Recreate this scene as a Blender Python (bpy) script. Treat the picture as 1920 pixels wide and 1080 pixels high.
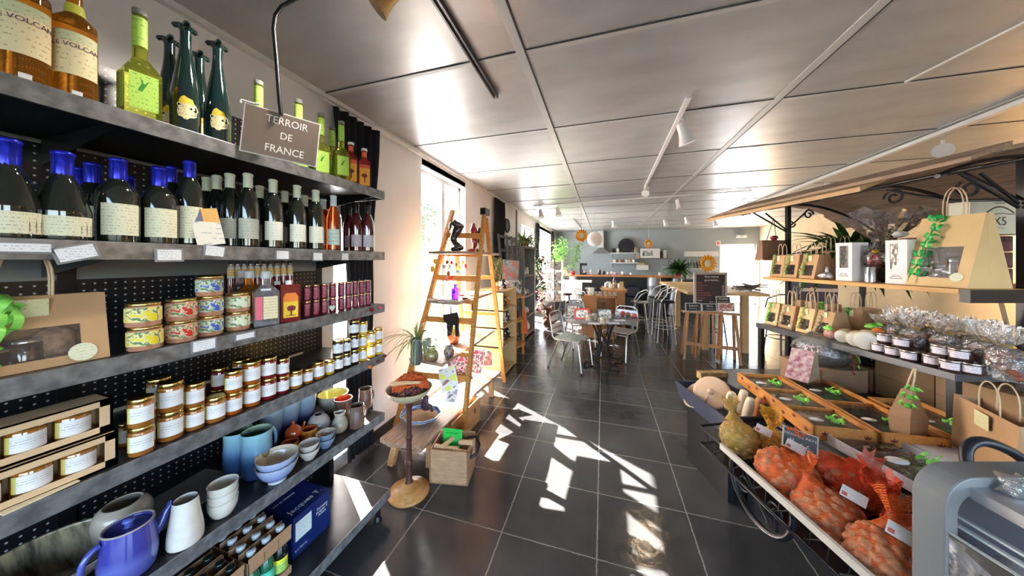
import bpy, math, random
from math import sin, cos, pi, radians as R, sqrt, atan2
from mathutils import Vector, Matrix
random.seed(7)
SC = bpy.context.scene
for o in list(bpy.data.objects): bpy.data.objects.remove(o)
COL = SC.collection
# ---------------------------------------------------------------- camera, sky, sun, exposure
F = 556.0; CX = 960.0; HY = 488.0; TH = math.atan(170/F); CT, ST = cos(TH), sin(TH); HC = 1.6
cam = bpy.data.cameras.new('camera'); cam.lens = 36*F/1920; cam.sensor_width = 36
cam.shift_y = -(540-HY)/1920; cam.clip_start = 0.03; cam.clip_end = 200
camo = bpy.data.objects.new('camera', cam); COL.objects.link(camo)
camo.location = (0, 0, HC); camo.rotation_euler = (pi/2, 0, TH); SC.camera = camo
SC.view_settings.view_transform = 'Standard'; SC.view_settings.look = 'None'
SC.view_settings.gamma = 1; SC.view_settings.use_curve_mapping = False
SC.view_settings.exposure = 0.82
wd = bpy.data.worlds.new('sky'); SC.world = wd; wd.use_nodes = True
nt = wd.node_tree; nt.nodes.clear()
sky = nt.nodes.new('ShaderNodeTexSky'); sky.sky_type = 'NISHITA'; sky.sun_disc = False
sky.sun_elevation = R(37); sky.sun_rotation = R(-58); sky.air_density = 1.0; sky.dust_density = 2.5; sky.ozone_density = 1.0
bgn = nt.nodes.new('ShaderNodeBackground'); bgn.inputs[1].default_value = 1.6
wo = nt.nodes.new('ShaderNodeOutputWorld')
nt.links.new(sky.outputs[0], bgn.inputs[0]); nt.links.new(bgn.outputs[0], wo.inputs[0])
def light(name, kind, loc, energy, color=(1, 1, 1), **kw):
    l = bpy.data.lights.new(name, kind); l.energy = energy; l.color = color
    for k, v in kw.items(): setattr(l, k, v)
    o = bpy.data.objects.new(name, l); COL.objects.link(o); o.location = loc; return o
SUND = Vector((1, -0.62, -0.887)).normalized()
sun = light('sun', 'SUN', (-6, 6, 8), 75, (1, .95, .88), angle=R(.5))
sun.rotation_euler = SUND.to_track_quat('-Z', 'Y').to_euler()
def area(name, loc, d, sx, sy, e, color=(1, 1, 1), **kw):
    o = light(name, 'AREA', loc, e, color, shape='RECTANGLE', size=sx, size_y=sy, **kw)
    o.rotation_euler = Vector(d).to_track_quat('-Z', 'Z').to_euler(); o.data.cycles.is_portal = True; return o
# sky portals at the openings; unseen front and side openings are added for light
area('added_front_opening', (1.7, -3.3, 1.5), (0, 1, 0), 6.4, 2.2, 215, (1, .98, .95))
area('added_side_opening', (5.3, -1.6, 1.5), (-1, 0, 0), 2.6, 2.2, 70, (1, .97, .93))
area('daylight_back_door', (4.7, 12.7, 1.2), (0, -1, 0), 1.1, 2.0, 70, (.95, .98, 1))
area('daylight_left_window', (-1.86, 3.4, 1.4), (1, 0, 0), 1.0, 2.4, 26, (.93, .97, 1))
area('daylight_far_left_window', (-1.86, 10.0, 1.7), (1, 0, 0), 2.3, 1.6, 70, (.95, .98, 1))
# ---------------------------------------------------------------- pixel -> world helpers (photo frame 1920x1080)
def at(r, D, z): return Vector((D*(r*CT-ST), D*(CT+r*ST), z))
def Wz(px, py, z): D = (HC-z)*F/(py-HY); return at((px-CX)/F, D, z)
def Wd(px, py, D): return at((px-CX)/F, D, HC-(py-HY)/F*D)
def Wu(px, py, U): r = (px-CX)/F; D = U/(r*CT-ST); return at(r, D, HC-(py-HY)/F*D)
def Wy(px, py, Y): r = (px-CX)/F; D = Y/(CT+r*ST); return at(r, D, HC-(py-HY)/F*D)
def C2(X, D, z): return Vector((X*CT-D*ST, D*CT+X*ST, z))      # camera-aligned frame (the right-hand shelf unit stands square to it)
def Yu(px, U): return Wu(px, HY, U).y
# ---------------------------------------------------------------- mesh builder
class G:
    def __init__(s): s.v = []; s.f = []; s.m = []; s.s = []
    def add(s, v, f, m=0, sm=False, T=None):
        b = len(s.v)
        if T is not None: v = [T @ Vector(p) for p in v]
        s.v += [tuple(p) for p in v]; s.f += [tuple(i+b for i in q) for q in f]
        s.m += [m]*len(f); s.s += [sm]*len(f); return s
    def box(s, x0, x1, y0, y1, z0, z1, m=0, T=None):
        v = [(x, y, z) for z in (z0, z1) for y in (y0, y1) for x in (x0, x1)]
        return s.add(v, [(0, 2, 3, 1), (4, 5, 7, 6), (0, 1, 5, 4), (2, 6, 7, 3), (0, 4, 6, 2), (1, 3, 7, 5)], m, False, T)
    def frustum(s, b, t, z0, z1, m=0, T=None):      # b,t = (x0,x1,y0,y1)
        v = [(b[0], b[2], z0), (b[1], b[2], z0), (b[0], b[3], z0), (b[1], b[3], z0), (t[0], t[2], z1), (t[1], t[2], z1), (t[0], t[3], z1), (t[1], t[3], z1)]
        return s.add(v, [(0, 2, 3, 1), (4, 5, 7, 6), (0, 1, 5, 4), (2, 6, 7, 3), (0, 4, 6, 2), (1, 3, 7, 5)], m, False, T)
    def beam(s, a, b, w, h, m=0, up=(0, 0, 1)):
        a = Vector(a); b = Vector(b); d = (b-a); L = d.length; d.normalize(); u = Vector(up)
        if abs(d.dot(u)) > .95: u = Vector((1, 0, 0)) if abs(d.x) < .9 else Vector((0, 1, 0))
        x = d.cross(u).normalized(); y = x.cross(d).normalized()
        T = Matrix.Translation(a) @ Matrix((x, y, d)).transposed().to_4x4()
        return s.box(-w/2, w/2, -h/2, h/2, 0, L, m, T)
    def lathe(s, prof, n=20, m=0, T=None, sm=True, a0=0, a1=2*pi, sy=1.0, wob=None, cap=True):
        full = abs(a1-a0-2*pi) < 1e-6; k = n if full else n+1; v = []; f = []
        for r, z in prof:
            for i in range(k):
                a = a0+(a1-a0)*i/n; q = r*(wob(a, z) if wob else 1)
                v.append((q*cos(a), q*sin(a)*sy, z))
        for j in range(len(prof)-1):
            for i in range(n):
                i2 = (i+1) % k; f.append((j*k+i, j*k+i2, (j+1)*k+i2, (j+1)*k+i))
        s.add(v, f, m, sm, T)
        if full and cap:
            if prof[0][0] > 1e-4: s.add(v[:k], [tuple(range(k))[::-1]], m, False, T)
            if prof[-1][0] > 1e-4 : s.add(v[-k:], [tuple(range(k))], m, False, T)
        return s
    def cup(s, prof, t=.004, n=20, m=0, mi=None, T=None, wob=None):       # open vessel: outer profile then inner, foot to rim and back
        inner = [(max(r-t, .0005), max(z, prof[0][1]+t)) for r, z in reversed(prof)]
        mi = m if mi is None else mi
        s.lathe([(.0002, prof[0][1])]+prof, n, m, T, wob=wob, cap=False); s.lathe([prof[-1]]+inner+[(.0002, prof[0][1]+t)], n, mi, T, wob=wob, cap=False); return s
    def tube(s, pts, r, n=8, m=0, closed=False, cap=True, T=None):
        P = [Vector(p) for p in pts]; k = len(P); v = []; f = []
        rr = r if isinstance(r, (list, tuple)) else [r]*k
        def tan(i):
            if closed: return (P[(i+1) % k]-P[i-1]).normalized()
            return (P[min(i+1, k-1)]-P[max(i-1, 0)]).normalized()
        t0 = tan(0); u = Vector((0, 0, 1)) if abs(t0.z) < .9 else Vector((1, 0, 0)); u = (u-t0*u.dot(t0)).normalized()
        for i in range(k):
            t = tan(i); u = (u-t*u.dot(t)); u = u.normalized() if u.length > 1e-6 else t.orthogonal().normalized(); w = t.cross(u)
            for j in range(n): a = 2*pi*j/n; v.append(P[i]+rr[i]*(cos(a)*u+sin(a)*w))
        for i in range(k if closed else k-1):
            for j in range(n):
                j2 = (j+1) % n; i2 = (i+1) % k; f.append((i*n+j, i*n+j2, i2*n+j2, i2*n+j))
        s.add(v, f, m, True, T)
        if cap and not closed: s.add(v[:n], [tuple(range(n))[::-1]], m, False, T); s.add(v[-n:], [tuple(range(n))], m, False, T)
        return s
    def ball(s, c, r, n=12, m=0, T=None, sz=None, wob=0, seed=0):
        rg = random.Random(seed); q = sz or (1, 1, 1); v = []; f = []; h = max(4, n//2)
        for j in range(h+1):
            t = pi*j/h
            for i in range(n):
                a = 2*pi*i/n; k = r*(1+wob*(rg.random()-.5)); v.append((c[0]+k*q[0]*sin(t)*cos(a), c[1]+k*q[1]*sin(t)*sin(a), c[2]-k*q[2]*cos(t)))
        for j in range(h):
            for i in range(n): i2 = (i+1) % n; f.append((j*n+i, j*n+i2, (j+1)*n+i2, (j+1)*n+i))
        return s.add(v, f, m, True, T)
    def prism(s, poly, t, m=0, T=None, ax='y'):     # polygon in (x,z) extruded along y by t, or (x,y) along z
        n = len(poly)
        if ax == 'y': v = [(p[0], 0, p[1]) for p in poly]+[(p[0], t, p[1]) for p in poly]
        elif ax == 'x': v = [(0, p[0], p[1]) for p in poly]+[(t, p[0], p[1]) for p in poly]
        else: v = [(p[0], p[1], 0) for p in poly]+[(p[0], p[1], t) for p in poly]
        f = [tuple(range(n)), tuple(range(2*n-1, n-1, -1))]+[(i, i+n, (i+1) % n+n, (i+1) % n) for i in range(n)]
        return s.add(v, f, m, False, T)
    def leaf(s, base, d, up, L, w, droop=.5, m=0, n=6):   # a bending tapered blade
        base = Vector(base); d = Vector(d).normalized(); up = Vector(up); side = d.cross(up).normalized(); v = []; f = []; p = base.copy(); dd = d.copy()
        for i in range(n+1):
            t = i/n; ww = w*sin(pi*min(.12+t*.88, 1))**.7*.5+.0003
            v += [p-side*ww, p+up*0+dd.cross(side)*ww*-.25, p+side*ww]
            dd = (dd+Vector((0, 0, -droop/n))).normalized(); p = p+dd*(L/n)
        for i in range(n):
            b = i*3; f += [(b, b+1, b+4, b+3), (b+1, b+2, b+5, b+4)]
        return s.add(v, f, m, True)
    def mesh(s, name, mats):
        me = bpy.data.meshes.new(name); me.from_pydata(s.v, [], s.f)
        for mt in (mats if isinstance(mats, (list, tuple)) else [mats]): me.materials.append(mt)
        me.polygons.foreach_set('material_index', s.m); me.polygons.foreach_set('use_smooth', s.s); me.update(); return me
    def obj(s, name, mats, parent=None, bev=0, loc=None, sub=0):
        return mko(name, s.mesh(name, mats), parent, bev, loc)
def mko(name, me, parent=None, bev=0, loc=None):
    o = bpy.data.objects.new(name, me); COL.objects.link(o)
    if parent: o.parent = parent
    if loc is not None: o.location = loc
    if bev:
        b = o.modifiers.new('bevel', 'BEVEL'); b.width = bev; b.segments = 2; b.limit_method = 'ANGLE'; b.angle_limit = R(40)
    return o
def tag(o, label, cat, group=None, kind=None):
    o['label'] = label; o['category'] = cat
    if group: o['group'] = group
    if kind: o['kind'] = kind
    return o
def thing(name, label, cat, loc=(0, 0, 0), rz=0, group=None):
    o = bpy.data.objects.new(name, None); COL.objects.link(o); o.empty_display_size = .05
    o.location = loc; o.rotation_euler = (0, 0, rz); return tag(o, label, cat, group)
def struct(o): o['kind'] = 'structure'; return o
KITS = {}
def kit(name, parts): KITS[name] = parts       # parts: [(part_name, mesh, [subparts], part_label or None)]
def spawn(k, name, label, cat, loc, rz=0, group=None, sc=1.0, tilt=None, skip=()):
    t = thing(name, label, cat, loc, rz, group); t.scale = (sc,)*3 if not isinstance(sc, (tuple, list)) else sc
    if tilt: t.rotation_euler = (tilt[0], tilt[1], rz)
    for p in KITS[k]:
        if p[0] in skip: continue
        o = mko(p[0], p[1], t)
        if len(p) > 3 and p[3]: o['label'] = p[3]
        for q in (p[2] if len(p) > 2 and p[2] else []): mko(q[0], q[1], o)
    return t
ORD = ['leftmost', 'second from the left', 'third from the left', 'fourth from the left', 'fifth from the left', 'sixth from the left', 'seventh from the left', 'eighth from the left', 'ninth from the left', 'tenth from the left']
def ordl(i, n): return 'rightmost' if i == n-1 else (ORD[i] if i < 10 else 'second from the right')
# ---------------------------------------------------------------- materials
MC = {}
def mat(name, col, rough=.5, metal=0, noise=0, nscale=20, trans=0, alpha=1, bump=0, bscale=80, coat=0, ior=1.45, emit=0, sss=0, col2=None, stretch=None, spec=None, lines=None):
    if name in MC: return MC[name]
    m = bpy.data.materials.new(name); m.use_nodes = True; t = m.node_tree; b = t.nodes['Principled BSDF']
    def I(k, v): b.inputs[k].default_value = v
    I('Base Color', (*col, 1)); I('Roughness', rough); I('Metallic', metal); I('IOR', ior)
    if trans: I('Transmission Weight', trans)
    if alpha < 1: I('Alpha', alpha)
    if coat: I('Coat Weight', coat); I('Coat Roughness', .05)
    if emit: I('Emission Color', (*col, 1)); I('Emission Strength', emit)
    if spec is not None: I('Specular IOR Level', spec)
    tc = t.nodes.new('ShaderNodeTexCoord'); src = tc.outputs['Object']
    if stretch:
        mp = t.nodes.new('ShaderNodeMapping'); mp.inputs['Scale'].default_value = stretch; t.links.new(src, mp.inputs[0]); src = mp.outputs[0]
    n = t.nodes.new('ShaderNodeTexNoise'); n.inputs['Scale'].default_value = nscale; n.inputs['Detail'].default_value = 4; t.links.new(src, n.inputs[0])
    if noise or col2:
        c2 = col2 or tuple(c*(1-noise) for c in col); rp = t.nodes.new('ShaderNodeValToRGB')
        rp.color_ramp.elements[0].position = .35; rp.color_ramp.elements[1].position = .65
        rp.color_ramp.elements[0].color = (*c2, 1); rp.color_ramp.elements[1].color = (*col, 1)
        t.links.new(n.outputs[0], rp.inputs[0]); t.links.new(rp.outputs[0], b.inputs['Base Color'])
    if bump:
        n2 = t.nodes.new('ShaderNodeTexNoise'); n2.inputs['Scale'].default_value = bscale; t.links.new(src, n2.inputs[0])
        bp = t.nodes.new('ShaderNodeBump'); bp.inputs['Strength'].default_value = bump; bp.inputs['Distance'].default_value = .01
        t.links.new(n2.outputs[0], bp.inputs['Height']); t.links.new(bp.outputs[0], b.inputs['Normal'])
    MC[name] = m; return m
def mth(t, op, a, b=None, clamp=False):
    n = t.nodes.new('ShaderNodeMath'); n.operation = op; n.use_clamp = clamp
    for i, x in enumerate((a, b)):
        if x is None: continue
        if isinstance(x, (int, float)): n.inputs[i].default_value = x
        else: t.links.new(x, n.inputs[i])
    return n.outputs[0]
def mix(t, f, a, b):
    n = t.nodes.new('ShaderNodeMix'); n.data_type = 'RGBA'
    if isinstance(f, (int, float)): n.inputs[0].default_value = f
    else: t.links.new(f, n.inputs[0])
    for i, x in ((6, a), (7, b)):
        if isinstance(x, tuple): n.inputs[i].default_value = (*x, 1)
        else: t.links.new(x, n.inputs[i])
    return n.outputs[2]
def xyz(t, kind='Object'):
    tc = t.nodes.new('ShaderNodeTexCoord'); s = t.nodes.new('ShaderNodeSeparateXYZ'); t.links.new(tc.outputs[kind], s.inputs[0]); return tc.outputs[kind], s.outputs
def labelmat(name, paper, ink, pitch=.008, z0=-9, z1=9, band=None, bandcol=None, dens=.5, xs=160, rough=.6):
    # printed label: rows of small ink marks between heights z0..z1, optional coloured band above `band`
    if name in MC: return MC[name]
    m = bpy.data.materials.new(name); m.use_nodes = True; t = m.node_tree; b = t.nodes['Principled BSDF']; b.inputs['Roughness'].default_value = rough
    co, o = xyz(t); mp = t.nodes.new('ShaderNodeMapping'); mp.inputs['Scale'].default_value = (xs, xs, 1/pitch); t.links.new(co, mp.inputs[0])
    sn = t.nodes.new('ShaderNodeVectorMath'); sn.operation = 'SNAP'; sn.inputs[1].default_value = (.02, .02, 1); t.links.new(mp.outputs[0], sn.inputs[0])
    n = t.nodes.new('ShaderNodeTexNoise'); n.inputs['Scale'].default_value = 1.0; n.inputs['Detail'].default_value = 1; t.links.new(sn.outputs[0], n.inputs[0])
    fr = mth(t, 'FRACT', mth(t, 'DIVIDE', o[2], pitch)); row = mth(t, 'LESS_THAN', mth(t, 'ABSOLUTE', mth(t, 'SUBTRACT', fr, .5)), .13)
    k = mth(t, 'MULTIPLY', row, mth(t, 'GREATER_THAN', n.outputs[0], .93-dens))
    k = mth(t, 'MULTIPLY', k, mth(t, 'MULTIPLY', mth(t, 'GREATER_THAN', o[2], z0), mth(t, 'LESS_THAN', o[2], z1)))
    c = paper
    if band is not None: c = mix(t, mth(t, 'GREATER_THAN', o[2], band), paper, bandcol)
    t.links.new(mix(t, mth(t, 'MULTIPLY', k, .55), c, ink), b.inputs['Base Color']); MC[name] = m; return m
def wood(name, a, b, sc=6, axis=1, rough=.5):
    st = [14, 14, 14]; st[axis] = 1.0
    return mat(name, a, rough, col2=b, nscale=sc, stretch=tuple(st), bump=.15, bscale=sc*2)
BLACK = mat('black_metal', (.012, .012, .014), .35, .3)
IRON = mat('wrought_iron', (.02, .02, .022), .45, .6, bump=.2)
SHELFM = mat('brushed_dark_steel', (.30, .31, .33), .32, .45, col2=(.15, .155, .165), nscale=9, stretch=(3, 3, 3))
SHELFT = mat('dark_shelf_paint', (.035, .035, .037), .3, .3, noise=.4, nscale=6)
WHITE = mat('white_paint', (.8, .8, .79), .5)
WMET = mat('white_metal', (.75, .75, .73), .3, 0)
ALU = mat('aluminium', (.62, .63, .64), .28, .95, noise=.15, nscale=30)
STEEL = mat('stainless_steel', (.55, .56, .58), .25, 1)
GOLD = mat('gold_tin_lid', (.75, .55, .18), .25, 1, noise=.25, nscale=60)
PINE = wood('pine_wood', (.62, .36, .16), (.45, .22, .08))
PINE_L = wood('pale_pine_wood', (.68, .45, .25), (.55, .33, .16))
BAMBOO = mat('bamboo_wood', (.58, .27, .06), .45, col2=(.42, .16, .03), nscale=8, stretch=(3, 3, 12))
DWOOD = wood('dark_turned_wood', (.10, .035, .025), (.05, .015, .012), axis=2)
KRAFT = mat('kraft_paper', (.50, .30, .155), .75, noise=.12, nscale=8, bump=.08, bscale=30)
KRAFT_L = mat('pale_kraft_paper', (.68, .47, .23), .7, noise=.1, nscale=6, bump=.1, bscale=12)
CARD = mat('brown_cardboard', (.36, .21, .12), .8, noise=.12, nscale=10)
TWINE = mat('paper_twine', (.62, .45, .30), .8, bump=.3)
GLASS = mat('clear_glass', (1, 1, 1), .02, trans=1, ior=1.45)
CELLO = None
LEAF = mat('green_leaf', (.10, .28, .035), .5, col2=(.20, .42, .06), nscale=12)
LEAFD = mat('dark_green_leaf', (.025, .09, .02), .5, noise=.4, nscale=12)
LEAFL = mat('bright_green_leaf', (.22, .55, .09), .5, col2=(.4, .7, .2), nscale=12)
RIBG = mat('green_ribbon', (.28, .75, .12), .35, noise=.2, nscale=50)
RIBD = mat('dark_green_ribbon', (.02, .42, .08), .35, noise=.2, nscale=50)
CREAM = mat('cream_ceramic', (.78, .72, .60), .18, coat=.5, noise=.08)
PAPER = mat('white_card_paper', (.82, .82, .84), .6)
def film(name, k=.04, dif=.03, bump=.3, bscale=25, rough=.08, tint=(.95, .96, 1)):
    if name in MC: return MC[name]
    m = bpy.data.materials.new(name); m.use_nodes = True; t = m.node_tree; t.nodes.clear(); N = t.nodes.new
    o = N('ShaderNodeOutputMaterial'); tr = N('ShaderNodeBsdfTransparent'); gl = N('ShaderNodeBsdfGlossy'); gl.inputs['Roughness'].default_value = rough
    df = N('ShaderNodeBsdfDiffuse'); df.inputs[0].default_value = (*tint, 1); fr = N('ShaderNodeFresnel'); fr.inputs[0].default_value = 1.5
    co, _ = xyz(t); ns = N('ShaderNodeTexNoise'); ns.inputs['Scale'].default_value = bscale; ns.inputs['Detail'].default_value = 3; t.links.new(co, ns.inputs[0]); bp = N('ShaderNodeBump'); bp.inputs['Strength'].default_value = bump; bp.inputs['Distance'].default_value = .02; t.links.new(ns.outputs[0], bp.inputs['Height'])
    t.links.new(bp.outputs[0], gl.inputs['Normal']); t.links.new(bp.outputs[0], fr.inputs['Normal'])
    a = N('ShaderNodeMixShader'); a.inputs[0].default_value = dif; t.links.new(tr.outputs[0], a.inputs[1]); t.links.new(df.outputs[0], a.inputs[2])
    b = N('ShaderNodeMixShader'); t.links.new(mth(t, 'ADD', fr.outputs[0], k, True), b.inputs[0]); t.links.new(a.outputs[0], b.inputs[1]); t.links.new(gl.outputs[0], b.inputs[2]); t.links.new(b.outputs[0], o.inputs[0]); MC[name] = m; return m
CELLO = film('cellophane')
def smooth3(P, k=5):
    P = [Vector(p) for p in P]; out = []; n = len(P)
    for i in range(n-1):
        a, b, c, d = P[max(i-1, 0)], P[i], P[i+1], P[min(i+2, n-1)]
        for j in range(k): t = j/k; out.append(.5*((2*b)+(c-a)*t+(2*a-5*b+4*c-d)*t*t+(3*b-a-3*c+d)*t**3))
    return out+[P[-1]]
TAGM = labelmat('price_tag_print', (.85, .84, .88), (.15, .15, .2), .007, dens=.42, xs=220)
BLKCLOTH = mat('black_cloth', (.012, .012, .016), .9)
CHALK = mat('blackboard_slate', (.05, .055, .06), .8, noise=.3)
def text(body, size, loc, rot, m, parent=None, name='lettering', ext=.0006, align='CENTER', sx=1):
    cu = bpy.data.curves.new('txt', 'FONT'); cu.body = body; cu.size = size; cu.extrude = ext; cu.align_x = align; cu.align_y = 'CENTER'
    cu.resolution_u = 3
    o = bpy.data.objects.new('txt', cu); COL.objects.link(o); dg = bpy.context.evaluated_depsgraph_get()
    me = bpy.data.meshes.new_from_object(o.evaluated_get(dg)); bpy.data.objects.remove(o); me.materials.clear(); me.materials.append(m)
    o = mko(name, me, parent); o.location = loc
    if isinstance(rot, Matrix): o.rotation_euler = rot.to_euler()
    else: o.rotation_euler = rot
    o.scale = (sx, 1, 1); return o
def facing(d, up=(0, 0, 1)):   # rotation so local +z looks along d, local y is up
    z = Vector(d).normalized(); x = Vector(up).cross(z).normalized(); y = z.cross(x); return Matrix((x, y, z)).transposed()
def blot(n, cols, sc=18):
    if n in MC: return MC[n]
    m = bpy.data.materials.new(n); m.use_nodes = True; t = m.node_tree; b = t.nodes['Principled BSDF']; b.inputs['Roughness'].default_value = .5
    co, o = xyz(t); v_ = t.nodes.new('ShaderNodeTexNoise'); v_.inputs['Scale'].default_value = sc; v_.inputs['Detail'].default_value = 3; t.links.new(co, v_.inputs[0])
    rp = t.nodes.new('ShaderNodeValToRGB'); rp.color_ramp.interpolation = 'CONSTANT'; e = rp.color_ramp.elements; k = len(cols)
    for i, c in enumerate(cols):
        el = e[i] if i < 2 else e.new(.5); el.position = 0 if i == 0 else .32+.36*i/k; el.color = (*c, 1)
    t.links.new(v_.outputs[0], rp.inputs[0]); t.links.new(rp.outputs[0], b.inputs['Base Color']); MC[n] = m; return m
# ================================================================ the room
def tilemat():
    m = bpy.data.materials.new('slate_floor_tiles'); m.use_nodes = True; t = m.node_tree; b = t.nodes['Principled BSDF']
    co, o = xyz(t)
    n = t.nodes.new('ShaderNodeTexNoise'); n.inputs['Scale'].default_value = 35; n.inputs['Detail'].default_value = 3; t.links.new(co, n.inputs[0])
    wv = mth(t, 'MULTIPLY', mth(t, 'SUBTRACT', n.outputs[0], .5), .010)
    TX, TY = .5376, .469
    fx = mth(t, 'FRACT', mth(t, 'DIVIDE', mth(t, 'ADD', mth(t, 'ADD', o[0], .03+TX*20), wv), TX))
    fy = mth(t, 'FRACT', mth(t, 'DIVIDE', mth(t, 'ADD', mth(t, 'ADD', o[1], TY*20-2.12), wv), TY))
    def edge(f, T, w): return mth(t, 'LESS_THAN', mth(t, 'MULTIPLY', mth(t, 'MINIMUM', f, mth(t, 'SUBTRACT', 1, f)), T), w)
    g = mth(t, 'MAXIMUM', edge(fx, TX, .0035), edge(fy, TY, .003))
    # per-tile tone and slate clouding
    ix = mth(t, 'FLOOR', mth(t, 'DIVIDE', mth(t, 'ADD', o[0], .03+TX*20), TX)); iy = mth(t, 'FLOOR', mth(t, 'DIVIDE', mth(t, 'ADD', o[1], TY*20-2.12), TY))
    cb = t.nodes.new('ShaderNodeCombineXYZ'); t.links.new(ix, cb.inputs[0]); t.links.new(iy, cb.inputs[1])
    wn = t.nodes.new('ShaderNodeTexWhiteNoise'); t.links.new(cb.outputs[0], wn.inputs[0])
    n2 = t.nodes.new('ShaderNodeTexNoise'); n2.inputs['Scale'].default_value = 5; n2.inputs['Detail'].default_value = 8; t.links.new(co, n2.inputs[0])
    k = mth(t, 'ADD', mth(t, 'MULTIPLY', wn.outputs[0], .35), mth(t, 'MULTIPLY', n2.outputs[0], .8), True)
    c = mix(t, k, (.022, .023, .025), (.062, .061, .061)); c = mix(t, g, c, (.22, .215, .20))
    t.links.new(c, b.inputs['Base Color'])
    n3 = t.nodes.new('ShaderNodeTexNoise'); n3.inputs['Scale'].default_value = 14; n3.inputs['Detail'].default_value = 8; t.links.new(co, n3.inputs[0])
    t.links.new(mth(t, 'ADD', mth(t, 'MULTIPLY', n3.outputs[0], .30), mth(t, 'MULTIPLY', g, .4)), b.inputs['Roughness'])
    bp = t.nodes.new('ShaderNodeBump'); bp.inputs['Strength'].default_value = .35; bp.inputs['Distance'].default_value = .006
    t.links.new(mth(t, 'SUBTRACT', n3.outputs[0], mth(t, 'MULTIPLY', g, .6)), bp.inputs['Height']); t.links.new(bp.outputs[0], b.inputs['Normal'])
    return m
XL, XR, YB, YF, ZC = -1.93, 5.4, 12.8, -3.5, 2.8
struct(G().box(XL-.3, XR+.2, YF-.1, YB+.2, -.1, 0).obj('floor', tilemat()))
CEILM = mat('grey_lacquered_panel', (.50, .50, .495), .34, .25, col2=(.42, .42, .415), nscale=2.2, bump=.05, bscale=3, stretch=(1, 2.5, 1))
struct(G().box(XL-.3, XR+.2, YF-.1, YB+.2, ZC, ZC+.1).obj('ceiling', CEILM))
STRIP = mat('white_joint_strip', (.52, .52, .50), .4)
SEAM = mat('dark_seam', (.05, .05, .05), .8)
g = G()
ys = [1.66+1.04*i for i in range(-5, 11)]
for i, y in enumerate(ys):
    g.box(XL, XR, y-.018, y+.012, ZC-.004, ZC, 0); g.box(XL, XR, y-.026, y-.018, ZC-.0045, ZC, 1)
for x in (-.45, 1.246, 2.94, 4.64):
    g.box(x-.028, x+.022, YF, YB, ZC-.006, ZC, 0); g.box(x+.022, x+.03, YF, YB, ZC-.0065, ZC, 1)
struct(g.obj('trim_1', [STRIP, SEAM]))
WALLM = mat('white_plaster', (.76, .75, .755), .8, noise=.04, nscale=3, bump=.05)
WGREY = mat('blue_grey_wall_paint', (.30, .345, .37), .7, noise=.06, nscale=2)
def wall_holes(name, m, x0, x1, a0, a1, holes, axis):   # axis 'y': wall runs along y; holes=(a0,a1,z0,z1) sorted
    g = G()
    def bx(a, b, z0, z1):
        if b-a > 1e-4 and z1-z0 > 1e-4: g.box(x0, x1, a, b, z0, z1) if axis == 'y' else g.box(a, b, x0, x1, z0, z1)
    c = a0
    for h in holes:
        bx(c, h[0], 0, ZC); bx(h[0], h[1], 0, h[2]); bx(h[0], h[1], h[3], ZC); c = h[1]
    bx(c, a1, 0, ZC); return struct(g.obj(name, m))
WIN0, WIN1, WIN2, WIN3 = (1.735, 1.95, .1, 1.95), (2.86, 3.97, .04, 2.66), (7.1, 8.5, .06, 2.5), (8.95, 11.45, .75, 2.6)
wall_holes('wall_left', WALLM, XL-.22, XL, YF, YB, [WIN0, WIN1, WIN2, WIN3], 'y')
wall_holes('wall_right', mat('glow_tinted_plaster', (.82, .60, .36), .8, noise=.08, nscale=3), XR, XR+.2, YF, YB, [(-2.9, -.3, .4, 2.6)], 'y')  # lamp glow deepened into the plaster colour; unseen opening added for daylight
wall_holes('wall_back', WGREY, YB, YB+.2, XL-.22, XR+.2, [(4.16, 5.3, 0, 2.2)], 'x')
wall_holes('wall_front', WALLM, YF-.2, YF, XL-.22, XR+.2, [(-1.5, 4.9, .4, 2.6)], 'x')  # unseen front opening added to let sky light in
struct(G().box(XL, XL+.012, 1.97, 2.86, 0, .09).box(XL, XL+.012, 3.97, 7.1, 0, .09).obj('baseboard_left', mat('slate_plinth', (.03, .03, .032), .4, noise=.3)))
struct(G().box(XL, XL+.035, YF, YB, ZC-.03, ZC).obj('trim_2', mat('pale_cornice', (.68, .68, .67), .5)))
WFR = mat('grey_window_frame', (.50, .52, .55), .4)
for i, (w, mull) in enumerate(((WIN0, []), (WIN1, [.56]), (WIN2, [.5]), (WIN3, [.33, .66]))):
    g = G(); y0, y1, z0, z1 = w; x = XL-.12; f = .045 if i else .012
    g.box(x-.03, x+.03, y0, y1, z0, z0+f); g.box(x-.03, x+.03, y0, y1, z1-f, z1)
    g.box(x-.03, x+.03, y0, y0+f, z0, z1); g.box(x-.03, x+.03, y1-f, y1, z0, z1)
    for q in mull: yy = y0+(y1-y0)*q; g.box(x-.035, x+.035, yy-.04, yy+.04, z0, z1)
    w_ = struct(g.obj('window_%d' % (i+1), WFR))
    pn = G().box(x-.004, x+.004, y0+f, y1-f, z0+f, z1-f).obj('pane', mat('window_pane', (1, 1, 1), 0, alpha=.06, spec=.5), w_)
# wooden blind box above the first window
struct(G().box(XL-.2, XL+.0, 2.87, 3.96, 2.675, 2.74).obj('trim_3', PINE))
struct(G().box(XL-.2, XL+.0, 8.96, 11.44, 2.61, 2.7).obj('trim_4', PINE))
# unseen eave added outside the left wall to block steep sun
struct(G().box(XL-.86, XL-.22, -4, 14, 2.78, 2.9).obj('added_sun_eave', WHITE))
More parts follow.
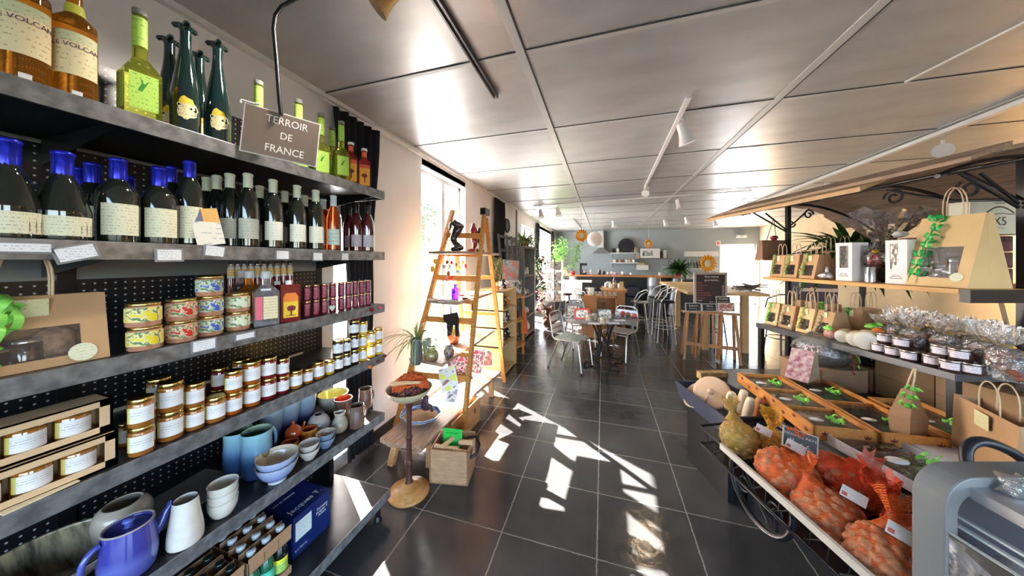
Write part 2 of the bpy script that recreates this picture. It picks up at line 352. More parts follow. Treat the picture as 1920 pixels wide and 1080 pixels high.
# door at the back: white frame, glass, bright yard beyond
g = G(); g.box(4.16, 4.2, YB+.05, YB+.12, 0, 2.2).box(5.26, 5.3, YB+.05, YB+.12, 0, 2.2).box(4.16, 5.3, YB+.05, YB+.12, 2.16, 2.2).box(4.16, 5.3, YB+.05, YB+.12, 0, .05)
dr = struct(g.obj('door_1', WMET)); G().box(4.2, 5.26, YB+.08, YB+.09, .05, 2.16).obj('pane', MC['window_pane'], dr)
# yard outside
struct(G().box(-30, XL-.22, -14, 34, -.35, -.12).obj('ground_yard', mat('pale_gravel', (.72, .70, .66), .9, noise=.1, nscale=2)))
struct(G().box(-6, 16, YB+.2, 40, -.2, -.02).obj('ground_terrace', mat('pale_terrace', (.8, .79, .76), .9, noise=.08, nscale=2)))
# ================================================================ left shelf unit
GU0, GU1, GY0, GY1 = -1.84, -1.33, -.15, 1.573
ZS = {'A': 2.036, 'B': 1.651, 'C': 1.321, 'D': 1.004, 'E': .629, 'F': .15}
def pegmat():
    m = bpy.data.materials.new('pegboard'); m.use_nodes = True; t = m.node_tree; b = t.nodes['Principled BSDF']; b.inputs['Roughness'].default_value = .3
    co, o = xyz(t); P = .025
    fy = mth(t, 'SUBTRACT', mth(t, 'FRACT', mth(t, 'DIVIDE', mth(t, 'ADD', o[1], 5), P)), .5); fz = mth(t, 'SUBTRACT', mth(t, 'FRACT', mth(t, 'DIVIDE', o[2], P)), .5)
    d = mth(t, 'SQRT', mth(t, 'ADD', mth(t, 'MULTIPLY', fy, fy), mth(t, 'MULTIPLY', fz, fz)))
    t.links.new(mix(t, mth(t, 'LESS_THAN', d, .13), (.010, .010, .013), (.42, .42, .44)), b.inputs['Base Color']); return m
PEG = pegmat()
gon = thing('shelving_unit', 'long black and grey metal shelving unit with perforated back panels along the left wall', 'shelf unit', (0, 0, 0))
for z0, z1 in ((.08, .96), (1.0, 1.53), (1.62, 2.0), (2.03, 2.35)):
    G().box(GU0-.012, GU0, GY0, 1.53, z0, z1).obj('back_panel', PEG, gon)
G().box(GU0-.02, GU0-.001, GY0, 1.53, 1.53, 1.62).obj('back_rail', mat('blue_grey_rail', (.22, .25, .28), .4, .3), gon)
G().box(GU0, GU0+.012, GY0, 1.42, .98, 1.015).obj('wooden_batten', mat('cream_batten', (.6, .54, .42), .6), gon)
for y in (.55, 1.54):
    G().box(GU0-.03, GU0+.004, y-.02, y+.02, .02, 2.36 if y < 1 else 2.36).obj('upright', BLACK, gon)
for k, z in ZS.items():
    x1 = GU1 if k != 'F' else -1.285
    tk = .05
    nm = 'shelf' if k != 'F' else 'base_shelf'
    s_ = G().box(GU0, x1-.006, GY0, GY1-.004, z-.022, z, 0)
    for yb in (.5, GY1-.05): s_.prism([(GU0, z-.022), (x1-.06, z-.022), (x1-.06, z-.04), (GU0, z-.11)], .004, 0, Matrix.Translation((0, yb, 0)))
    s = s_.obj(nm, [SHELFT], gon)
    G().box(x1-.006, x1, GY0, GY1, z-tk, z+.002).box(GU0+.02, x1, GY1-.004, GY1, z-tk, z+.001).obj('front_lip', SHELFM, s, bev=.0015)
G().box(GU0, -1.36, GY0, 1.5, .03, .10).obj('plinth', BLACK, gon)
for x, y in ((-1.32, 1.50), (-1.32, .6), (-1.75, 1.5)): G().lathe([(.012, .03), (.016, .04), (.016, .10)], 10, 0, Matrix.Translation((x, y, 0))).lathe([(.024, 0), (.024, .012), (.01, .035)], 10, 0, Matrix.Translation((x, y, 0))).obj('foot', BLACK, gon)
G().box(GU0-.02, -1.70, 1.50, 1.53, .03, .62).obj('end_panel', BLACK, gon)

def lab(R_, z0, z1, a, m, n=10, off=.0006, T=None): return G().lathe([(R_+off, z0), (R_+off, z1)], n, 0, T, True, -a, a)
def flatbox(w, d, z0, z1, tap=0): return G().frustum((-d/2, d/2, -w/2, w/2), (-d/2+tap, d/2-tap, -w/2+tap, w/2-tap), z0, z1)
def smoothp(pts, k=5):      # catmull-rom through profile points
    out = []; n = len(pts)
    for i in range(n-1):
        p0, p1, p2, p3 = pts[max(i-1, 0)], pts[i], pts[i+1], pts[min(i+2, n-1)]
        for j in range(k):
            t = j/k; out.append(tuple(.5*((2*p1[q])+(-p0[q]+p2[q])*t+(2*p0[q]-5*p1[q]+4*p2[q]-p3[q])*t*t+(-p0[q]+3*p1[q]-3*p2[q]+p3[q])*t**3) for q in (0, 1)))
    return out+[pts[-1]]
BOTG = mat('dark_bottle_glass', (.012, .014, .010), .05, coat=.6, spec=.6)
BOTGR = mat('deep_green_bottle_glass', (.004, .020, .018), .05, coat=1, spec=.8)
AMBER = mat('amber_liquor', (.95, .36, .03), .03, trans=.9, ior=1.36)
AMBERD = mat('dark_amber_liquor', (.55, .09, .02), .03, trans=.8, ior=1.36)
GREENLQ = mat('yellow_green_liquor', (.72, .78, .12), .03, trans=.9, ior=1.36)
REDLQ = mat('dark_red_liquor', (.25, .005, .01), .05, trans=.3, coat=.8)
PINKG = mat('smoky_clear_glass', (.60, .58, .62), .04, trans=.85, ior=1.3)
BLUECAP = mat('blue_foil', (.02, .03, .60), .22, .5, noise=.35, nscale=60)
WHCAP = mat('pale_green_white_foil', (.66, .70, .56), .35)
WHCAP2 = mat('blue_white_foil', (.62, .70, .74), .35)
LAB1 = labelmat('cream_wine_label', (.76, .74, .55), (.18, .16, .14), .009, dens=.40, xs=240)
LAB2 = labelmat('white_wine_label', (.76, .76, .68), (.35, .35, .3), .012, dens=.38, xs=240)
LAB3 = labelmat('grey_lilac_label', (.55, .50, .55), (.15, .12, .2), .012)
LABG = labelmat('lime_label', (.42, .68, .10), (.05, .18, .02), .014, dens=.38)
LABO = labelmat('orange_tree_label', (.90, .42, .03), (.5, .04, .02), .02, band=.115, bandcol=(.85, .12, .03), dens=.3)
LABT = labelmat('teal_label', (.10, .60, .42), (.02, .2, .15), .016)
JLAB = labelmat('white_jam_label', (.80, .78, .80), (.08, .08, .10), .0075, .034, .056, dens=.50, xs=260)
JLABY = mat('pale_yellow_label_edge', (.75, .66, .20), .5)
# --- bottles
prof_wine = smoothp([(.030, 0), (.036, .004), (.0365, .02), (.0365, .15), (.034, .185), (.022, .225), (.0145, .245), (.0135, .29), (.0145, .292)], 4)
prof_clav = smoothp([(.042, 0), (.047, .004), (.047, .07), (.045, .085), (.028, .15), (.0185, .175), (.0165, .225), (.0165, .232)], 4)
prof_clvb = smoothp([(.038, 0), (.043, .004), (.0435, .13), (.038, .16), (.024, .18), (.0165, .195), (.0155, .245), (.0155, .25)], 4)
prof_shld = smoothp([(.036, 0), (.038, .003), (.038, .19), (.034, .215), (.018, .235), (.0135, .245), (.0135, .31)], 4)
def cap(r, z0, z1, rim=.002): return G().lathe([(r, z0), (r, z1-.012), (r+rim, z1-.010), (r+rim, z1-.004), (r, z1-.002), (r*.9, z1), (.0003, z1)], 14)
kit('wine', [('bottle_glass', G().lathe(prof_wine, 20).mesh('wb', BOTG)), ('foil_capsule', cap(.0155, .235, .30).mesh('wc', WHCAP)), ('paper_label', lab(.0365, .035, .115, .95, 0).mesh('wl', LAB2))])
kit('wine_blue', [KITS['wine'][0], ('foil_capsule', cap(.0158, .235, .30).mesh('wcb', BLUECAP)), ('paper_label', lab(.0365, .025, .135, .85, 0).mesh('wlb', LAB1))])
kit('wine_red', [('bottle_glass', G().lathe(prof_wine, 18).mesh('wr', mat('dark_red_wine_glass', (.07, .005, .01), .06, coat=1))), ('foil_capsule', cap(.0155, .24, .30).mesh('wcr', BLACK)), ('paper_label', lab(.0365, .03, .105, .9, 0).mesh('wlr', LAB3))])
kit('rose', [('bottle_glass', G().lathe(prof_wine, 18).mesh('ro', AMBERD)), ('foil_capsule', cap(.0155, .24, .30).mesh('roc', WHCAP2)), ('paper_label', lab(.0365, .03, .115, .85, 0).mesh('rol', labelmat('mint_label_with_red', (.45, .68, .62), (.75, .08, .10), .02, dens=.5, xs=60)))])
kit('clavelin', [('bottle_glass', G().lathe(prof_clav, 24).mesh('cl', BOTG)), ('foil_capsule', cap(.0185, .175, .24).mesh('clc', BLUECAP)), ('paper_label', lab(.047, .012, .064, 1.15, 0).mesh('cll', LAB1))])
kit('boxy', [('bottle_glass', G().lathe(prof_clvb, 24).mesh('bx', BOTG)), ('foil_capsule', cap(.0175, .19, .255).mesh('bxc', BLUECAP)), ('paper_label', lab(.0435, .022, .115, .9, 0).mesh('bxl', LAB1))])
volc = labelmat('rum_label', (.82, .70, .42), (.35, .22, .10), .013, dens=.4, band=.15, bandcol=(.62, .66, .40))
VTXT = mat('purple_brown_ink', (.10, .05, .12), .6)
def curvedtext(body, size, Rr, z, m, w=.0):   # lettering wrapped round a bottle of radius Rr
    o = text(body, size, (0, 0, 0), (0, 0, 0), m, ext=.0001); me = o.data; bpy.data.objects.remove(o)
    for v in me.vertices:
        a = v.co.x/Rr; zz = v.co.y; v.co = (Rr*cos(a)*1.0+v.co.z, Rr*sin(a), z+zz)
    return me
kit('rum', [('bottle_glass', G().lathe(prof_shld, 24).mesh('ru', AMBER)), ('stopper', G().lathe([(.0175, .30), (.0175, .345), (.001, .346)], 14).mesh('rus', mat('wooden_stopper', (.5, .36, .2), .6))),
    ('neck_band', G().lathe([(.0185, .235), (.0155, .262)], 14).mesh('run', mat('yellow_green_band', (.6, .6, .08), .5))),
    ('paper_label', lab(.038, .06, .175, 1.1, 0).mesh('rul', volc), [('lettering', curvedtext('LE VOLCAN', .0165, .0392, .138, VTXT))]),
    ('price_sticker', lab(.0383, .006, .018, .22, 0).mesh('rup', PAPER))])
kit('rum_b', KITS['rum'])
sq = G().frustum((-.036, .036, -.036, .036), (-.038, .038, -.038, .038), 0, .006).frustum((-.038, .038, -.038, .038), (-.038, .038, -.038, .038), .006, .15).frustum((-.038, .038, -.038, .038), (-.016, .016, -.016, .016), .15, .195)
sq.lathe([(.0165, .19), (.0155, .345)], 14)
kit('green_square', [('bottle_glass', sq.mesh('gs', GREENLQ)), ('cap', G().lathe([(.0165, .335), (.0165, .352), (.0005, .353)], 14).mesh('gsc', mat('grey_cap', (.2, .22, .2), .4))),
    ('neck_sleeve', G().lathe([(.0163, .235), (.0163, .325)], 14).mesh('gsn', LABG)),
    ('paper_label', G().box(.0383, .0388, -.030, .030, .03, .14).mesh('gsl', LABG)), ('paper_label', G().box(-.030, .030, -.0388, -.0383, .03, .14).mesh('gsl2', LABG)),
    ('leaf_print', G().prism([(-.012, .085), (-.004, .112), (-.008, .128), (.0, .108), (.012, .125), (.002, .10), (-.004, .085)], .0004, 0, Matrix.Rotation(pi/2, 4, 'Z') @ Matrix.Translation((0, -.0395, 0))).mesh('gsp', mat('green_ink', (.03, .25, .03), .6)))])
tw = smoothp([(.032, 0), (.037, .004), (.038, .12), (.034, .17), (.024, .24), (.017, .29), (.0145, .33), (.0148, .375)], 4)
lip = G()
for a in (0, 2*pi/3, 4*pi/3): lip.tube([(.006*cos(a), .006*sin(a), .372), (.016*cos(a), .016*sin(a), .383), (.028*cos(a), .028*sin(a), .382), (.033*cos(a), .033*sin(a), .376)], [.012, .011, .009, .006], 8)
lip.lathe([(.0145, .365), (.019, .38), (.012, .39), (.001, .385)], 14)
star = []
for i in range(24):
    a = 2*pi*i/24; r_ = 1.0+.07*sin(a*7+.4)+.09*sin(a*3+2)+.05*cos(a*11); star.append((r_*.026*cos(a), .085+r_*.038*sin(a)))
def wrap(poly, Rr, thick=.0006, flip=0):
    g = G(); n = len(poly); c = (sum(p[0] for p in poly)/n, sum(p[1] for p in poly)/n)
    v = []; 
    for k in (0, .5, 1):
        for p in poly: y = c[0]+(p[0]-c[0])*k; z = c[1]+(p[1]-c[1])*k; a = y/Rr; v.append(((Rr+thick)*cos(a), (Rr+thick)*sin(a), z))
    f = []
    for k in (0, 1):
        for i in range(n): j = (i+1) % n; f.append((k*n+i, k*n+j, (k+1)*n+j, (k+1)*n+i))
    return g.add(v, f, 0, True)
kit('twist', [('bottle_glass', G().lathe(tw, 22).mesh('tw', BOTGR)), ('twisted_lip', lip.mesh('twl', BOTGR)), ('paper_label', wrap(star, .0378).mesh('twp', labelmat('yellow_torn_label', (.88, .74, .42), (.4, .15, .3), .014, dens=.4, band=.10, bandcol=(.92, .62, .04))))])
kit('orange_flask', [('bottle_glass', G().frustum((-.022, .022, -.032, .032), (-.022, .022, -.032, .032), 0, .15).frustum((-.022, .022, -.032, .032), (-.012, .012, -.012, .012), .15, .175).lathe([(.013, .17), (.013, .23)], 12).mesh('of', mat('red_liquor', (.45, .02, .01), .05, trans=.4, coat=.5))),
    ('neck_label', G().lathe([(.0137, .185), (.0137, .215)], 12).mesh('ofn', LABO)), ('cap', G().lathe([(.017, .222), (.017, .236), (.001, .237)], 12).mesh('ofc', PAPER)),
    ('paper_label', G().box(.0223, .0229, -.028, .028, .012, .135).mesh('ofl', LABO)),
    ('tree_print', G().ball((.0232, 0, .07), .016, 10, 0, None, (.05, 1, .8)).box(.0230, .0236, -.003, .003, .03, .06).mesh('oft', mat('dark_red_ink', (.20, .02, .03), .6)))])
def face(x, y, k=.65): return atan2(-y, -x)*k
def put(k, name, label, cat, px, U, z, grp=None, sc=1.0, kf=.65, tilt=None, skip=(), rz=None):
    p = Wu(px, HY, U); return spawn(k, name, label, cat, (U, p.y, z), face(U, p.y, kf) if rz is None else rz, grp, sc, tilt, skip)
zA, zB, zC, zD, zE, zF = [ZS[k]+.001 for k in 'ABCDEF']
put('rum', 'rum_bottle', 'large amber rum bottle at the far left end of the top shelf', 'bottle', 42, -1.39, zA, 'amber rum bottles', 1.08)
put('rum', 'rum_bottle', 'amber rum bottle next to the green square bottle on the top shelf', 'bottle', 140, -1.39, zA, 'amber rum bottles')
put('green_square', 'liqueur_bottle', 'tall-necked square yellow-green liqueur bottle beside the dark green twisted bottles', 'bottle', 262, -1.40, zA, None, 1.0, rz=-.15)
for px, U, l in ((348, -1.40, 'front dark green bottle with twisted lips, the taller-looking left one of the two'), (408, -1.40, 'front dark green bottle with twisted lips, nearest the brown sign'), (318, -1.54, 'rear dark green twisted bottle directly behind the square yellow-green bottle'), (374, -1.54, 'rear dark green twisted bottle between the two front ones')):
    put('twist', 'twisted_bottle', l, 'bottle', px, U, zA, 'dark green bottles with twisted lips', kf=.75)
for i, (px, U, sc) in enumerate(((485, -1.45, 1), (560, -1.47, 1.06), (602, -1.45, 1.0), (622, -1.53, 1.0), (640, -1.39, .95))):
    put('green_square', 'liqueur_bottle', ['square lime liqueur bottle wholly behind the left of the brown sign', 'lime liqueur bottle whose neck rises above the brown sign', 'lime liqueur bottle at the right edge of the brown sign', 'rear lime liqueur bottle in front of the black curtain', 'front lime liqueur bottle next to the orange-labelled flasks'][i], 'bottle', px, U, zA, 'lime liqueur bottles beside the sign', sc, rz=-.5)
put('orange_flask', 'liqueur_flask', 'red flask with orange tree label, left one of the pair on the top shelf', 'bottle', 658, -1.38, zA, 'orange-labelled flasks', kf=.9)
put('orange_flask', 'liqueur_flask', 'red flask with orange tree label at the right end of the top shelf', 'bottle', 683, -1.38, zA, 'orange-labelled flasks', kf=.9)
# second shelf
put('clavelin', 'wine_bottle', 'squat cone-shouldered blue-capped wine bottle at the far left of the second shelf', 'bottle', 14, -1.39, zB, 'blue-capped wine bottles', 1.02)
put('clavelin', 'wine_bottle', 'squat cone-shouldered blue-capped wine bottle behind the tilted price tag', 'bottle', 118, -1.39, zB, 'blue-capped wine bottles')
put('boxy', 'wine_bottle', 'broad blue-capped bottle with eight-sided cream label, left one of two', 'bottle', 222, -1.40, zB, 'blue-capped wine bottles')
put('boxy', 'wine_bottle', 'broad blue-capped bottle with eight-sided cream label, right one of two', 'bottle', 299, -1.40, zB, 'blue-capped wine bottles')
put('wine_blue', 'wine_bottle', 'slim blue-capped wine bottle standing behind the orange leaflet', 'bottle', 356, -1.40, zB, 'blue-capped wine bottles')
for px, U, k, l in ((148, -1.66, 'boxy', 'rear blue-capped bottle, mostly hidden, first from the left in the back row'), (174, -1.54, 'boxy', 'rear blue-capped bottle just left of the broad labelled bottle'), (240, -1.66, 'boxy', 'rear dark-necked blue-capped bottle right behind the left broad bottle'), (321, -1.55, 'wine_blue', 'rear slim blue-capped bottle between the broad bottle and the slim front one')):
    put(k, 'wine_bottle', l, 'bottle', px, U, zB, 'blue-capped wine bottles')
fr = [465, 512, 557, 592]
for i, px in enumerate(fr): put('wine', 'wine_bottle', 'white-labelled wine bottle with pale capsule, %s in the front row' % ordl(i, 4), 'bottle', px, -1.40, zB, 'pale-capped wine bottles, front row', 1.02, kf=.8)
for i, (px, U) in enumerate(((388, -1.61), (407, -1.53), (431, -1.45), (487, -1.55), (534, -1.55), (571, -1.55))):
    put('wine', 'wine_bottle', 'pale-capped wine bottle, %s in the back row of the second shelf' % ordl(i, 6), 'bottle', px, U, zB, 'pale-capped wine bottles, back row', kf=.8)
put('rose', 'wine_bottle', 'orange rose wine bottle with mint label and bluish cap', 'bottle', 625, -1.40, zB, None, kf=.9)
put('rose', 'wine_bottle', 'rear bluish-capped bottle left of the rose wine', 'bottle', 606, -1.54, zB, None, kf=.9)
for px, U, l in ((668, -1.42, 'dark red wine bottle with lilac label, second from the right end'), (690, -1.38, 'dark red wine bottle with lilac label at the right end of the shelf'), (655, -1.54, 'rear dark red wine bottle right of the rose bottle')):
    put('wine_red', 'wine_bottle', l, 'bottle', px, U, zB, 'dark red wine bottles', .96, kf=.9)
# leaflet
p = Wu(398, 420, -1.335)
lf = thing('leaflet', 'orange and white picture leaflet leaning on the bottles of the second shelf', 'leaflet', (p.x, p.y, zB), -.45)
T = Matrix.Rotation(R(-8), 4, 'Y') @ Matrix.Rotation(R(10), 4, 'X')
G().box(-.0006, .0006, -.036, .036, .003, .135, 0, T).obj('sheet', labelmat('leaflet_print', (.80, .72, .62), (.35, .35, .4), .018, band=.085, bandcol=(.85, .42, .10), dens=.4, xs=60), lf)
G().box(.0008, .0012, -.036, -.006, .09, .14, 0, T).obj('purple_flap', mat('slate_purple_paper', (.16, .16, .25), .6), lf)
# small jar kinds
def jarkit(nm, r, h, liquid, lid, labm, edge=JLABY, la=(.18, .72), aw=.95, lidh=.014, glass=True):
    body = G().lathe([(.0003, 0), (r*.93, 0), (r, .004), (r, h*.80), (r*.92, h*.86), (r*.86, h-lidh)], 18)
    parts = [('jar_body', body.mesh(nm+'b', liquid)), ('lid', G().lathe([(r*.93, h-lidh), (r*.97, h-lidh+.002), (r*.97, h-.002), (r*.92, h), (r*.80, h-.0012), (.0003, h-.0012)], 18).mesh(nm+'l', lid))]
    if labm: parts.append(('paper_label', lab(r, h*la[0], h*la[1], aw, 0).mesh(nm+'p', labm)))
    if edge and labm:
        a0 = -aw-.32; parts.append(('label_edge', G().lathe([(r+.0006, h*la[0]), (r+.0006, h*la[1])], 4, 0, None, True, a0, -aw).mesh(nm+'e', edge)))
    kit(nm, parts)
def liq(n, c): return mat(n, c, .08, coat=1, noise=.35, nscale=40, trans=.15)
HON, REDJ, DARKJ, GOLDH, ORJ = liq('honey_jam', (.42, .15, .025)), liq('red_jam', (.22, .012, .012)), liq('dark_jam', (.035, .012, .01)), liq('golden_honey', (.85, .50, .04)), liq('orange_jam', (.50, .12, .015))
for nm, lq in (('jam_h', HON), ('jam_r', REDJ), ('jam_d', DARKJ), ('jam_g', GOLDH), ('jam_o', ORJ)): jarkit(nm, .030, .092, lq, GOLD, JLAB)
PATE = mat('pate_in_glass', (.52, .22, .13), .12, coat=1, col2=(.62, .36, .24), nscale=50)
def platelab(n, c, band): return blot(n, [band, c, (.12, .22, .10), c, band, c], 38)
pc = {'pate_y': ((.80, .70, .30), (.85, .68, .02)), 'pate_r': ((.72, .55, .35), (.60, .03, .02)), 'pate_b': ((.62, .66, .50), (.05, .12, .50)), 'pate_w': ((.66, .70, .48), (.68, .72, .60))}
for nm, (c, bnd) in pc.items(): jarkit(nm, .038, .073, PATE, GOLD, platelab(nm+'_print', c, bnd), None, (.22, .80), 1.5, .010)
jarkit('slim', .0165, .078, mat('berry_confit', (.16, .01, .03), .1, coat=1, noise=.4, nscale=50), mat('copper_lid', (.62, .35, .2), .3, 1), labelmat('slim_jar_print', (.32, .05, .09), (.75, .65, .70), .009, dens=.45, xs=90), None, (.12, .85), .55, .009)
PN = {'pate_y': 'yellow-labelled', 'pate_r': 'red-labelled', 'pate_b': 'blue-labelled', 'pate_w': 'green-and-white-labelled'}
for px, U, ks in ((270, -1.375, ('pate_y', 'pate_y')), (340, -1.388, ('pate_r', 'pate_r')), (393, -1.405, ('pate_b', 'pate_b', 'pate_b')), (446, -1.408, ('pate_w', 'pate_w'))):
    for i, k in enumerate(ks):
        lv = ['bottom', 'middle' if len(ks) > 2 else 'top', 'top'][i]
        put(k, 'pate_jar', '%s glass pate jar with gold lid, %s of its stack' % (PN[k], lv), 'jar', px+(2-3*i if px < 300 else 0), U, zC+.0735*i, 'stacked pate jars', kf=.7)
for i in range(3): put('pate_w', 'pate_jar', 'rear pate jar behind the three-high stack, %s' % ['bottom', 'middle', 'top with only its lid showing'][i], 'jar', 394, -1.50, zC+.0735*i, 'stacked pate jars')
# slim bottles in the back
tub = G().lathe([(.0125, 0), (.0135, .003), (.0135, .235), (.009, .25), (.009, .262)], 12, 0)
kit('tube', [('bottle_glass', tub.mesh('tb', REDLQ)), ('clear_shoulder', G().lathe([(.0137, .195), (.0137, .236), (.0092, .252)], 12).mesh('tbs', mat('painted_glass_sheen', (.62, .62, .66), .08, coat=1))), ('paper_label', lab(.0139, .205, .238, 1.0, 0).mesh('tbl', labelmat('fruit_label', (.72, .55, .20), (.7, .05, .08), .012, dens=.55, xs=90))), ('cap', G().lathe([(.0105, .255), (.0105, .272), (.0003, .273)], 10).mesh('tbc', ALU))])  # pale grey shoulder sleeve paints in the sheen of clear glass
for i in range(10): put('tube', 'mini_liqueur_bottle', 'slim fruit liqueur bottle, %s in the back row of the third shelf' % ordl(i, 10), 'bottle', 433+12.3*i, -1.62, zC, 'slim fruit liqueur bottles', kf=.9)
fb = G().frustum((-.024, .024, -.040, .040), (-.026, .026, -.042, .042), 0, .006).frustum((-.026, .026, -.042, .042), (-.026, .026, -.042, .042), .006, .145).frustum((-.026, .026, -.042, .042), (-.014, .014, -.016, .016), .145, .175).lathe([(.0145, .17), (.0145, .20)], 14)
kit('stoppered', [('bottle_glass', fb.mesh('st', PINKG)), ('stopper', G().lathe([(.018, .20), (.0185, .203), (.0185, .228), (.016, .232), (.0003, .232)], 14).mesh('sts', mat('frosted_stopper', (.70, .70, .72), .2, alpha=.8))), ('paper_label', G().box(.0263, .0269, -.012, .036, .03, .125).mesh('stl', labelmat('cream_script_label', (.78, .68, .42), (.4, .2, .2), .012))), ('side_label', G().box(.0263, .0268, -.038, -.014, .03, .125).mesh('stl2', mat('pink_label', (.72, .14, .20), .5))), ('price_sticker', G().box(.0225, .0232, -.02, .014, .148, .158).mesh('stp', PAPER))])
put('stoppered', 'liqueur_bottle', 'clear flat glass bottle with cream and pink label and glass stopper', 'bottle', 499, -1.375, zC, None, kf=.8)
kit('amberflask', [('bottle_glass', fb.mesh('af', AMBER)), ('stopper', KITS['stoppered'][1][1])])
put('amberflask', 'liqueur_bottle', 'amber flat bottle half hidden behind the pate jars on the right', 'bottle', 468, -1.47, zC, None, kf=.8)
put('stoppered', 'liqueur_bottle', 'rear clear stoppered bottle showing above the white-labelled pate jars', 'bottle', 455, -1.56, zC, None, kf=.8)
fr2 = G().frustum((-.030, .030, -.036, .036), (-.030, .030, -.036, .036), 0, .165)
kit('redflask', [('bottle_glass', fr2.mesh('rf', REDLQ)), ('cap', G().lathe([(.012, .165), (.012, .182), (.0003, .183)], 12).mesh('rfc', PAPER)), ('paper_label', G().prism([(-.027, .02), (.027, .02), (.028, .11), (.018, .128), (-.018, .128), (-.028, .11)], .0006, 0, Matrix.Rotation(pi/2, 4, 'Z') @ Matrix.Translation((0, -.0307, 0))).mesh('rfl', labelmat('sunset_label', (.92, .62, .04), (.8, .2, .05), .03, band=.09, bandcol=(.92, .25, .04), dens=.25))), ('tree_print', G().ball((.0310, .002, .06), .0165, 12, 0, None, (.04, 1, .75), .2, 3).box(.0308, .0314, -.002, .004, .03, .055).box(.0308, .0312, -.018, .018, .027, .030).mesh('rft', MC['dark_red_ink']))])
put('redflask', 'liqueur_bottle', 'dark red rectangular bottle with sunset tree label', 'bottle', 541, -1.375, zC, None, 1.02, kf=.8, rz=-.35)
put('redflask', 'liqueur_bottle', 'rear dark red rectangular bottle between the clear and the sunset bottles', 'bottle', 520, -1.48, zC, None, .98, rz=-.35)
sj = [575, 592, 608, 624, 640, 653, 666, 678, 690]
for t_ in (0, 1):
    for i, px in enumerate(sj): put('slim', 'confit_jar', 'slim dark red confit jar, %s of the %s row' % (ordl(i, 9), ['bottom', 'top'][t_]), 'jar', px, -1.385, zC+.0785*t_, 'slim confit jars stacked two high', kf=.9)
g = G(); hp = [(0, -.017), (.014, 0), (.014, .008), (.007, .013), (0, .007), (-.007, .013), (-.014, .008), (-.014, 0)]
p = Wu(623, 577, -1.328); o = G().prism(hp, .001, 0).obj('heart_tag', mat('pale_mint_card', (.55, .68, .62), .6)); o.location = p; o.rotation_euler = (0, 0, pi/2-.3); tag(o, 'pale heart-shaped tag hanging on the edge of the third shelf', 'tag')
# flowers clipped to the shelf ends
def flower(label, p, r, c, seed):
    g = G(); rg = random.Random(seed)
    for i in range(16):
        a = rg.random()*6.28; b = rg.random()*2-.6; rr = r*(.45+.4*rg.random()); g.ball((rr*cos(a)*cos(b)*.7, rr*sin(a)*cos(b)*.7, rr*sin(b)*.6), r*.45, 8, 0, None, (1, 1, .55), .4, seed*31+i)
    o = g.obj('fabric_flower', c); o.location = p; return tag(o, label, 'flower')
RF = mat('red_fabric', (.62, .01, .03), .7, noise=.3); PF = mat('pink_fabric', (.75, .10, .18), .7, noise=.3)
flower('bright red fabric flower hanging under the third shelf end', Wu(664, 600, -1.42), .034, RF, 1)
flower('small dark red fabric flower on the front of the third shelf end', Wu(697, 582, -1.32), .018, mat('dark_red_fabric', (.3, .005, .01), .7), 2)
flower('small pink fabric flower at the tip of the third shelf', Wu(713, 577, -1.31), .018, PF, 3)
flower('orange brown fabric flower under the gold honey jars', Wu(694, 688, -1.32), .02, mat('rust_fabric', (.5, .16, .03), .7), 4)
flower('brown and white fabric flower at the tip of the fourth shelf', Wu(709, 678, -1.315), .016, mat('brown_fabric', (.14, .04, .03), .7), 5)
flower('dark red fabric flower at the corner of the fourth shelf', Wu(722, 668, -1.31), .014, mat('dark_red_fabric', (.3, .005, .01), .7), 6)
# jams on the fourth shelf: (px, U, kinds bottom->top, scale)
JN = {'jam_h': 'honey-brown', 'jam_r': 'red', 'jam_d': 'black', 'jam_g': 'golden', 'jam_o': 'orange'}
JW = {265: 'right beside the cardboard gift boxes', 320: 'in the widest stack at the left', 365: 'in the narrow stack right of the widest one', 298: 'behind the widest stack', 404: 'standing alone left of the orange ones', 438: 'in the orange stack', 412: 'behind the orange stack', 472: 'in the large orange stack', 503: 'in the left red stack', 530: 'in the right red stack', 452: 'behind the large orange stack', 487: 'behind the left red stack'}
rows = [(265, -1.365, ('jam_h', 'jam_h'), .94), (320, -1.385, ('jam_h', 'jam_h'), 1.03), (298, -1.49, ('jam_h', 'jam_h'), 1.0), (365, -1.385, ('jam_h', 'jam_h'), .88), (404, -1.38, ('jam_h',), .98), (438, -1.38, ('jam_o', 'jam_o'), .90), (412, -1.47, ('jam_r', 'jam_r'), .9), (472, -1.385, ('jam_o', 'jam_o'), .98), (452, -1.47, ('jam_h', 'jam_h'), .95), (503, -1.385, ('jam_r', 'jam_r'), .96), (530, -1.38, ('jam_r', 'jam_r'), .84)]
for px, U, ks, sc in rows:
    for i, k in enumerate(ks):
        lv = '' if len(ks) == 1 else (', lower one' if i == 0 else ', upper one')
        put(k, 'jam_jar', '%s jam jar %s%s' % (JN[k], JW[px], lv), 'jar', px, U, zD+.0925*sc*i, 'jam jars with white labels', sc, kf=.75)
put('jam_h', 'jam_jar', 'small jam jar glimpsed between the gift box and the first stack', 'jar', 243, -1.47, zD, 'jam jars with white labels', .8)
for i, (px, sc) in enumerate(((555, .88), (577, .76), (597, .92), (618, .78))): put('jam_h' if i != 3 else 'jam_g', 'jam_jar', 'low single jam jar, %s of the four after the red stacks' % ordl(i, 4), 'jar', px, -1.375, zD, 'jam jars with white labels', sc, kf=.85)
er = [(634, ('jam_d', 'jam_d'), .90), (649, ('jam_d', 'jam_d'), .86), (664, ('jam_d', 'jam_d', 'jam_d'), .90), (680, ('jam_g', 'jam_g', 'jam_g'), .84), (696, ('jam_g', 'jam_g'), .86), (709, ('jam_g', 'jam_g'), .90)]
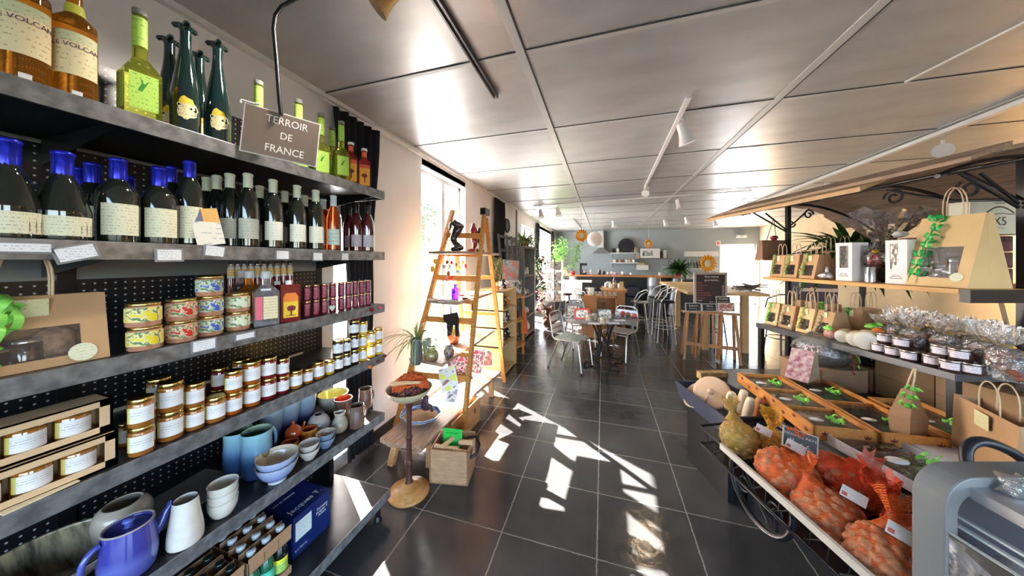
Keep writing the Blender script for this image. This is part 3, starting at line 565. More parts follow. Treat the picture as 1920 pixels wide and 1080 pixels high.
for px, ks, sc in er:
    for i, k in enumerate(ks): put(k, 'jam_jar', '%s jar in the %s column of the right-end stack, %s' % (JN[k], ordl([e[0] for e in er].index(px), 6), ['bottom', 'middle' if len(ks) > 2 else 'top', 'top'][i]), 'jar', px, -1.37, zD+.0925*sc*i, 'jam jars with white labels', sc, kf=.9)
# gift boxes of jam
def jambox(label, x, y1, z):
    t = thing('jam_gift_box', label, 'box', (x, y1, z), 0, 'cardboard jam gift boxes')
    L_, H_, D_ = .46, .098, .085; g = G()
    g.box(-D_, 0, -L_, 0, 0, .006).box(-D_, 0, -L_, 0, H_-.004, H_).box(-D_, 0, -.006, 0, 0, H_).box(-D_, 0, -L_, -L_+.006, 0, H_).box(-D_, -D_+.003, -L_, 0, 0, H_)
    g.box(-.003, 0, -L_, 0, 0, .022).box(-.003, 0, -L_, 0, H_-.020, H_).box(-.003, 0, -.024, 0, 0, H_).box(-.003, 0, -L_, -L_+.024, 0, H_)
    g.obj('carton', mat('pale_pine_carton', (.72, .50, .30), .6, noise=.1, nscale=8), t)
    for i in range(6):
        s = thing('jam_jar', '', 'jar'); 
        for q in ('category', 'label'): del s[q]
        bpy.data.objects.remove(s)
        b = mko('jam_jar', KITS['jam_h'][0][1], t, loc=(-.038, -.058-.07*i, .007)); b.scale = (1.03, 1.03, .83)
        mko('lid', KITS['jam_h'][1][1], b); mko('paper_label', KITS['jam_h'][2][1], b); mko('label_edge', KITS['jam_h'][3][1], b)
    return t
yb = Wu(222, HY, -1.355).y
jambox('cardboard gift box with a row of jam jars, lower of two stacked', -1.355, yb, zD)
jambox('cardboard gift box with a row of jam jars, upper of two stacked', -1.365, yb-.006, zD+.099)
o = G().box(-.035, .035, -.055, .055, 0, .003).obj('card', labelmat('cream_card_print', (.80, .68, .45), (.3, .2, .15), .01, dens=.3)); o.location = (-1.372, Wu(52, HY, -1.372).y+.01, zD+.001); o.rotation_euler = (0, 0, .1); tag(o, 'cream printed card lying in front of the jam gift boxes', 'card')
# price tags on the shelf edges: (px, py, width, tilt)
tg = [(36, 464, .085, 0, 'B', 'at the far left of the second shelf edge'), (144, 474, .062, .30, 'B', 'tilted, under the second cone-shouldered bottle'), (318, 478, .055, .03, 'B', 'under the right broad bottle'), (403, 471, .052, -.12, 'B', 'below the orange leaflet'), (530, 478, .05, 0, 'B', 'under the white-labelled wine bottles'), (596, 481, .045, 0, 'B', 'under the rose wine bottle'), (647, 481, .04, 0, 'B', 'near the right end of the second shelf edge'), (383, 647, .060, 0, 'C', 'on the third shelf edge under the blue-labelled pate jars'), (460, 630, .06, 0, 'C', 'narrow, on the third shelf edge under the clear bottle')]
for px, py, w, a, s, wh in tg:
    p = Wu(px, py, GU1+.004); h = .02 if 'narrow' in wh or px == 36 else .034
    t = thing('price_tag', 'white price tag %s' % wh, 'price tag', p, 0, 'price tags on the left shelves')
    T = Matrix.Rotation(a, 4, 'X')
    G().box(-.001, .0005, -w/2-.006, w/2+.006, -h/2-.005, h/2+.004, 0, T).obj('plastic_holder', mat('clear_holder_plastic', (.35, .35, .38), .15, alpha=.6), t)
    G().box(.0006, .0014, -w/2, w/2, -h/2, h/2, 0, T).obj('paper', TAGM, t)
# kraft gift bag on third shelf
def ribbon(g, pts, w, m=0, seed=0, amp=.006, nn=6):
    rg = random.Random(seed)
    P = [Vector(p) for p in pts]; v = []; f = []
    out = []
    for i in range(len(P)-1):
        for k in range(nn): out.append(P[i].lerp(P[i+1], k/nn))
    out.append(P[-1])
    for i, p in enumerate(out):
        a = i*1.1; q = p+Vector((amp*cos(a), amp*sin(a), 0)); n_ = Vector((cos(a), sin(a), .3)).normalized()*w/2
        s_ = Vector((0, 0, w/2)) if i % 2 else n_
        v += [q-s_-n_*.3, q+s_+n_*.3]
    for i in range(len(out)-1): b = i*2; f.append((b, b+1, b+3, b+2))
    return g.add(v, f, m, True)
def curl(g, c, r, w, turns, dirv, L, m=0, n=14):        # a curled ribbon coil
    c = Vector(c); d = Vector(dirv).normalized(); u = d.orthogonal().normalized(); q = d.cross(u); v = []; f = []; N = int(turns*n)
    for i in range(N+1):
        a = 2*pi*i/n; p = c+d*(L*i/N)+r*(cos(a)*u+sin(a)*q); v += [p-d*w/2, p+d*w/2]
    for i in range(N): b = 2*i; f.append((b, b+1, b+3, b+2))
    return g.add(v, f, m, True)
def arc(c, r, a0, a1, n, plane='yz', rz=None):
    out = []
    for i in range(n+1):
        a = a0+(a1-a0)*i/n; h = r*cos(a); z = (rz or r)*sin(a)
        out.append((c[0], c[1]+h, c[2]+z) if plane == 'yz' else (c[0]+h, c[1], c[2]+z) if plane == 'xz' else (c[0]+h, c[1]+(rz or r)*sin(a), c[2]))
    return out
def gift_bag(label, loc, rz, W, D_, H, grp=None, m=KRAFT_L, ribm=RIBG, win=True, seed=0, handle=.12, top=.25, sticker=True, tagc=None, ribbons=True, cat='gift bag', name='gift_bag'):
    # front faces local +x, width along y; top narrows in depth like a tented paper bag
    t = thing(name, label, cat, loc, rz, grp); g = G(); wz0, wz1, wy = H*.13, H*.56, W*.31
    td = D_*top/2; sl = (D_/2-td)/H
    def fx(z): return D_/2-sl*z
    def q(y0, y1, z0, z1): g.add([(fx(z0), y0, z0), (fx(z0), y1, z0), (fx(z1), y1, z1), (fx(z1), y0, z1)], [(0, 1, 2, 3)], 0)
    w2 = W/2
    if win: q(-w2, w2, 0, wz0); q(-w2, w2, wz1, H); q(-w2, -wy, wz0, wz1); q(wy, w2, wz0, wz1)
    else: q(-w2, w2, 0, H)
    wt = w2*.93
    g.add([(-D_/2, -w2, 0), (-D_/2, w2, 0), (-td, w2, H), (-td, -w2, H)], [(0, 3, 2, 1)]); g.add([(-D_/2, -w2, 0), (-D_/2, w2, 0), (D_/2, w2, 0), (D_/2, -w2, 0)], [(0, 1, 2, 3)])
    for s in (-1, 1):
        g.add([(-D_/2, s*w2, 0), (D_/2, s*w2, 0), (td, s*w2, H), (-td, s*w2, H), (0, s*(w2-.0), 0), (0, s*wt, H)], [(0, 4, 5, 3), (4, 1, 2, 5)])
    b = g.obj('paper_body', m, t); md = b.modifiers.new('thickness', 'SOLIDIFY'); md.thickness = .0012
    if win:
        G().add([(fx(wz0)+.0006, -wy, wz0), (fx(wz0)+.0006, wy, wz0), (fx(wz1)+.0006, wy, wz1), (fx(wz1)+.0006, -wy, wz1)], [(0, 1, 2, 3)]).obj('window_film', CELLO, b)
        rg = random.Random(seed); c = G()
        for i in range(3):
            T = Matrix.Translation((0, -wy*.6+wy*.6*i, .004)); rr = min(W*.13, D_*.28)
            if i < 2: hh = H*(.40 if i else .30); c.lathe([(rr, 0), (rr, hh*.8), (rr*.9, hh*.86)], 14, 0, T).lathe([(rr*.95, hh*.86), (rr*.95, hh), (.001, hh)], 14, 1, T)
            else: c.ball((0, wy*.6, H*.28), W*.15, 12, 2, None, (.8, 1, 1.4), .25, seed)
        c.obj('contents', [mat('dark_terrine', (.07, .035, .03), .15, coat=1), ALU, mat('wrapped_biscuits', (.50, .30, .20), .4, noise=.5, nscale=60)], t)
    if sticker:
        T = Matrix.Translation((fx(wz0*1.1)+.0022, wy*1.02, wz0*1.1)) @ Matrix.Rotation(-math.atan(sl), 4, 'Y') @ Matrix.Rotation(pi/2, 4, 'Y')
        G().lathe([(W*.10, 0), (W*.10, .0008)], 20, 0, T).obj('round_sticker', labelmat('round_sticker_print', (.72, .70, .52), (.3, .4, .25), .008, dens=.4), b)
    if handle:
        for s in (-1, 1):
            x = s*td*.6
            pts = [(x, -W*.16, H*.93)]+arc((x, 0, H+handle*.35), W*.16, pi, 0, 10, 'yz', handle*.65)+[(x, W*.16, H*.93)]
            G().tube(pts, .0028 if W > .12 else .0018, 6).obj('handle', TWINE, t)
    if ribbons:
        g = G(); rg = random.Random(seed+5); yy = -W*.20; k = max(W/.17, .35)
        for i in range(7):
            z = H*1.0-i*H*.13; curl(g, (fx(z)+.014*k, yy-i*W*.03+rg.uniform(-.01, .01)*k, z), .015*k, .011*k, 1.8, (rg.uniform(-.4, .4), 1, rg.uniform(-1, 0)), .03*k)
        g.ball((fx(H)+.008*k, yy, H), .012*k, 8, 0, None, (1, 1.6, .7), .3, seed)
        ribbon(g, [(fx(H)+.01*k, yy, H), (fx(H*.5)+.012*k, yy-W*.08, H*.5), (fx(.02)+.015*k, yy-W*.2, H*.05)], .008*k, 0, seed)
        g.obj('ribbon', ribm, t)
    if tagc: G().box(fx(H*.8)+.0015, fx(H*.8)+.003, -W*.08, W*.12, H*.72, H*.96).obj('card_tag', labelmat('bag_tag_print', (.66, .62, .36), (.2, .2, .15), .01, dens=.3), t)
    return t
yb = Wu(203, HY, -1.38).y
gift_bag('large kraft gift bag with green ribbon and window at the left of the third shelf', (-1.425, yb-.120, zC), -.06, .24, .11, .185, None, KRAFT, RIBG, True, 3, .13, .35, True, True)
# ================================================================ pottery on the fifth shelf
def glaze(n, c, c2=None, sc=6, rough=.12): return mat(n, c, rough, coat=.6, col2=c2, nscale=sc) if c2 else mat(n, c, rough, coat=.6, noise=.15, nscale=20)
def gradz(name, cols, rough=.15):   # glaze whose colour is banded by height (a dipped pot): cols=[(z,color)]
    m = bpy.data.materials.new(name); m.use_nodes = True; t = m.node_tree; b = t.nodes['Principled BSDF']; b.inputs['Roughness'].default_value = rough; b.inputs['Coat Weight'].default_value = .6
    co, o = xyz(t); n = t.nodes.new('ShaderNodeTexNoise'); n.inputs['Scale'].default_value = 25; t.links.new(co, n.inputs[0])
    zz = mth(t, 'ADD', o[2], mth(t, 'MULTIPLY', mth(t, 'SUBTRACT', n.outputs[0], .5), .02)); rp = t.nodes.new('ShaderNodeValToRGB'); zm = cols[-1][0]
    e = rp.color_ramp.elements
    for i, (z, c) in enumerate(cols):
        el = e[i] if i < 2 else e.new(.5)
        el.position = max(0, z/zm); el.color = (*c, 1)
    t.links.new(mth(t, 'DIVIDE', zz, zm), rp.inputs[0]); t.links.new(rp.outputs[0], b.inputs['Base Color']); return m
def pot(name, label, cat, px, U, prof, m, mi=None, t=.004, grp=None, rz=0, z=None, wob=None):
    p = Wu(px, HY, U); g = G().cup(prof, t, 24, 0, 1, wob=wob); ms = [m, mi or m]
    e = thing(name, label, cat, (U, p.y, z if z is not None else zE), rz, grp); g.obj('vessel', ms, e); return e
def handle(t, m, r, z0, z1, out, w=.005, a=pi/2, name='handle'):
    pts = []
    for i in range(11): s = pi*i/10; pts.append(((r-.004+out*sin(s))*cos(a), (r-.004+out*sin(s))*sin(a), (z0+z1)/2+(z1-z0)/2*cos(s)))
    return G().tube(pts, w, 8).obj(name, m, t)
BLG = glaze('cobalt_glaze', (.03, .035, .30), (.10, .13, .48), 8)
BRW = glaze('brown_striped_glaze', (.13, .10, .07), (.32, .27, .18), 5, .3)
# striped brown bowl
e = pot('salad_bowl', 'big brown and olive streaked ceramic bowl at the left end of the fifth shelf', 'bowl', 92, -1.56, smoothp([(.06, 0), (.065, .01), (.11, .04), (.145, .085), (.15, .095)]), BRW, mat('streaked_bowl_glaze', (.38, .30, .18), .2, col2=(.06, .05, .04), nscale=5, stretch=(2, 9, 2), coat=.7), .007)
G().box(-.01, .01, -.02, .02, 0, .002).obj('price_sticker', PAPER, e, loc=(-.02, .148, .094))
# teapot
p = Wu(243, HY, -1.41)
tp = thing('teapot', 'cobalt blue glazed teapot with lid, spout and side handle', 'teapot', (-1.415, p.y, zE), pi/2)
TB = gradz('cobalt_banded_glaze', [(0, (.05, .06, .30)), (.05, (.12, .14, .48)), (.08, (.05, .05, .32)), (.11, (.13, .15, .50)), (.16, (.06, .06, .36))])
G().cup(smoothp([(.052, 0), (.058, .006), (.062, .05), (.058, .10), (.052, .145)]), .005, 28, 0, 0).obj('body', TB, tp)
RIM = mat('unglazed_rim', (.42, .36, .33), .6)
G().tube([(.052*cos(a*pi/12), .052*sin(a*pi/12), .147) for a in range(24)], .003, 6, 0, True).obj('rim', RIM, tp)
G().lathe([(.046, .138), (.03, .134), (.012, .136), (.008, .150), (.014, .158), (.010, .164), (.0003, .166)], 24).obj('lid', BLG, tp)
G().tube([(.05, 0, .07), (.07, 0, .09), (.082, 0, .12), (.10, 0, .145)], [.018, .013, .010, .008], 12).obj('spout', BLG, tp)
handle(tp, BLG, .06, .02, .13, .035, .008, pi)
pot('pot', 'low brown and oatmeal glazed pot behind the blue teapot', 'pot', 231, -1.575, smoothp([(.05, 0), (.058, .01), (.066, .07), (.068, .10), (.06, .125), (.045, .14)]), gradz('oatmeal_over_brown_glaze', [(0, (.10, .06, .04)), (.08, (.14, .08, .05)), (.10, (.45, .38, .30)), (.14, (.50, .44, .36))], .3), None, .006)
for k, (px, U) in enumerate(((330, -1.62),)):
    p = Wu(385, HY, -1.60); o = G().box(-.12, .10, -.20, .12, 0, .003).obj('slate_board', mat('grey_board', (.34, .32, .30), .55, noise=.3, nscale=5)); o.location = (-1.63, p.y-.02, zE+.0005); o.rotation_euler = (0, 0, .12); tag(o, 'flat grey board lying at the back of the fifth shelf', 'board')
e = pot('vase', 'cream ceramic vase narrowing to a black-rimmed mouth', 'vase', 348, -1.375, smoothp([(.040, 0), (.046, .008), (.045, .045), (.037, .10), (.032, .15)]), glaze('ivory_glaze', (.72, .68, .62)))
G().tube([(.031*cos(a*pi/12), .031*sin(a*pi/12), .151) for a in range(24)], .002, 6, 0, True).obj('rim', BLACK, e)
cupp = smoothp([(.020, 0), (.030, .006), (.042, .032), (.045, .062)])
for i in range(3): pot('cup', 'small ivory cup, %s of the stack of three' % ['bottom', 'middle', 'top'][i], 'cup', 418, -1.385, cupp, MC['ivory_glaze'], None, .003, 'stack of three ivory cups', 0, zE+.031*i)
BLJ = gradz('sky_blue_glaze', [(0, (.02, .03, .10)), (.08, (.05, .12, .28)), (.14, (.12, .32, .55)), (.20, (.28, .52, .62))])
GRI = glaze('sage_glaze', (.30, .42, .30))
jp = smoothp([(.046, 0), (.052, .01), (.057, .08), (.054, .15), (.056, .20)])
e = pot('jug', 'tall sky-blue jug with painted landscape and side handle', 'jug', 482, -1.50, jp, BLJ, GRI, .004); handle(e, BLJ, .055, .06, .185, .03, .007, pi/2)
G().lathe([(.0585, .085), (.0582, .105), (.057, .112)], 10, 0, None, True, -.7, .5).obj('painted_hills', glaze('painted_hills', (.35, .08, .03), (.20, .25, .08), 30), e)
pot('mug', 'tall blue mug without picture at the left of the painted jug', 'mug', 447, -1.60, [(q*.95, z*.96) for q, z in jp], BLJ, GRI)
cp = smoothp([(.030, 0), (.036, .006), (.044, .08), (.052, .16), (.056, .20)])
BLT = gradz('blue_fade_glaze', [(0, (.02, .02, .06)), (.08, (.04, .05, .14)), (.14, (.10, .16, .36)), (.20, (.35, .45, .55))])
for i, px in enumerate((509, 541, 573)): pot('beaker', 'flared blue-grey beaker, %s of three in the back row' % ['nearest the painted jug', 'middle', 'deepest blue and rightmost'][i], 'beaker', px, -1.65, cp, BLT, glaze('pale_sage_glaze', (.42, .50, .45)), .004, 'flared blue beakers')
ORG = glaze('rust_glaze', (.45, .07, .015)); YEL = glaze('ochre_glaze', (.62, .24, .02))
e = pot('teapot', 'small round rust-orange teapot with knob lid', 'teapot', 550, -1.54, smoothp([(.025, 0), (.036, .02), (.040, .06), (.034, .09), (.020, .105)]), ORG)
G().lathe([(.022, .103), (.014, .112), (.006, .116), (.006, .124), (.009, .130), (.0003, .134)], 16).obj('lid', ORG, e)
G().tube([(.0, .036, .06), (.0, .055, .08), (.0, .062, .10)], [.009, .007, .005], 8).obj('spout', ORG, e)
oc = smoothp([(.022, 0), (.032, .008), (.039, .04), (.036, .078)])
for i, (px, U, l) in enumerate(((543, -1.47, 'ochre cup tucked behind the large blue bowls'), (580, -1.49, 'ochre cup beside the rust-orange teapot'))): pot('cup', l, 'cup', px, U, oc, YEL, ORG, .005, 'ochre cups')
bb = smoothp([(.034, 0), (.036, .012), (.056, .03), (.072, .06), (.077, .082)])
BWB = gradz('blue_white_bowl_glaze', [(0, (.60, .62, .65)), (.012, (.50, .55, .66)), (.02, (.08, .12, .42)), (.04, (.25, .32, .62)), (.06, (.50, .55, .72)), (.075, (.10, .14, .45)), (.082, (.40, .45, .60))])
for i in range(2): pot('bowl', 'large blue bowl with cream inside, %s of the pair at the shelf edge' % ['lower', 'upper'][i], 'bowl', 520, -1.375+.0, bb, BWB, glaze('cream_inside_glaze', (.66, .54, .40)), .004, 'large blue and cream bowls', 0, zE+.03*i)
wb = smoothp([(.022, 0), (.026, .006), (.040, .03), (.044, .048)])
for i in range(2): pot('bowl', 'small off-white bowl, %s of two stacked' % ['lower', 'upper'][i], 'bowl', 580, -1.375, wb, glaze('offwhite_glaze', (.58, .52, .48), (.66, .62, .58), 20), None, .003, 'small off-white bowls', 0, zE+.03*i)
for i in range(2): pot('bowl', 'small blue bowl with beige inside, %s of two stacked' % ['lower', 'upper'][i], 'bowl', 611, -1.378, wb, glaze('slate_blue_glaze', (.12, .18, .32), (.25, .32, .42), 15), glaze('beige_inside', (.55, .45, .36)), .003, 'small blue bowls', 0, zE+.028*i)
STN = gradz('stone_glaze', [(0, (.10, .06, .05)), (.03, (.22, .18, .17)), (.05, (.36, .32, .31)), (.09, (.32, .27, .26)), (.12, (.45, .40, .36))], .3)
pot('vase', 'squat round stoneware vase with small mouth, grey with brown foot', 'vase', 597, -1.53, smoothp([(.032, 0), (.048, .01), (.060, .045), (.045, .085), (.022, .105)]), STN, None, .004)
e = pot('pitcher', 'small beige stoneware pitcher with handle', 'pitcher', 637, -1.425, smoothp([(.026, 0), (.038, .015), (.042, .045), (.030, .075), (.024, .088), (.029, .11)]), gradz('beige_dip_glaze', [(0, (.20, .15, .11)), (.03, (.35, .28, .22)), (.11, (.48, .42, .34))], .35), None, .003); handle(e, STN, .032, .04, .10, .02, .004, pi/2+.3)
mg = smoothp([(.035, 0), (.040, .006), (.040, .06), (.037, .10), (.039, .125)])
for i, (px, U, l) in enumerate(((669, -1.375, 'brown stoneware mug with handle nearest the shelf end corner, front one'), (685, -1.50, 'darker brown stoneware mug with handle behind the front mug'))):
    e = pot('mug', l, 'mug', px, U, mg, glaze('brown_stoneware', (.13, .07, .055), (.20, .13, .10), 12), None, .004, 'brown stoneware mugs'); handle(e, MC['brown_stoneware'], .039, .025, .10, .026, .0055, pi/2-.2)
pot('bowl', 'wide cream bowl with pale yellow inside near the wall', 'bowl', 625, -1.67, smoothp([(.04, 0), (.05, .012), (.075, .05), (.088, .11)]), glaze('cream_outside_glaze', (.52, .48, .42)), glaze('yellow_inside_glaze', (.85, .78, .28)), .005)
pot('bowl', 'small brown bowl with glossy red inside', 'bowl', 644, -1.52, smoothp([(.025, 0), (.03, .03), (.045, .09), (.05, .125)]), glaze('dark_clay_glaze', (.16, .08, .06)), glaze('red_inside_glaze', (.75, .10, .03)), .004)
# ================================================================ bottom shelf: blue carton, bottle carriers
bx = thing('wine_carton', 'navy blue wine carton with white writing and pale label', 'carton', (-1.43, 1.06, zF), 0)
NAVY = mat('navy_cardboard', (.008, .02, .13), .35, noise=.15)
G().box(-.23, 0, 0, .205, 0, .195).obj('carton_body', NAVY, bx, bev=.002)
G().box(-.23, 0, .0, .205, .195, .1965).box(-.116, -.112, 0, .205, .1966, .197).obj('lid_flaps', NAVY, bx)
INKW = mat('white_print', (.75, .77, .82), .5)
text('Jacques T.', .042, (-.05, .10, .1972), Matrix.Rotation(pi/2, 3, 'Z'), INKW, bx, ext=.0002)
text('VIN D\'ARBOIS', .018, (-.16, .07, .1972), Matrix.Rotation(pi/2, 3, 'Z'), INKW, bx, ext=.0002)
G().box(.0003, .0010, .012, .095, .075, .165).obj('paper_label', labelmat('carton_label', (.60, .70, .72), (.2, .2, .25), .02, .09, .15, dens=.35), bx)
text('Domaine\nJacques T.\nArbois', .017, (.0008, .155, .125), facing((1, 0, 0)), INKW, bx, ext=.0002)
text('6 x 750 ml', .014, (.0008, .04, .03), facing((1, 0, 0)), INKW, bx, ext=.0002)
o = G().box(-.2, .2, -.35, 1.05, 0, .002)
soda = smoothp([(.024, 0), (.028, .004), (.029, .09), (.026, .125), (.015, .165), (.012, .185), (.012, .215)], 3)
SG = mat('green_soda_glass', (.05, .32, .16), .05, trans=.55, coat=1)
def sk(nm, glass, capm, labm): kit(nm, [('bottle_glass', G().lathe(soda, 14).mesh(nm+'g', glass)), ('cap', G().lathe([(.0145, .210), (.0165, .213), (.0165, .226), (.015, .229), (.0003, .229)], 14).mesh(nm+'c', capm)), ('paper_label', lab(.029, .035, .095, 1.2, 0).mesh(nm+'l', labm))])
sk('soda_t', SG, mat('grey_white_cap', (.50, .54, .58), .3), LABT); sk('soda_y', BOTG, MC['grey_white_cap'], labelmat('yellow_green_label', (.35, .60, .12), (.1, .2, .05), .015, band=.075, bandcol=(.85, .78, .05))); sk('soda_d', BOTG, mat('black_gloss_cap', (.01, .015, .012), .15, coat=1), LABT)
def carrier(label, x1, y1):
    t = thing('bottle_carrier', label, 'bottle carrier', (x1, y1, zF), 0, 'cardboard bottle carriers'); g = G(); W2, L2, z0, z1 = .125, .175, .155, .222
    g.box(-W2, 0, -L2, 0, z0, z0+.002)
    for a in (-W2, -W2/2, -.002): g.box(a, a+.002, -L2, 0, z0, z1)
    for y in (-L2, -L2/3*2, -L2/3, -.002): g.box(-W2, 0, y, y+.002, z0, z1-.02)
    g.box(-W2, 0, -L2, 0, 0, .03).box(-W2, -W2+.003, -L2, -L2+.02, .02, z0+.01).box(-W2, -W2+.003, -.02, 0, .02, z0+.01)
    return g.obj('cardboard_carrier', mat('carrier_board', (.42, .24, .13), .7, noise=.1), t)
pk = [(-1.385, 1.02, 'soda', 'front pale-capped carrier'), (-1.52, 1.03, 'soda', 'rear pale-capped carrier'), (-1.385, .83, 'soda_d', 'front black-capped carrier'), (-1.52, .83, 'soda_d', 'rear black-capped carrier')]
for x1, y1, kd, l in pk:
    carrier('brown cardboard bottle carrier on the bottom shelf, %s' % l, x1, y1)
    for i in range(2):
        for j in range(3):
            k = kd if kd != 'soda' else ('soda_y' if j == 0 and i == 0 else 'soda_t')
            spawn(k, 'soda_bottle', 'small bottle in the %s, %s row, %s from the carton' % (l, ['outer', 'inner'][i], ['first', 'second', 'third'][j]), 'bottle', (x1-.032-.0625*i, y1-.029-.0585*j, zF), -.5, 'small bottles in the carriers')
# ================================================================ sign and its rod
a = Wd(453, 190, 1.13); b = Wd(597, 232, 1.27); c = Wd(597, 315, 1.27); d = Wd(455, 283, 1.13)
u = (b-a); w = u.length; u.normalize(); v = ((a-d)+(b-c)).normalized(); nrm = u.cross(v).normalized(); v = nrm.cross(u); ctr = (a+b+c+d)/4; h = ((a-d).length+(b-c).length)/2
sg = thing('hanging_sign', 'brown sign reading TERROIR DE FRANCE hung over the top shelf', 'sign', (0, 0, 0))
M_ = Matrix((u, v, nrm)).transposed(); T = Matrix.Translation(ctr) @ M_.to_4x4()
G().box(-w/2, w/2, -h/2, h/2, -.002, 0, 0, T).obj('white_backing', mat('pinkish_white_board', (.75, .68, .66), .5), sg)
G().box(-w/2+.004, w/2-.004, -h/2+.004, h/2-.004, .0001, .001, 0, T).obj('brown_face', mat('brown_sign_face', (.17, .125, .10), .45, noise=.06, nscale=4), sg)
wt = mat('white_lettering', (.85, .80, .76), .5)
for s_, yy, sz in (('TERROIR', .058, .042), ('DE', 0.0, .040), ('FRANCE', -.058, .042)):
    text(s_, sz, ctr+v*yy+nrm*.0012+u*.012, M_, wt, sg, ext=.0003, sx=.82)
pt = ctr+v*(h/2); r0 = Wd(527, 215, 1.19)
G().tube([r0, Wd(524, 190, 1.19), Wd(519, 120, 1.19), Wd(513, 55, 1.19), Wd(516, 30, 1.19), Wd(528, 12, 1.2), Wd(550, 0, 1.22)+Vector((0, 0, 0)), Wd(590, -18, 1.28), ], .0075, 10).obj('hanging_rod', BLACK, sg)
e_ = Wd(590, -18, 1.28); G().lathe([(.03, 0), (.03, .02)], 14, 0, Matrix.Translation((e_.x, e_.y, ZC-.021))).tube([e_, (e_.x, e_.y, ZC)], .007, 8).obj('ceiling_fixing', BLACK, sg)
q = Wd(452, 187, 1.13); G().tube([q, q+u*.03, q+u*.055+v*.003], .004, 6).tube([q, q-v*.012], .004, 6).obj('clip', MC['pinkish_white_board'], sg)
# ================================================================ curtains, clock
def curtain(label, y0, y1, z0, z1, x=XL+.05, gather=None, n=60, m=BLKCLOTH):
    v = []; f = []; rows_ = 14
    for j in range(rows_+1):
        t = j/rows_; z = z1+(z0-z1)*t; w = 1.0
        if gather: w = gather(t)
        c = (y0+y1)/2 if not gather else y1-(y1-y0)*.42
        for i in range(n+1):
            s = i/n; y = (y0+(y1-y0)*s) ; y = c+(y-c)*w; v.append((x+.022*sin(s*9*2*pi/1.6)*(.6+.4*w)+.01*sin(j+s*7), y, z))
    for j in range(rows_):
        for i in range(n): a = j*(n+1)+i; f.append((a, a+1, a+n+2, a+n+1))
    o = G().add(v, f, 0, True).obj('curtain', m); md = o.modifiers.new('t', 'SOLIDIFY'); md.thickness = .004
    return tag(o, label, 'curtain')
curtain('black curtain gathered behind the right end of the shelving unit', 1.68, 2.15, .05, 2.72, XL+.055, lambda t: 1-.45*min(1, t*2.2))
curtain('long black curtain hanging between the first window and the wall clock', 5.05, 5.62, .5, 2.74)
curtain('black curtain at the near side of the far left window', 8.66, 8.95, .4, 2.72)
curtain('black curtain in the far left corner by the grey wall', 11.5, 11.75, .4, 2.72)
curtain('pale curtain in the far left corner by the grey wall', 11.85, 12.2, .4, 2.6, m=mat('ivory_cloth', (.6, .58, .5), .9))
struct(G().tube([(XL+.05, 1.6, 2.735), (XL+.05, 2.8, 2.735)], .008, 6).obj('trim_5', WMET))
struct(G().box(XL, XL+.03, 6.6, 6.66, .0, ZC).obj('trim_6', mat('grey_pipe', (.2, .2, .2), .5)))
ck = Wu(952, 423, XL+.03)
c = thing('wall_clock', 'round black-rimmed clock on the left wall beyond the black curtain', 'clock', (XL+.002, ck.y, ck.z))
T = Matrix.Rotation(pi/2, 4, 'Y')
G().lathe([(.15, 0), (.15, .03), (.125, .035), (.12, .02)], 28, 0, T).obj('rim', BLACK, c)
G().lathe([(.124, .012), (.124, .016)], 28, 0, T).obj('dial', WHITE, c)
g = G()
for i in range(12): a = i*pi/6; g.box(.016, .018, -.006, .006, .09, .112, 0, Matrix.Rotation(a, 4, 'X'))
g.obj('hour_marks', BLACK, c)
G().box(.018, .021, -.004, .004, -.01, .085, 0, Matrix.Rotation(.9, 4, 'X')).obj('minute_hand', BLACK, c); G().box(.018, .021, -.005, .005, -.01, .055, 0, Matrix.Rotation(-1.2, 4, 'X')).obj('hour_hand', BLACK, c)
# ================================================================ pedestal bowl
pb = thing('pedestal_bowl', 'turned wooden pedestal holding a shallow pale bowl beside the shelving unit', 'pedestal bowl', (-1.275, 1.745, 0))
G().lathe([(.13, 0), (.137, .008), (.135, .02), (.10, .03), (.098, .045), (.07, .055), (.04, .062), (.03, .075)], 32).obj('base', mat('honey_turned_wood', (.55, .27, .09), .4, col2=(.42, .18, .05), nscale=10, stretch=(3, 3, 14)), pb)
G().lathe(smoothp([(.028, .07), (.021, .10), (.020, .18), (.028, .21), (.020, .23), (.018, .36), (.027, .385), (.018, .40), (.020, .56), (.026, .60), (.035, .64)], 4), 18).obj('column', DWOOD, pb)
G().cup(smoothp([(.05, .64), (.09, .655), (.135, .69), (.155, .725)]), .006, 36).obj('bowl', mat('pale_olive_ceramic', (.55, .47, .30), .35, noise=.15), pb)
def heap(g, c, rx, ry, h, n, r, seed, mats=1, sz=None):
    rg = random.Random(seed)
    for i in range(n):
        a = rg.random()*6.283; q = sqrt(rg.random()); z = h*(1-q*q)*(.75+.35*rg.random())
        k = r*(.7+.6*rg.random()); g.ball((c[0]+rx*q*cos(a), c[1]+ry*q*sin(a), c[2]+z), k, 7, rg.randrange(mats), None, sz or (1, 1, .7), .35, seed*99+i)
    return g
o = heap(G(), (0, 0, .70), .12, .12, .035, 150, .012, 4, 3).obj('dried_blossoms', [mat('brown_blossom', (.13, .05, .035), .8), mat('tan_blossom', (.30, .15, .08), .8), mat('plum_blossom', (.20, .05, .06), .8)]); o.location = (-1.275, 1.745, 0); tag(o, 'brown dried blossoms filling the pedestal bowl', 'dried blossoms', kind='stuff')
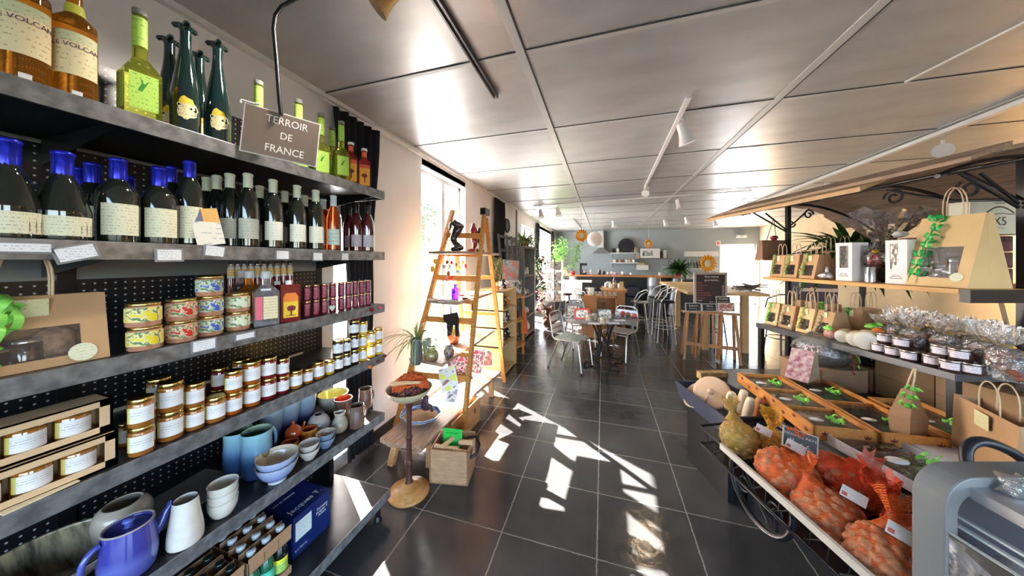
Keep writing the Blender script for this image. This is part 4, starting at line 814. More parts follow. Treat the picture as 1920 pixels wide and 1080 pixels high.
def netbag_mat(n, c, dens=90, alpha=.55, holes=True):
    if n in MC: return MC[n]
    m = mat(n, c, .45, noise=.3, nscale=30); t = m.node_tree; b = t.nodes['Principled BSDF']; co, o = xyz(t)
    w = t.nodes.new('ShaderNodeTexWave'); w.inputs['Scale'].default_value = dens; w.inputs['Distortion'].default_value = 3; w.inputs['Detail'].default_value = 1; w.wave_type = 'BANDS'; w.bands_direction = 'DIAGONAL'; t.links.new(co, w.inputs[0])
    k = mth(t, 'ADD', mth(t, 'MULTIPLY', mth(t, 'GREATER_THAN', w.outputs[1] if len(w.outputs) > 1 else w.outputs[0], .45), 1-alpha), alpha, True); t.links.new(k, b.inputs['Alpha']); return m
ONET = netbag_mat('orange_net', (.88, .13, .015), 60, .35)
g = G(); rg = random.Random(11); v = []; f = []; N = 26
for j in range(N+1):
    for i in range(N+1):
        x = (i/N-.5)*.24; y = (j/N-.5)*.19; q = max(0, 1-(x/.12)**2*.8-(y/.1)**2*.8); v.append((x, y, .715+.075*q+rg.uniform(-.010, .012)*(.4+q)))
for j in range(N):
    for i in range(N): a = j*(N+1)+i; f.append((a, a+1, a+N+2, a+N+1))
o = G().add(v, f, 0, True).obj('net_sachet', mat('orange_netting', (.85, .14, .02), .6, noise=.45, nscale=90, bump=.8, bscale=160)); o.location = (-1.29, 1.78, .012); o.rotation_euler = (0, 0, .7); tag(o, 'crumpled orange net heaped on the pedestal bowl', 'net')
o = G().tube([(-.10, 0, 0), (-.02, 0, .012), (.08, 0, .02)], [.014, .012, .009], 10).ball((-.11, 0, 0), .026, 10, 0, None, (1.3, 1, .6)).obj('wooden_scoop', PINE_L); o.location = (-1.24, 1.70, .765); o.rotation_euler = (0, 0, .15); tag(o, 'pale wooden scoop lying across the pedestal bowl', 'scoop')
# ================================================================ low bench, A-frame ladder with shelves
WB = mat('weathered_plank', (.45, .30, .20), .5, col2=(.30, .18, .12), nscale=6, stretch=(8, 1.5, 8))
bn = thing('low_bench', 'long low live-edge plank bench running along the first window', 'bench', (0, 0, 0))
g = G(); poly = [(-1.62, 1.86), (-1.50, 1.83), (-1.36, 1.86), (-1.25, 1.84), (-1.22, 2.3), (-1.24, 2.8), (-1.18, 3.42), (-1.60, 3.45), (-1.63, 2.6)]
g.prism(poly, .035, 0, Matrix.Translation((0, 0, .215)), 'z'); g.obj('plank', WB, bn, bev=.006)
for x, y in ((-1.55, 1.98), (-1.30, 2.05), (-1.55, 3.3), (-1.27, 3.3)): G().beam((x, y, .216), (x-.03 if x < -1.4 else x+.02, y-.04, 0), .04, .05).obj('leg', PINE, bn)
ld = thing('ladder_shelf', 'wooden A-frame stepladder used as a display shelf in front of the first window', 'ladder', (0, 0, 0))
fl0, fl1 = Vector((-1.785, 2.21, 0)), Vector((-1.58, 2.93, 2.15)); fr0, fr1 = Vector((-1.15, 2.30, 0)), Vector((-1.20, 2.93, 2.13))
bl0, br0 = Vector((-1.78, 3.70, 0)), Vector((-1.235, 3.70, 0)); bl1, br1 = Vector((-1.60, 2.99, 2.06)), Vector((-1.21, 2.99, 2.06))
for a, b in ((fl0, fl1), (fr0, fr1)): G().beam(a, b, .055, .032).obj('stile', BAMBOO, ld, bev=.003)
for a, b in ((bl0, bl1), (br0, br1)): G().beam(a, b, .045, .028).obj('stile', BAMBOO, ld, bev=.003)
for z in (.53, 1.02, 1.42, 1.86): t_ = z/2.14; G().beam(fl0.lerp(fl1, t_), fr0.lerp(fr1, t_), .03, .055).obj('rung', BAMBOO, ld)
for z in (.45, .95, 1.40): t_ = z/2.06; G().beam(bl0.lerp(bl1, t_), br0.lerp(br1, t_), .025, .04).obj('rung', BAMBOO, ld)
for z in (.73, 1.20, 1.66):
    t_ = z/2.14; u_ = z/2.06
    G().beam(fl0.lerp(fl1, t_), fr0.lerp(fr1, t_), .03, .04).obj('rung', BAMBOO, ld)
for z, y0, y1, x0, x1 in ((.755, 2.14, 3.40, -1.60, -1.25), (1.225, 2.38, 3.32, -1.58, -1.24), (1.685, 2.36, 3.42, -1.55, -1.20)):
    poly = [(x0, y0+.05), (x1, y0), (x1+.01, (y0+y1)/2), (x1-.01, y1), (x0+.02, y1), (x0-.015, (y0+y1)/2)]
    G().prism(poly, .026, 0, Matrix.Translation((0, 0, z-.026)), 'z').obj('plank', WB, ld, bev=.004)
G().box(-1.23, -1.17, 2.88, 3.0, 2.08, 2.15).obj('hinge', BLACK, ld)
# --- statues on the top plank
DKR = mat('polished_black_stone', (.02, .012, .012), .2, coat=.7); RDS = mat('polished_red_stone', (.22, .02, .02), .22, coat=.7)
def skinned(name, nodes, edges, m, parent=None, loc=None, sub=2, label=None, cat=None):
    me = bpy.data.meshes.new(name); me.from_pydata([n[:3] for n in nodes], edges, []); me.materials.append(m)
    o = mko(name, me, parent, loc=loc); sk_ = o.modifiers.new('skin', 'SKIN'); sk_.use_smooth_shade = True
    for i, n in enumerate(nodes): me.skin_vertices[0].data[i].radius = (n[3], n[3])
    me.skin_vertices[0].data[0].use_root = True
    o.modifiers.new('sub', 'SUBSURF').levels = sub; o.modifiers['sub'].render_levels = sub; return o
p = Wu(853, 462, -1.45)
nodes = [(-.01, 0, .055, .045), (-.04, 0, .12, .036), (-.005, 0, .185, .044), (.03, 0, .235, .026), (.0, 0, .27, .026), (.07, .03, .04, .03), (-.05, .03, .025, .022), (.07, -.03, .04, .03), (-.05, -.03, .025, .022),
         (.075, .04, .265, .018), (-.03, .0, .325, .014), (.075, -.04, .265, .018), (-.05, 0, .30, .02), (-.062, 0, .22, .010)]
o = skinned('kneeling_statuette', nodes, [(0, 1), (1, 2), (2, 3), (3, 4), (0, 5), (5, 6), (0, 7), (7, 8), (3, 9), (9, 10), (3, 11), (4, 12), (12, 13)], DKR); o.location = (-1.44, p.y, 1.686); o.rotation_euler = (0, 0, TH); tag(o, 'black stone statuette of a kneeling nude with arms raised over the head', 'statuette')
for px, U, m, l, s in ((888, -1.36, RDS, 'slender red stone statuette of a standing figure on the ladder top plank', 1.0), (899, -1.30, DKR, 'slender black stone statuette behind the ladder upright', .85)):
    p = Wu(px, HY, U)
    nodes = [(0, 0, .13, .035), (0, 0, .19, .028), (0, 0, .25, .036), (0, 0, .285, .016), (0, 0, .315, .026), (.02, 0, .08, .028), (.0, 0, .03, .018), (-.03, 0, .24, .014), (-.035, .01, .18, .012), (.03, 0, .24, .014), (.035, .01, .18, .012)]
    t = thing('statuette', l, 'statuette', (U, p.y, 1.686)); t.scale = (s,)*3; G().box(-.05, .05, -.06, .06, 0, .04).obj('plinth', m, t, bev=.008)
    skinned('figure', nodes, [(0, 1), (1, 2), (2, 3), (3, 4), (0, 5), (5, 6), (2, 7), (7, 8), (2, 9), (9, 10)], m, t, (0, 0, .01))
# --- keyrings hanging under the top plank
KC = [mat('trinket_%s' % n, c, .5) for n, c in (('red', (.55, .03, .02)), ('brown', (.20, .07, .03)), ('yellow', (.75, .45, .06)), ('blue', (.12, .30, .45)), ('grey', (.45, .42, .40)), ('pink', (.60, .20, .25)), ('white', (.75, .72, .66)))]
kp = [(833, 500, 4, .018), (838, 492, 1, .016), (843, 500, 4, .015), (847, 493, 0, .015), (851, 506, 6, .018), (855, 496, 1, .016), (861, 502, 2, .017), (868, 493, 2, .016), (873, 499, 0, .02), (841, 513, 1, .018), (846, 521, 0, .018), (837, 523, 5, .018), (851, 524, 4, .018), (857, 511, 3, .020), (863, 505, 6, .016), (816, 490, 2, .018), (811, 505, 2, .022)]
CN = ['red', 'brown', 'yellow', 'blue', 'grey', 'pink', 'white']
for i, (px, py, k, r) in enumerate(kp):
    U = -1.50+.02*(i % 4); p = Wu(px, py, U)
    t = thing('hanging_trinket', '%s keyring trinket under the top ladder plank, %s' % (CN[k], ('at the far left, %s' % ('upper' if py < 500 else 'lower')) if px < 820 else ('upper bunch, %s side' % ('left' if px < 852 and i != 2 or i == 0 else 'far right' if i == 7 else 'right' if px > 857 or i == 5 else 'middle') if py < 508 else 'in the lower part of the bunch')), 'trinket', p, 0, 'keyring trinkets under the top plank')
    G().ball((0, 0, 0), r, 8, 0, None, (1, 1, 1.2), .5, i).ball((0, r*.9, r*.9), r*.45, 6, 0).ball((0, -r*.9, r*.9), r*.45, 6, 0).obj('charm', KC[k], t)
    G().tube([(0, 0, r), (0, .003, (1.659-p.z)*.5), (0, 0, 1.659-p.z)], .0012, 4).obj('cord', BLACK, t)
o = G().tube([Wu(803, 470, -1.53), Wu(798, 500, -1.54), Wu(796, 512, -1.55)], .002, 5).obj('leather_cord', BLACK); tag(o, 'thin dark cord hanging from the left end of the top ladder plank', 'cord')
# --- middle plank: blue bottle, plates
BLB = mat('cobalt_bottle_glass', (.10, .02, .85), .04, trans=.85, ior=1.3)
p = Wu(854, HY, -1.36); t = thing('flacon', 'small cobalt blue glass bottle with wide shoulders on the middle ladder plank', 'bottle', (-1.36, p.y, 1.226)); G().lathe(smoothp([(.036, 0), (.040, .005), (.041, .09), (.034, .105), (.015, .113), (.014, .13)], 3), 18).obj('bottle_glass', BLB, t); G().lathe([(.019, .128), (.019, .145), (.001, .146)], 14).obj('stopper', BLB, t)
for i, (px, U, k, r) in enumerate(((812, -1.50, 4, .045), (829, -1.38, 3, .05), (845, -1.30, 4, .05), (858, -1.25, 6, .04), (872, -1.28, 1, .045), (866, -1.42, 0, .04), (884, -1.32, 4, .04))):
    p = Wu(px, HY, U); o = G().cup([(r*.5, 0), (r*.8, .006), (r, .016)], .002, 18, 0, 1).obj('trinket_dish', [KC[k], KC[(k+2) % 7]]); o.location = (U, p.y, 1.226); tag(o, 'small %s dish on the middle ladder plank, %s' % (CN[k], ordl(i, 7)), 'dish', 'small dishes on the middle ladder plank')
p = Wu(846, 600, -1.33); t = thing('cut_out_goat', 'black felt goat silhouette hanging above the lower ladder plank', 'ornament', (-1.36, p.y+.04, .90), -.3)
G().prism([(-.10, .18), (.07, .22), (.09, .17), (.09, .0), (.065, .0), (.055, .10), (.02, .09), (-.005, .0), (-.045, -.02), (-.05, .10), (-.085, .12)], .02).obj('body', mat('black_felt', (.02, .015, .015), .9, noise=.3), t)
G().tube([(0, .01, .20), (-.005, .01, .27)], .006, 6).obj('handle_stick', mat('red_wood', (.3, .05, .03), .5), t)
g = G()
for i in range(10): g.tube([(-.08+.018*i, .022, .12), (-.08+.018*i, .03, .05-.01*(i % 3))], .0015, 4)
g.obj('fringe', WHITE, t)
# --- lower plank: plant vase, pots
def spider(name, label, cat, loc, n, L, w, m, pot=None, seed=1, up=(.25, 1.1), droop=1.7, zb=.0, potm=None, potlabel='vase'):
    t = thing(name, label, cat, loc); rg = random.Random(seed); g = G()
    for i in range(n):
        a = rg.random()*6.283; e = rg.uniform(*up); g.leaf((.015*cos(a), .015*sin(a), zb), (cos(a)*cos(e), sin(a)*cos(e), sin(e)), (0, 0, 1), L*rg.uniform(.65, 1.1), w, droop*rg.uniform(.7, 1.2))
    g.obj('foliage', m, t)
    if pot: G().cup(pot, .005, 24).obj(potlabel, potm, t)
    return t
p = Wu(781, HY, -1.47)
spider('spider_plant', 'spider plant with long arching leaves in a tall dark grey glass vase', 'plant', (-1.47, p.y, .757), 55, .34, .012, mat('spider_leaf', (.30, .42, .16), .5, col2=(.16, .28, .07), nscale=8), smoothp([(.042, 0), (.046, .005), (.05, .20)], 3), 5, zb=.19, potm=mat('grey_glass_vase', (.10, .12, .12), .1, coat=1))
def pot2(name, label, cat, px, U, z, prof, ms, hand=None):
    p = Wu(px, HY, U); t = thing(name, label, cat, (U, p.y, z)); G().cup(prof, .004, 22, 0, 1).obj('vessel', ms, t)
    if hand: handle(t, ms[0], *hand)
    return t
jug = gradz('brown_jug_green_rim', [(0, (.16, .05, .03)), (.09, (.22, .08, .045)), (.10, (.30, .32, .10)), (.125, (.35, .38, .15))], .25)
pot2('jug', 'round brown jug with olive rim and looped handle on the lower ladder plank', 'jug', 809, -1.37, .757, smoothp([(.035, 0), (.05, .01), (.058, .045), (.048, .08), (.032, .095), (.036, .12)]), [jug, jug], (.05, .05, .12, .03, .004, pi/2+.3))
og = gradz('terracotta_green_collar', [(0, (.20, .05, .02)), (.08, (.42, .14, .04)), (.12, (.45, .18, .06)), (.13, (.20, .30, .06)), (.16, (.25, .35, .10))], .35)
pot2('vase', 'terracotta vase with green collar at the back of the lower ladder plank', 'vase', 851, -1.45, .757, smoothp([(.035, 0), (.058, .02), (.068, .08), (.052, .125), (.040, .14), (.048, .16)]), [og, og])
dp = mat('folk_painted_glaze', (.03, .025, .05), .25, col2=(.45, .35, .28), nscale=45, coat=.6)
t = pot2('pot', 'small dark folk-painted pot with a red flower on its belly', 'pot', 842, -1.29, .757, smoothp([(.028, 0), (.040, .01), (.046, .05), (.034, .075), (.036, .09)]), [dp, dp])
G().ball((.046, -.012, .055), .018, 10, 0, None, (.25, 1, 1)).obj('painted_flower', mat('painted_red', (.55, .02, .03), .3), t)
p = Wu(797, HY, -1.56); G_ = G().cup(smoothp([(.03, 0), (.04, .06), (.045, .12)]), .004, 16).obj('pot', mat('mint_glass', (.35, .48, .42), .15)); G_.location = (-1.54, p.y, .757); tag(G_, 'small mint-grey pot behind the brown jug', 'pot')
# --- bench: blue dish with figure
p = Wz(786, 792, .26); t = thing('oval_dish', 'oval dark blue and white ripple-glazed dish on the low bench', 'dish', (p.x-.02, p.y+.05, .252), .25)
RIP = mat('blue_white_ripple_glaze', (.02, .04, .22), .15, col2=(.40, .55, .75), nscale=5, stretch=(3, 3, 26), coat=.7)
g = G(); g.cup(smoothp([(.09, 0), (.12, .01), (.155, .035), (.17, .06)]), .006, 36, 0, 0, None, lambda a, z: 1+.03*sin(a*9)); g.obj('dish_body', RIP, t).scale = (1, .85, 1)
G().lathe([(.0003, .04), (.12, .038), (.14, .03)], 24).obj('sand', mat('coarse_sand', (.55, .36, .20), .95, noise=.4, nscale=120), t)
o = skinned('crouching_figurine', [(0, 0, .03, .035), (.0, 0, .09, .03), (.01, 0, .13, .024), (.015, 0, .165, .022), (.05, .02, .06, .018), (.06, .02, .01, .014), (.04, -.03, .10, .012), (.07, -.02, .05, .01), (-.04, .03, .02, .02)], [(0, 1), (1, 2), (2, 3), (0, 4), (4, 5), (2, 6), (6, 7), (0, 8)], mat('dull_plum_stone', (.07, .04, .06), .5, noise=.3)); o.location = (p.x, p.y+.08, .295); tag(o, 'dark crouching stone figurine sitting in the oval dish', 'figurine')
# --- magazines and cards leaning on the ladder
def panel(name, label, cat, c, w, h, nrm, m, th=.004, frame=None, grp=None, tilt=0, fm=None):
    t = thing(name, label, cat, c, 0, grp); z = Vector(nrm).normalized(); M3 = facing(z); T = M3.to_4x4() @ Matrix.Rotation(tilt, 4, 'Z')
    G().box(-w/2, w/2, -h/2, h/2, -th, 0, 0, T).obj('board', fm or m, t)
    iw, ih = (w-2*(frame or 0)), (h-2*(frame or 0)); G().box(-iw/2, iw/2, -ih/2, ih/2, .0002, .0012, 0, T).obj('picture', m, t); return t
pink = blot('pink_poster_print', [(.55, .05, .12), (.75, .68, .66), (.25, .12, .14), (.80, .30, .36)])
greyp = blot('grey_photo_print', [(.30, .30, .33), (.70, .68, .68), (.15, .14, .16)])
yel = blot('yellow_white_print', [(.80, .78, .10), (.80, .78, .74), (.35, .12, .10)], 14)
flo = blot('flower_photo_print', [(.14, .18, .06), (.35, .10, .10), (.62, .25, .18), (.60, .50, .40)], 20)
for px, py, w, h, n3, m, l, ti in ((862, 692, .20, .26, (.6, -1, .25), pink, 'pink and white illustrated panel leaning behind the ladder upright', .25), (890, 677, .20, .24, (.75, -1, .3), pink, 'pink illustrated panel right of the ladder upright', -.3), (841, 711, .15, .20, (.5, -1, .3), yel, 'yellow and white card standing on the low bench', .2), (848, 738, .10, .15, (.5, -1, .3), greyp, 'narrow grey photo card at the front of the low bench', -.2), (900, 661, .16, .08, (.4, -1, .3), greyp, 'strip of grey photos at the back of the low bench', 0), (911, 672, .16, .18, (.7, -1, .35), flo, 'photo of red flowers leaning on the far end of the bench', 0)):
    p = Wu(px, py, -1.30 if px < 895 else -1.33); panel('picture_panel', l, 'picture', p, w, h, n3, m, .006, .008, 'pictures on the low bench', ti, fm=WHITE)
# ================================================================ crate with wooden toys, drawer box
cr = thing('wooden_crate', 'pale open wooden crate with side handle hole in front of the low bench', 'crate', (-1.19, 1.86, 0), .19)
cw = mat('worn_pale_crate_wood', (.52, .30, .16), .55, col2=(.40, .22, .12), nscale=5, stretch=(3, 3, 14))
W_, D_, H_ = .285, .23, .24; g = G(); g.box(0, W_, 0, .012, 0, H_).box(0, W_, D_-.012, D_, 0, H_+.02).box(0, .012, 0, D_, 0, H_).box(0, W_, 0, D_, 0, .01)
g.box(W_-.012, W_, 0, D_, 0, H_*.62).box(W_-.012, W_, 0, D_*.3, H_*.62, H_).box(W_-.012, W_, D_*.7, D_, H_*.62, H_).box(W_-.012, W_, D_*.3, D_*.7, H_*.84, H_)
for i in range(6): g.box(-.001, 0, 0, .012, .02+i*.04, .04+i*.04)
g.obj('crate_body', cw, cr, bev=.002)
p0 = Vector((-1.19, 1.86, 0)); Rz = Matrix.Rotation(.19, 4, 'Z'); TC = Matrix.Translation(p0) @ Rz
o = G().box(-.075, .075, -.0015, .0015, 0, .13, 0).obj('green_card', mat('bright_green_card', (.02, .48, .06), .5)); o.location = TC @ Vector((.13, .13, .19)); o.rotation_euler = (-.1, 0, .1); tag(o, 'bright green card with small writing standing in the crate', 'card')
text('Le Tout La Box', .016, (0, -.003, .10), (pi/2, 0, 0), mat('dark_green_ink', (.01, .15, .02), .6), o, ext=.0002)
for i, (a, b, r, l) in enumerate((((.02, .06, .225), (.20, .05, .225), .022, 'thick wooden dowel toy lying across the crate'), ((.09, .04, .245), (.13, .14, .25), .020, 'short wooden peg on top of the dowel'), ((.19, .12, .235), (.30, .10, .25), .022, 'turned wooden toy at the right rim of the crate'), ((.17, .04, .225), (.27, .03, .215), .020, 'wooden roller hanging over the right corner of the crate'))):
    o = G().tube([TC @ Vector(a), TC @ Vector(a).lerp(Vector(b), .5), TC @ Vector(b)], [r, r*.8, r], 12).obj('wooden_toy', PINE_L); tag(o, l, 'wooden toy', 'wooden toys on the crate')
o = G().tube([TC @ Vector(q) for q in ((.24, .15, .26), (.31, .14, .27), (.345, .10, .24), (.335, .06, .20), (.29, .05, .17))], .010, 8).obj('black_strap', BLACK); tag(o, 'black rubber strap looping over the right side of the crate', 'strap')
dx = thing('wooden_box', 'open wooden drawer box with ring pull under the low bench', 'box', (-1.42, 2.22, 0), -.05)
g = G(); g.box(0, .22, 0, .01, 0, .20).box(0, .22, .52, .53, 0, .22).box(0, .01, 0, .53, 0, .20).box(.21, .22, 0, .53, 0, .235).box(0, .22, 0, .53, 0, .01); g.obj('box_body', PINE, dx)
G().tube([(.222, .42+.018*cos(a*pi/6), .15+.018*sin(a*pi/6)) for a in range(12)], .003, 6, 0, True).obj('ring_pull', IRON, dx)
# ================================================================ cardboard display with soft toys, bamboo rack behind ladder
cd = thing('cardboard_display', 'cardboard shelf display of small soft toys behind the ladder', 'display', (-1.75, 3.80, 0))
g = G(); X1, Y1 = .46, .62
g.box(0, X1, 0, .02, 0, 1.18).box(0, X1, Y1-.02, Y1, 0, 1.18).box(0, .02, 0, Y1, 0, 1.18)
for z in (.02, .40, .66, .90, 1.16): g.box(0, X1, 0, Y1, z, z+.018)
g.obj('display_body', mat('tan_corrugated_board', (.58, .38, .18), .8, noise=.1, nscale=10), cd)
SOFT = [mat('toy_%s' % n, c, .95, noise=.2, nscale=60) for n, c in (('brown', (.12, .05, .035)), ('black', (.02, .02, .02)), ('white', (.62, .60, .58)), ('pink', (.55, .30, .28)), ('orange', (.65, .22, .05)), ('sky', (.25, .45, .60)))]
SN = ['brown', 'black', 'white', 'pink', 'orange', 'sky-blue']
def soft(label, loc, r, k, rz=0, grp=None, k2=2):
    t = thing('soft_toy', label, 'soft toy', loc, rz, grp)
    g = G().ball((0, 0, r), r, 10, 0, None, (.9, .9, 1), .08, k).ball((r*.2, 0, r*2.3), r*.7, 10, 0).ball((r*.8, 0, r*2.15), r*.32, 8, 1)
    for s in (-1, 1): g.ball((0, s*r*.55, r*2.85), r*.25, 7, 0).ball((r*.8, s*r*.5, r*.3), r*.32, 7, 0).ball((r*.5, s*r*.85, r*1.2), r*.28, 7, 0)
    g.obj('plush_body', [SOFT[k], SOFT[k2]], t); return t
PL = ['by the left side', 'middle left', 'middle right', 'by the right side']
for zi, (z, ks) in enumerate(((.678, (0, 1, 2, 0)), (.418, (1, 2, 0, 1)), (1.178, (4, 2, 1, 3)), (.918, (2, 3, 0, 4)))):
    for i, k in enumerate(ks): soft('%s plush toy on the %s tier of the cardboard display, %s' % (SN[k], ['third', 'second', 'top', 'fourth'][zi], PL[i]), (-1.75+.34, 3.80+.09+.145*i, z), .048 if z < 1 else .04, k, -.6, 'soft toys in the cardboard display')
br_ = thing('bamboo_rack', 'small bamboo rack with rounded shelves right of the ladder', 'rack', (-1.66, 4.45, 0))
for x, y in ((.0, .0), (.36, .0), (.0, .45), (.36, .45)): G().box(x-.015, x+.015, y-.015, y+.015, 0, 1.02).obj('post', BAMBOO, br_)
for z in (.22, .62, 1.0):
    pl = [(-.015, -.015), (.30, -.015)]+[(.36+.08*sin(pi*i/8), -.01+.47*i/8) for i in range(9)]+[(-.015, .465)]
    G().prism(pl, .02, 0, Matrix.Translation((0, 0, z)), 'z').obj('shelf', BAMBOO, br_, bev=.003)
for i, (x, y, z, k, r) in enumerate(((.2, .12, .64, 3, .09), (.22, .33, .64, 0, .08), (.2, .2, .24, 5, .07), (.24, .36, .24, 1, .06))):
    soft('%s plush toy on the %s shelf of the bamboo rack' % (SN[k], 'middle' if z > .5 else 'bottom'), (-1.66+x, 4.45+y, z), r, k, -.7, 'soft toys on the bamboo rack')
for i, (x, y) in enumerate(((.08, .1), (.2, .25), (.30, .12))): o = G().ball((0, 0, .05), .05, 10, 0, None, (1, 1.3, .9), .3, i).obj('woven_pouch', mat('beige_felt', (.45, .33, .28), .9, noise=.3, nscale=30)); o.location = (-1.66+x, 4.45+y, 1.02); tag(o, 'beige pouch on the top of the bamboo rack, %s' % ['near the wall', 'in the middle', 'at the front'][i], 'pouch', 'pouches on the bamboo rack')
ob = thing('tote_bag', 'bright orange fabric bag hanging at the right side of the bamboo rack', 'bag', (-1.33, 4.945, .34))
G().frustum((-.02, .10, -.03, .03), (.0, .06, -.02, .02), 0, .40).obj('bag_body', mat('bright_orange_cloth', (.85, .12, .02), .8, noise=.2), ob, bev=.01); G().tube([(.01, 0, .39), (.03, 0, .52), (.05, 0, .39)], .006, 6).obj('strap', MC['bright_orange_cloth'], ob)
yb_ = thing('printed_bag', 'black and yellow patterned bag hanging behind the ladder', 'bag', (-1.62, 4.20, 1.22))
G().box(0, .05, 0, .42, 0, .42).obj('bag_body', blot('black_yellow_pattern', [(.02, .03, .01), (.45, .40, .03), (.03, .05, .02), (.10, .12, .02)], 9), yb_, bev=.02); G().tube([(.02, .10, .41), (.02, .21, .60), (.02, .32, .41)], .008, 6).obj('handle', BLACK, yb_)
# ================================================================ dark easel with two canvases
ez = thing('easel', 'tall dark grey wooden easel made of a pallet leaning at the wall', 'easel', (0, 0, 0))
DG = mat('dark_grey_wood', (.09, .09, .10), .6, noise=.3, nscale=6, stretch=(6, 6, 1))
a0, a1 = Wd(934, 438, 5.3), Wd(958, 640, 5.25); b0, b1 = Wd(966, 445, 5.6), Wd(984, 632, 5.55); a1.z = b1.z = 0
for a, b in ((a0, a1), (b0, b1), (a0.lerp(b0, .45), a1.lerp(b1, .45)), (a0.lerp(b0, .75), a1.lerp(b1, .75))): G().beam(a, b, .05, .03).obj('stile', DG, ez)
for t_ in (.02, .14, .40, .62): G().beam(a0.lerp(a1, t_), b0.lerp(b1, t_), .03, .05).obj('crossbar', DG, ez)
pa = blot('grey_red_landscape', [(.16, .18, .20), (.30, .32, .35), (.50, .16, .12), (.26, .28, .30)], 7); pb_ = blot('dancers_print', [(.48, .47, .45), (.52, .51, .49), (.06, .06, .06), (.5, .49, .47)], 9)
for (px, py, m, l, h) in ((958, 506, pa, 'grey canvas with red strokes, upper one on the easel', .34), (963, 542, pb_, 'pale canvas with thin black figures, lower one on the easel', .32)):
    p = Wd(px, py, 5.22); panel('canvas', l, 'canvas', p, .33, h, (.75, -.66, .05), m, .02, 0, 'canvases on the easel', -.08)
# ================================================================ grey bookcase and its contents
bk = thing('bookcase', 'narrow grey wooden bookcase with open shelves standing at the left wall', 'bookcase', (XL+.02, 5.62, 0))
GW = mat('grey_washed_wood', (.20, .195, .19), .65, noise=.3, nscale=5, stretch=(5, 5, 1)); Dp, Ln, Hh = .44, .95, 1.88; g = G()
g.box(0, Dp, 0, .035, 0, Hh).box(0, Dp, Ln-.035, Ln, 0, Hh).box(0, .02, 0, Ln, 0, Hh).box(-.0, Dp+.02, -.02, Ln+.02, Hh-.03, Hh+.01); g.obj('carcass', GW, bk)
zs_ = (.05, .42, .84, 1.26)
for z in zs_: G().box(.02, Dp-.01, .035, Ln-.035, z, z+.025).obj('shelf', GW, bk)
bc = [(1.285, [('orange', (.75, .15, .03), .10, .22), ('white', (.6, .58, .55), .08, .12), ('white', (.6, .58, .55), .07, .16)]), (.865, [('silver', (.5, .5, .52), .09, .16), ('white', (.6, .6, .6), .08, .14), ('grey', (.3, .3, .3), .08, .10)]), (.445, [('white', (.72, .72, .72), .09, .26), ('silver', (.5, .5, .52), .09, .18), ('white', (.6, .6, .6), .07, .12)]), (.075, [('grey', (.3, .3, .32), .13, .25), ('orange', (.55, .20, .1), .08, .2), ('white', (.6, .6, .6), .09, .2)])]
for z, its in bc:
    for i, (cn, c, r, h) in enumerate(its):
        o = G().cup(smoothp([(r*.5, 0), (r*.8, h*.15), (r*.7, h*.6), (r*.45, h*.8), (r*.6, h)]), .004, 14).obj('ornament', mat('orn_%s%d' % (cn, int(c[0]*100)), c, .35)); o.location = (XL+.02+.30, 5.62+.2+.27*i, z+.001); tag(o, '%s ornament on the %s shelf of the grey bookcase, %s' % (cn, {1.285: 'top', .865: 'second', .445: 'third', .075: 'bottom'}[z], ['near side', 'middle', 'far side'][i]), 'ornament', 'ornaments in the grey bookcase')
def bushy(name, label, loc, n, L, w, m, pot=None, potm=None, seed=1, up=(.1, 1.3), droop=1.6, zb=.1, spread=.08):
    t = thing(name, label, 'plant', loc); rg = random.Random(seed); g = G()
    for i in range(n):
        a = rg.random()*6.283; e = rg.uniform(*up); q = spread*sqrt(rg.random()); g.leaf((q*cos(a), q*sin(a), zb), (cos(a)*cos(e), sin(a)*cos(e), sin(e)), (0, 0, 1), L*rg.uniform(.5, 1.1), w, droop*rg.uniform(.6, 1.3))
    g.obj('foliage', m, t)
    if pot: G().cup(pot, .006, 20).obj('pot', potm, t)
    return t
TERR = mat('dark_red_pot', (.20, .03, .02), .5)
bushy('spider_plant', 'full striped spider plant in a dark red pot on top of the grey bookcase', (XL+.36, 6.0, Hh+.01), 170, .34, .024, mat('striped_leaf', (.42, .50, .18), .5, col2=(.12, .26, .05), nscale=14), smoothp([(.09, 0), (.12, .14)], 2), TERR, 5, zb=.12)
def leafy(name, label, loc, pts, n, r, s, m, seed=3, stem=None, pot=None, potm=None):   # small leaves scattered along a path
    t = thing(name, label, 'plant', loc); rg = random.Random(seed); g = G(); P = [Vector(p) for p in pts]
    for i in range(n):
        u_ = rg.random()*(len(P)-1); k = int(u_); p = P[k].lerp(P[k+1], u_-k)+Vector((rg.gauss(0, r*.5), rg.gauss(0, r*.5), rg.gauss(0, r*.5)))
        a = rg.random()*6.283; g.leaf(p, (cos(a), sin(a), rg.uniform(-.6, .6)), (0, 0, 1), s*rg.uniform(.6, 1.2), s*.55, .6, 0, 3)
    g.obj('foliage', m, t); G().tube(P, .006, 6).obj('stem', mat('plant_stem', (.10, .12, .04), .7), t)
    if pot: G().cup(pot, .006, 20).obj('pot', potm, t)
    return t
leafy('ivy', 'trailing ivy hanging over the far end of the grey bookcase', (0, 0, 0), [(XL+.35, 6.6, 2.15), (XL+.40, 6.75, 1.9), (XL+.48, 6.8, 1.5), (XL+.46, 6.85, 1.2)], 300, .16, .055, LEAFD, 5)
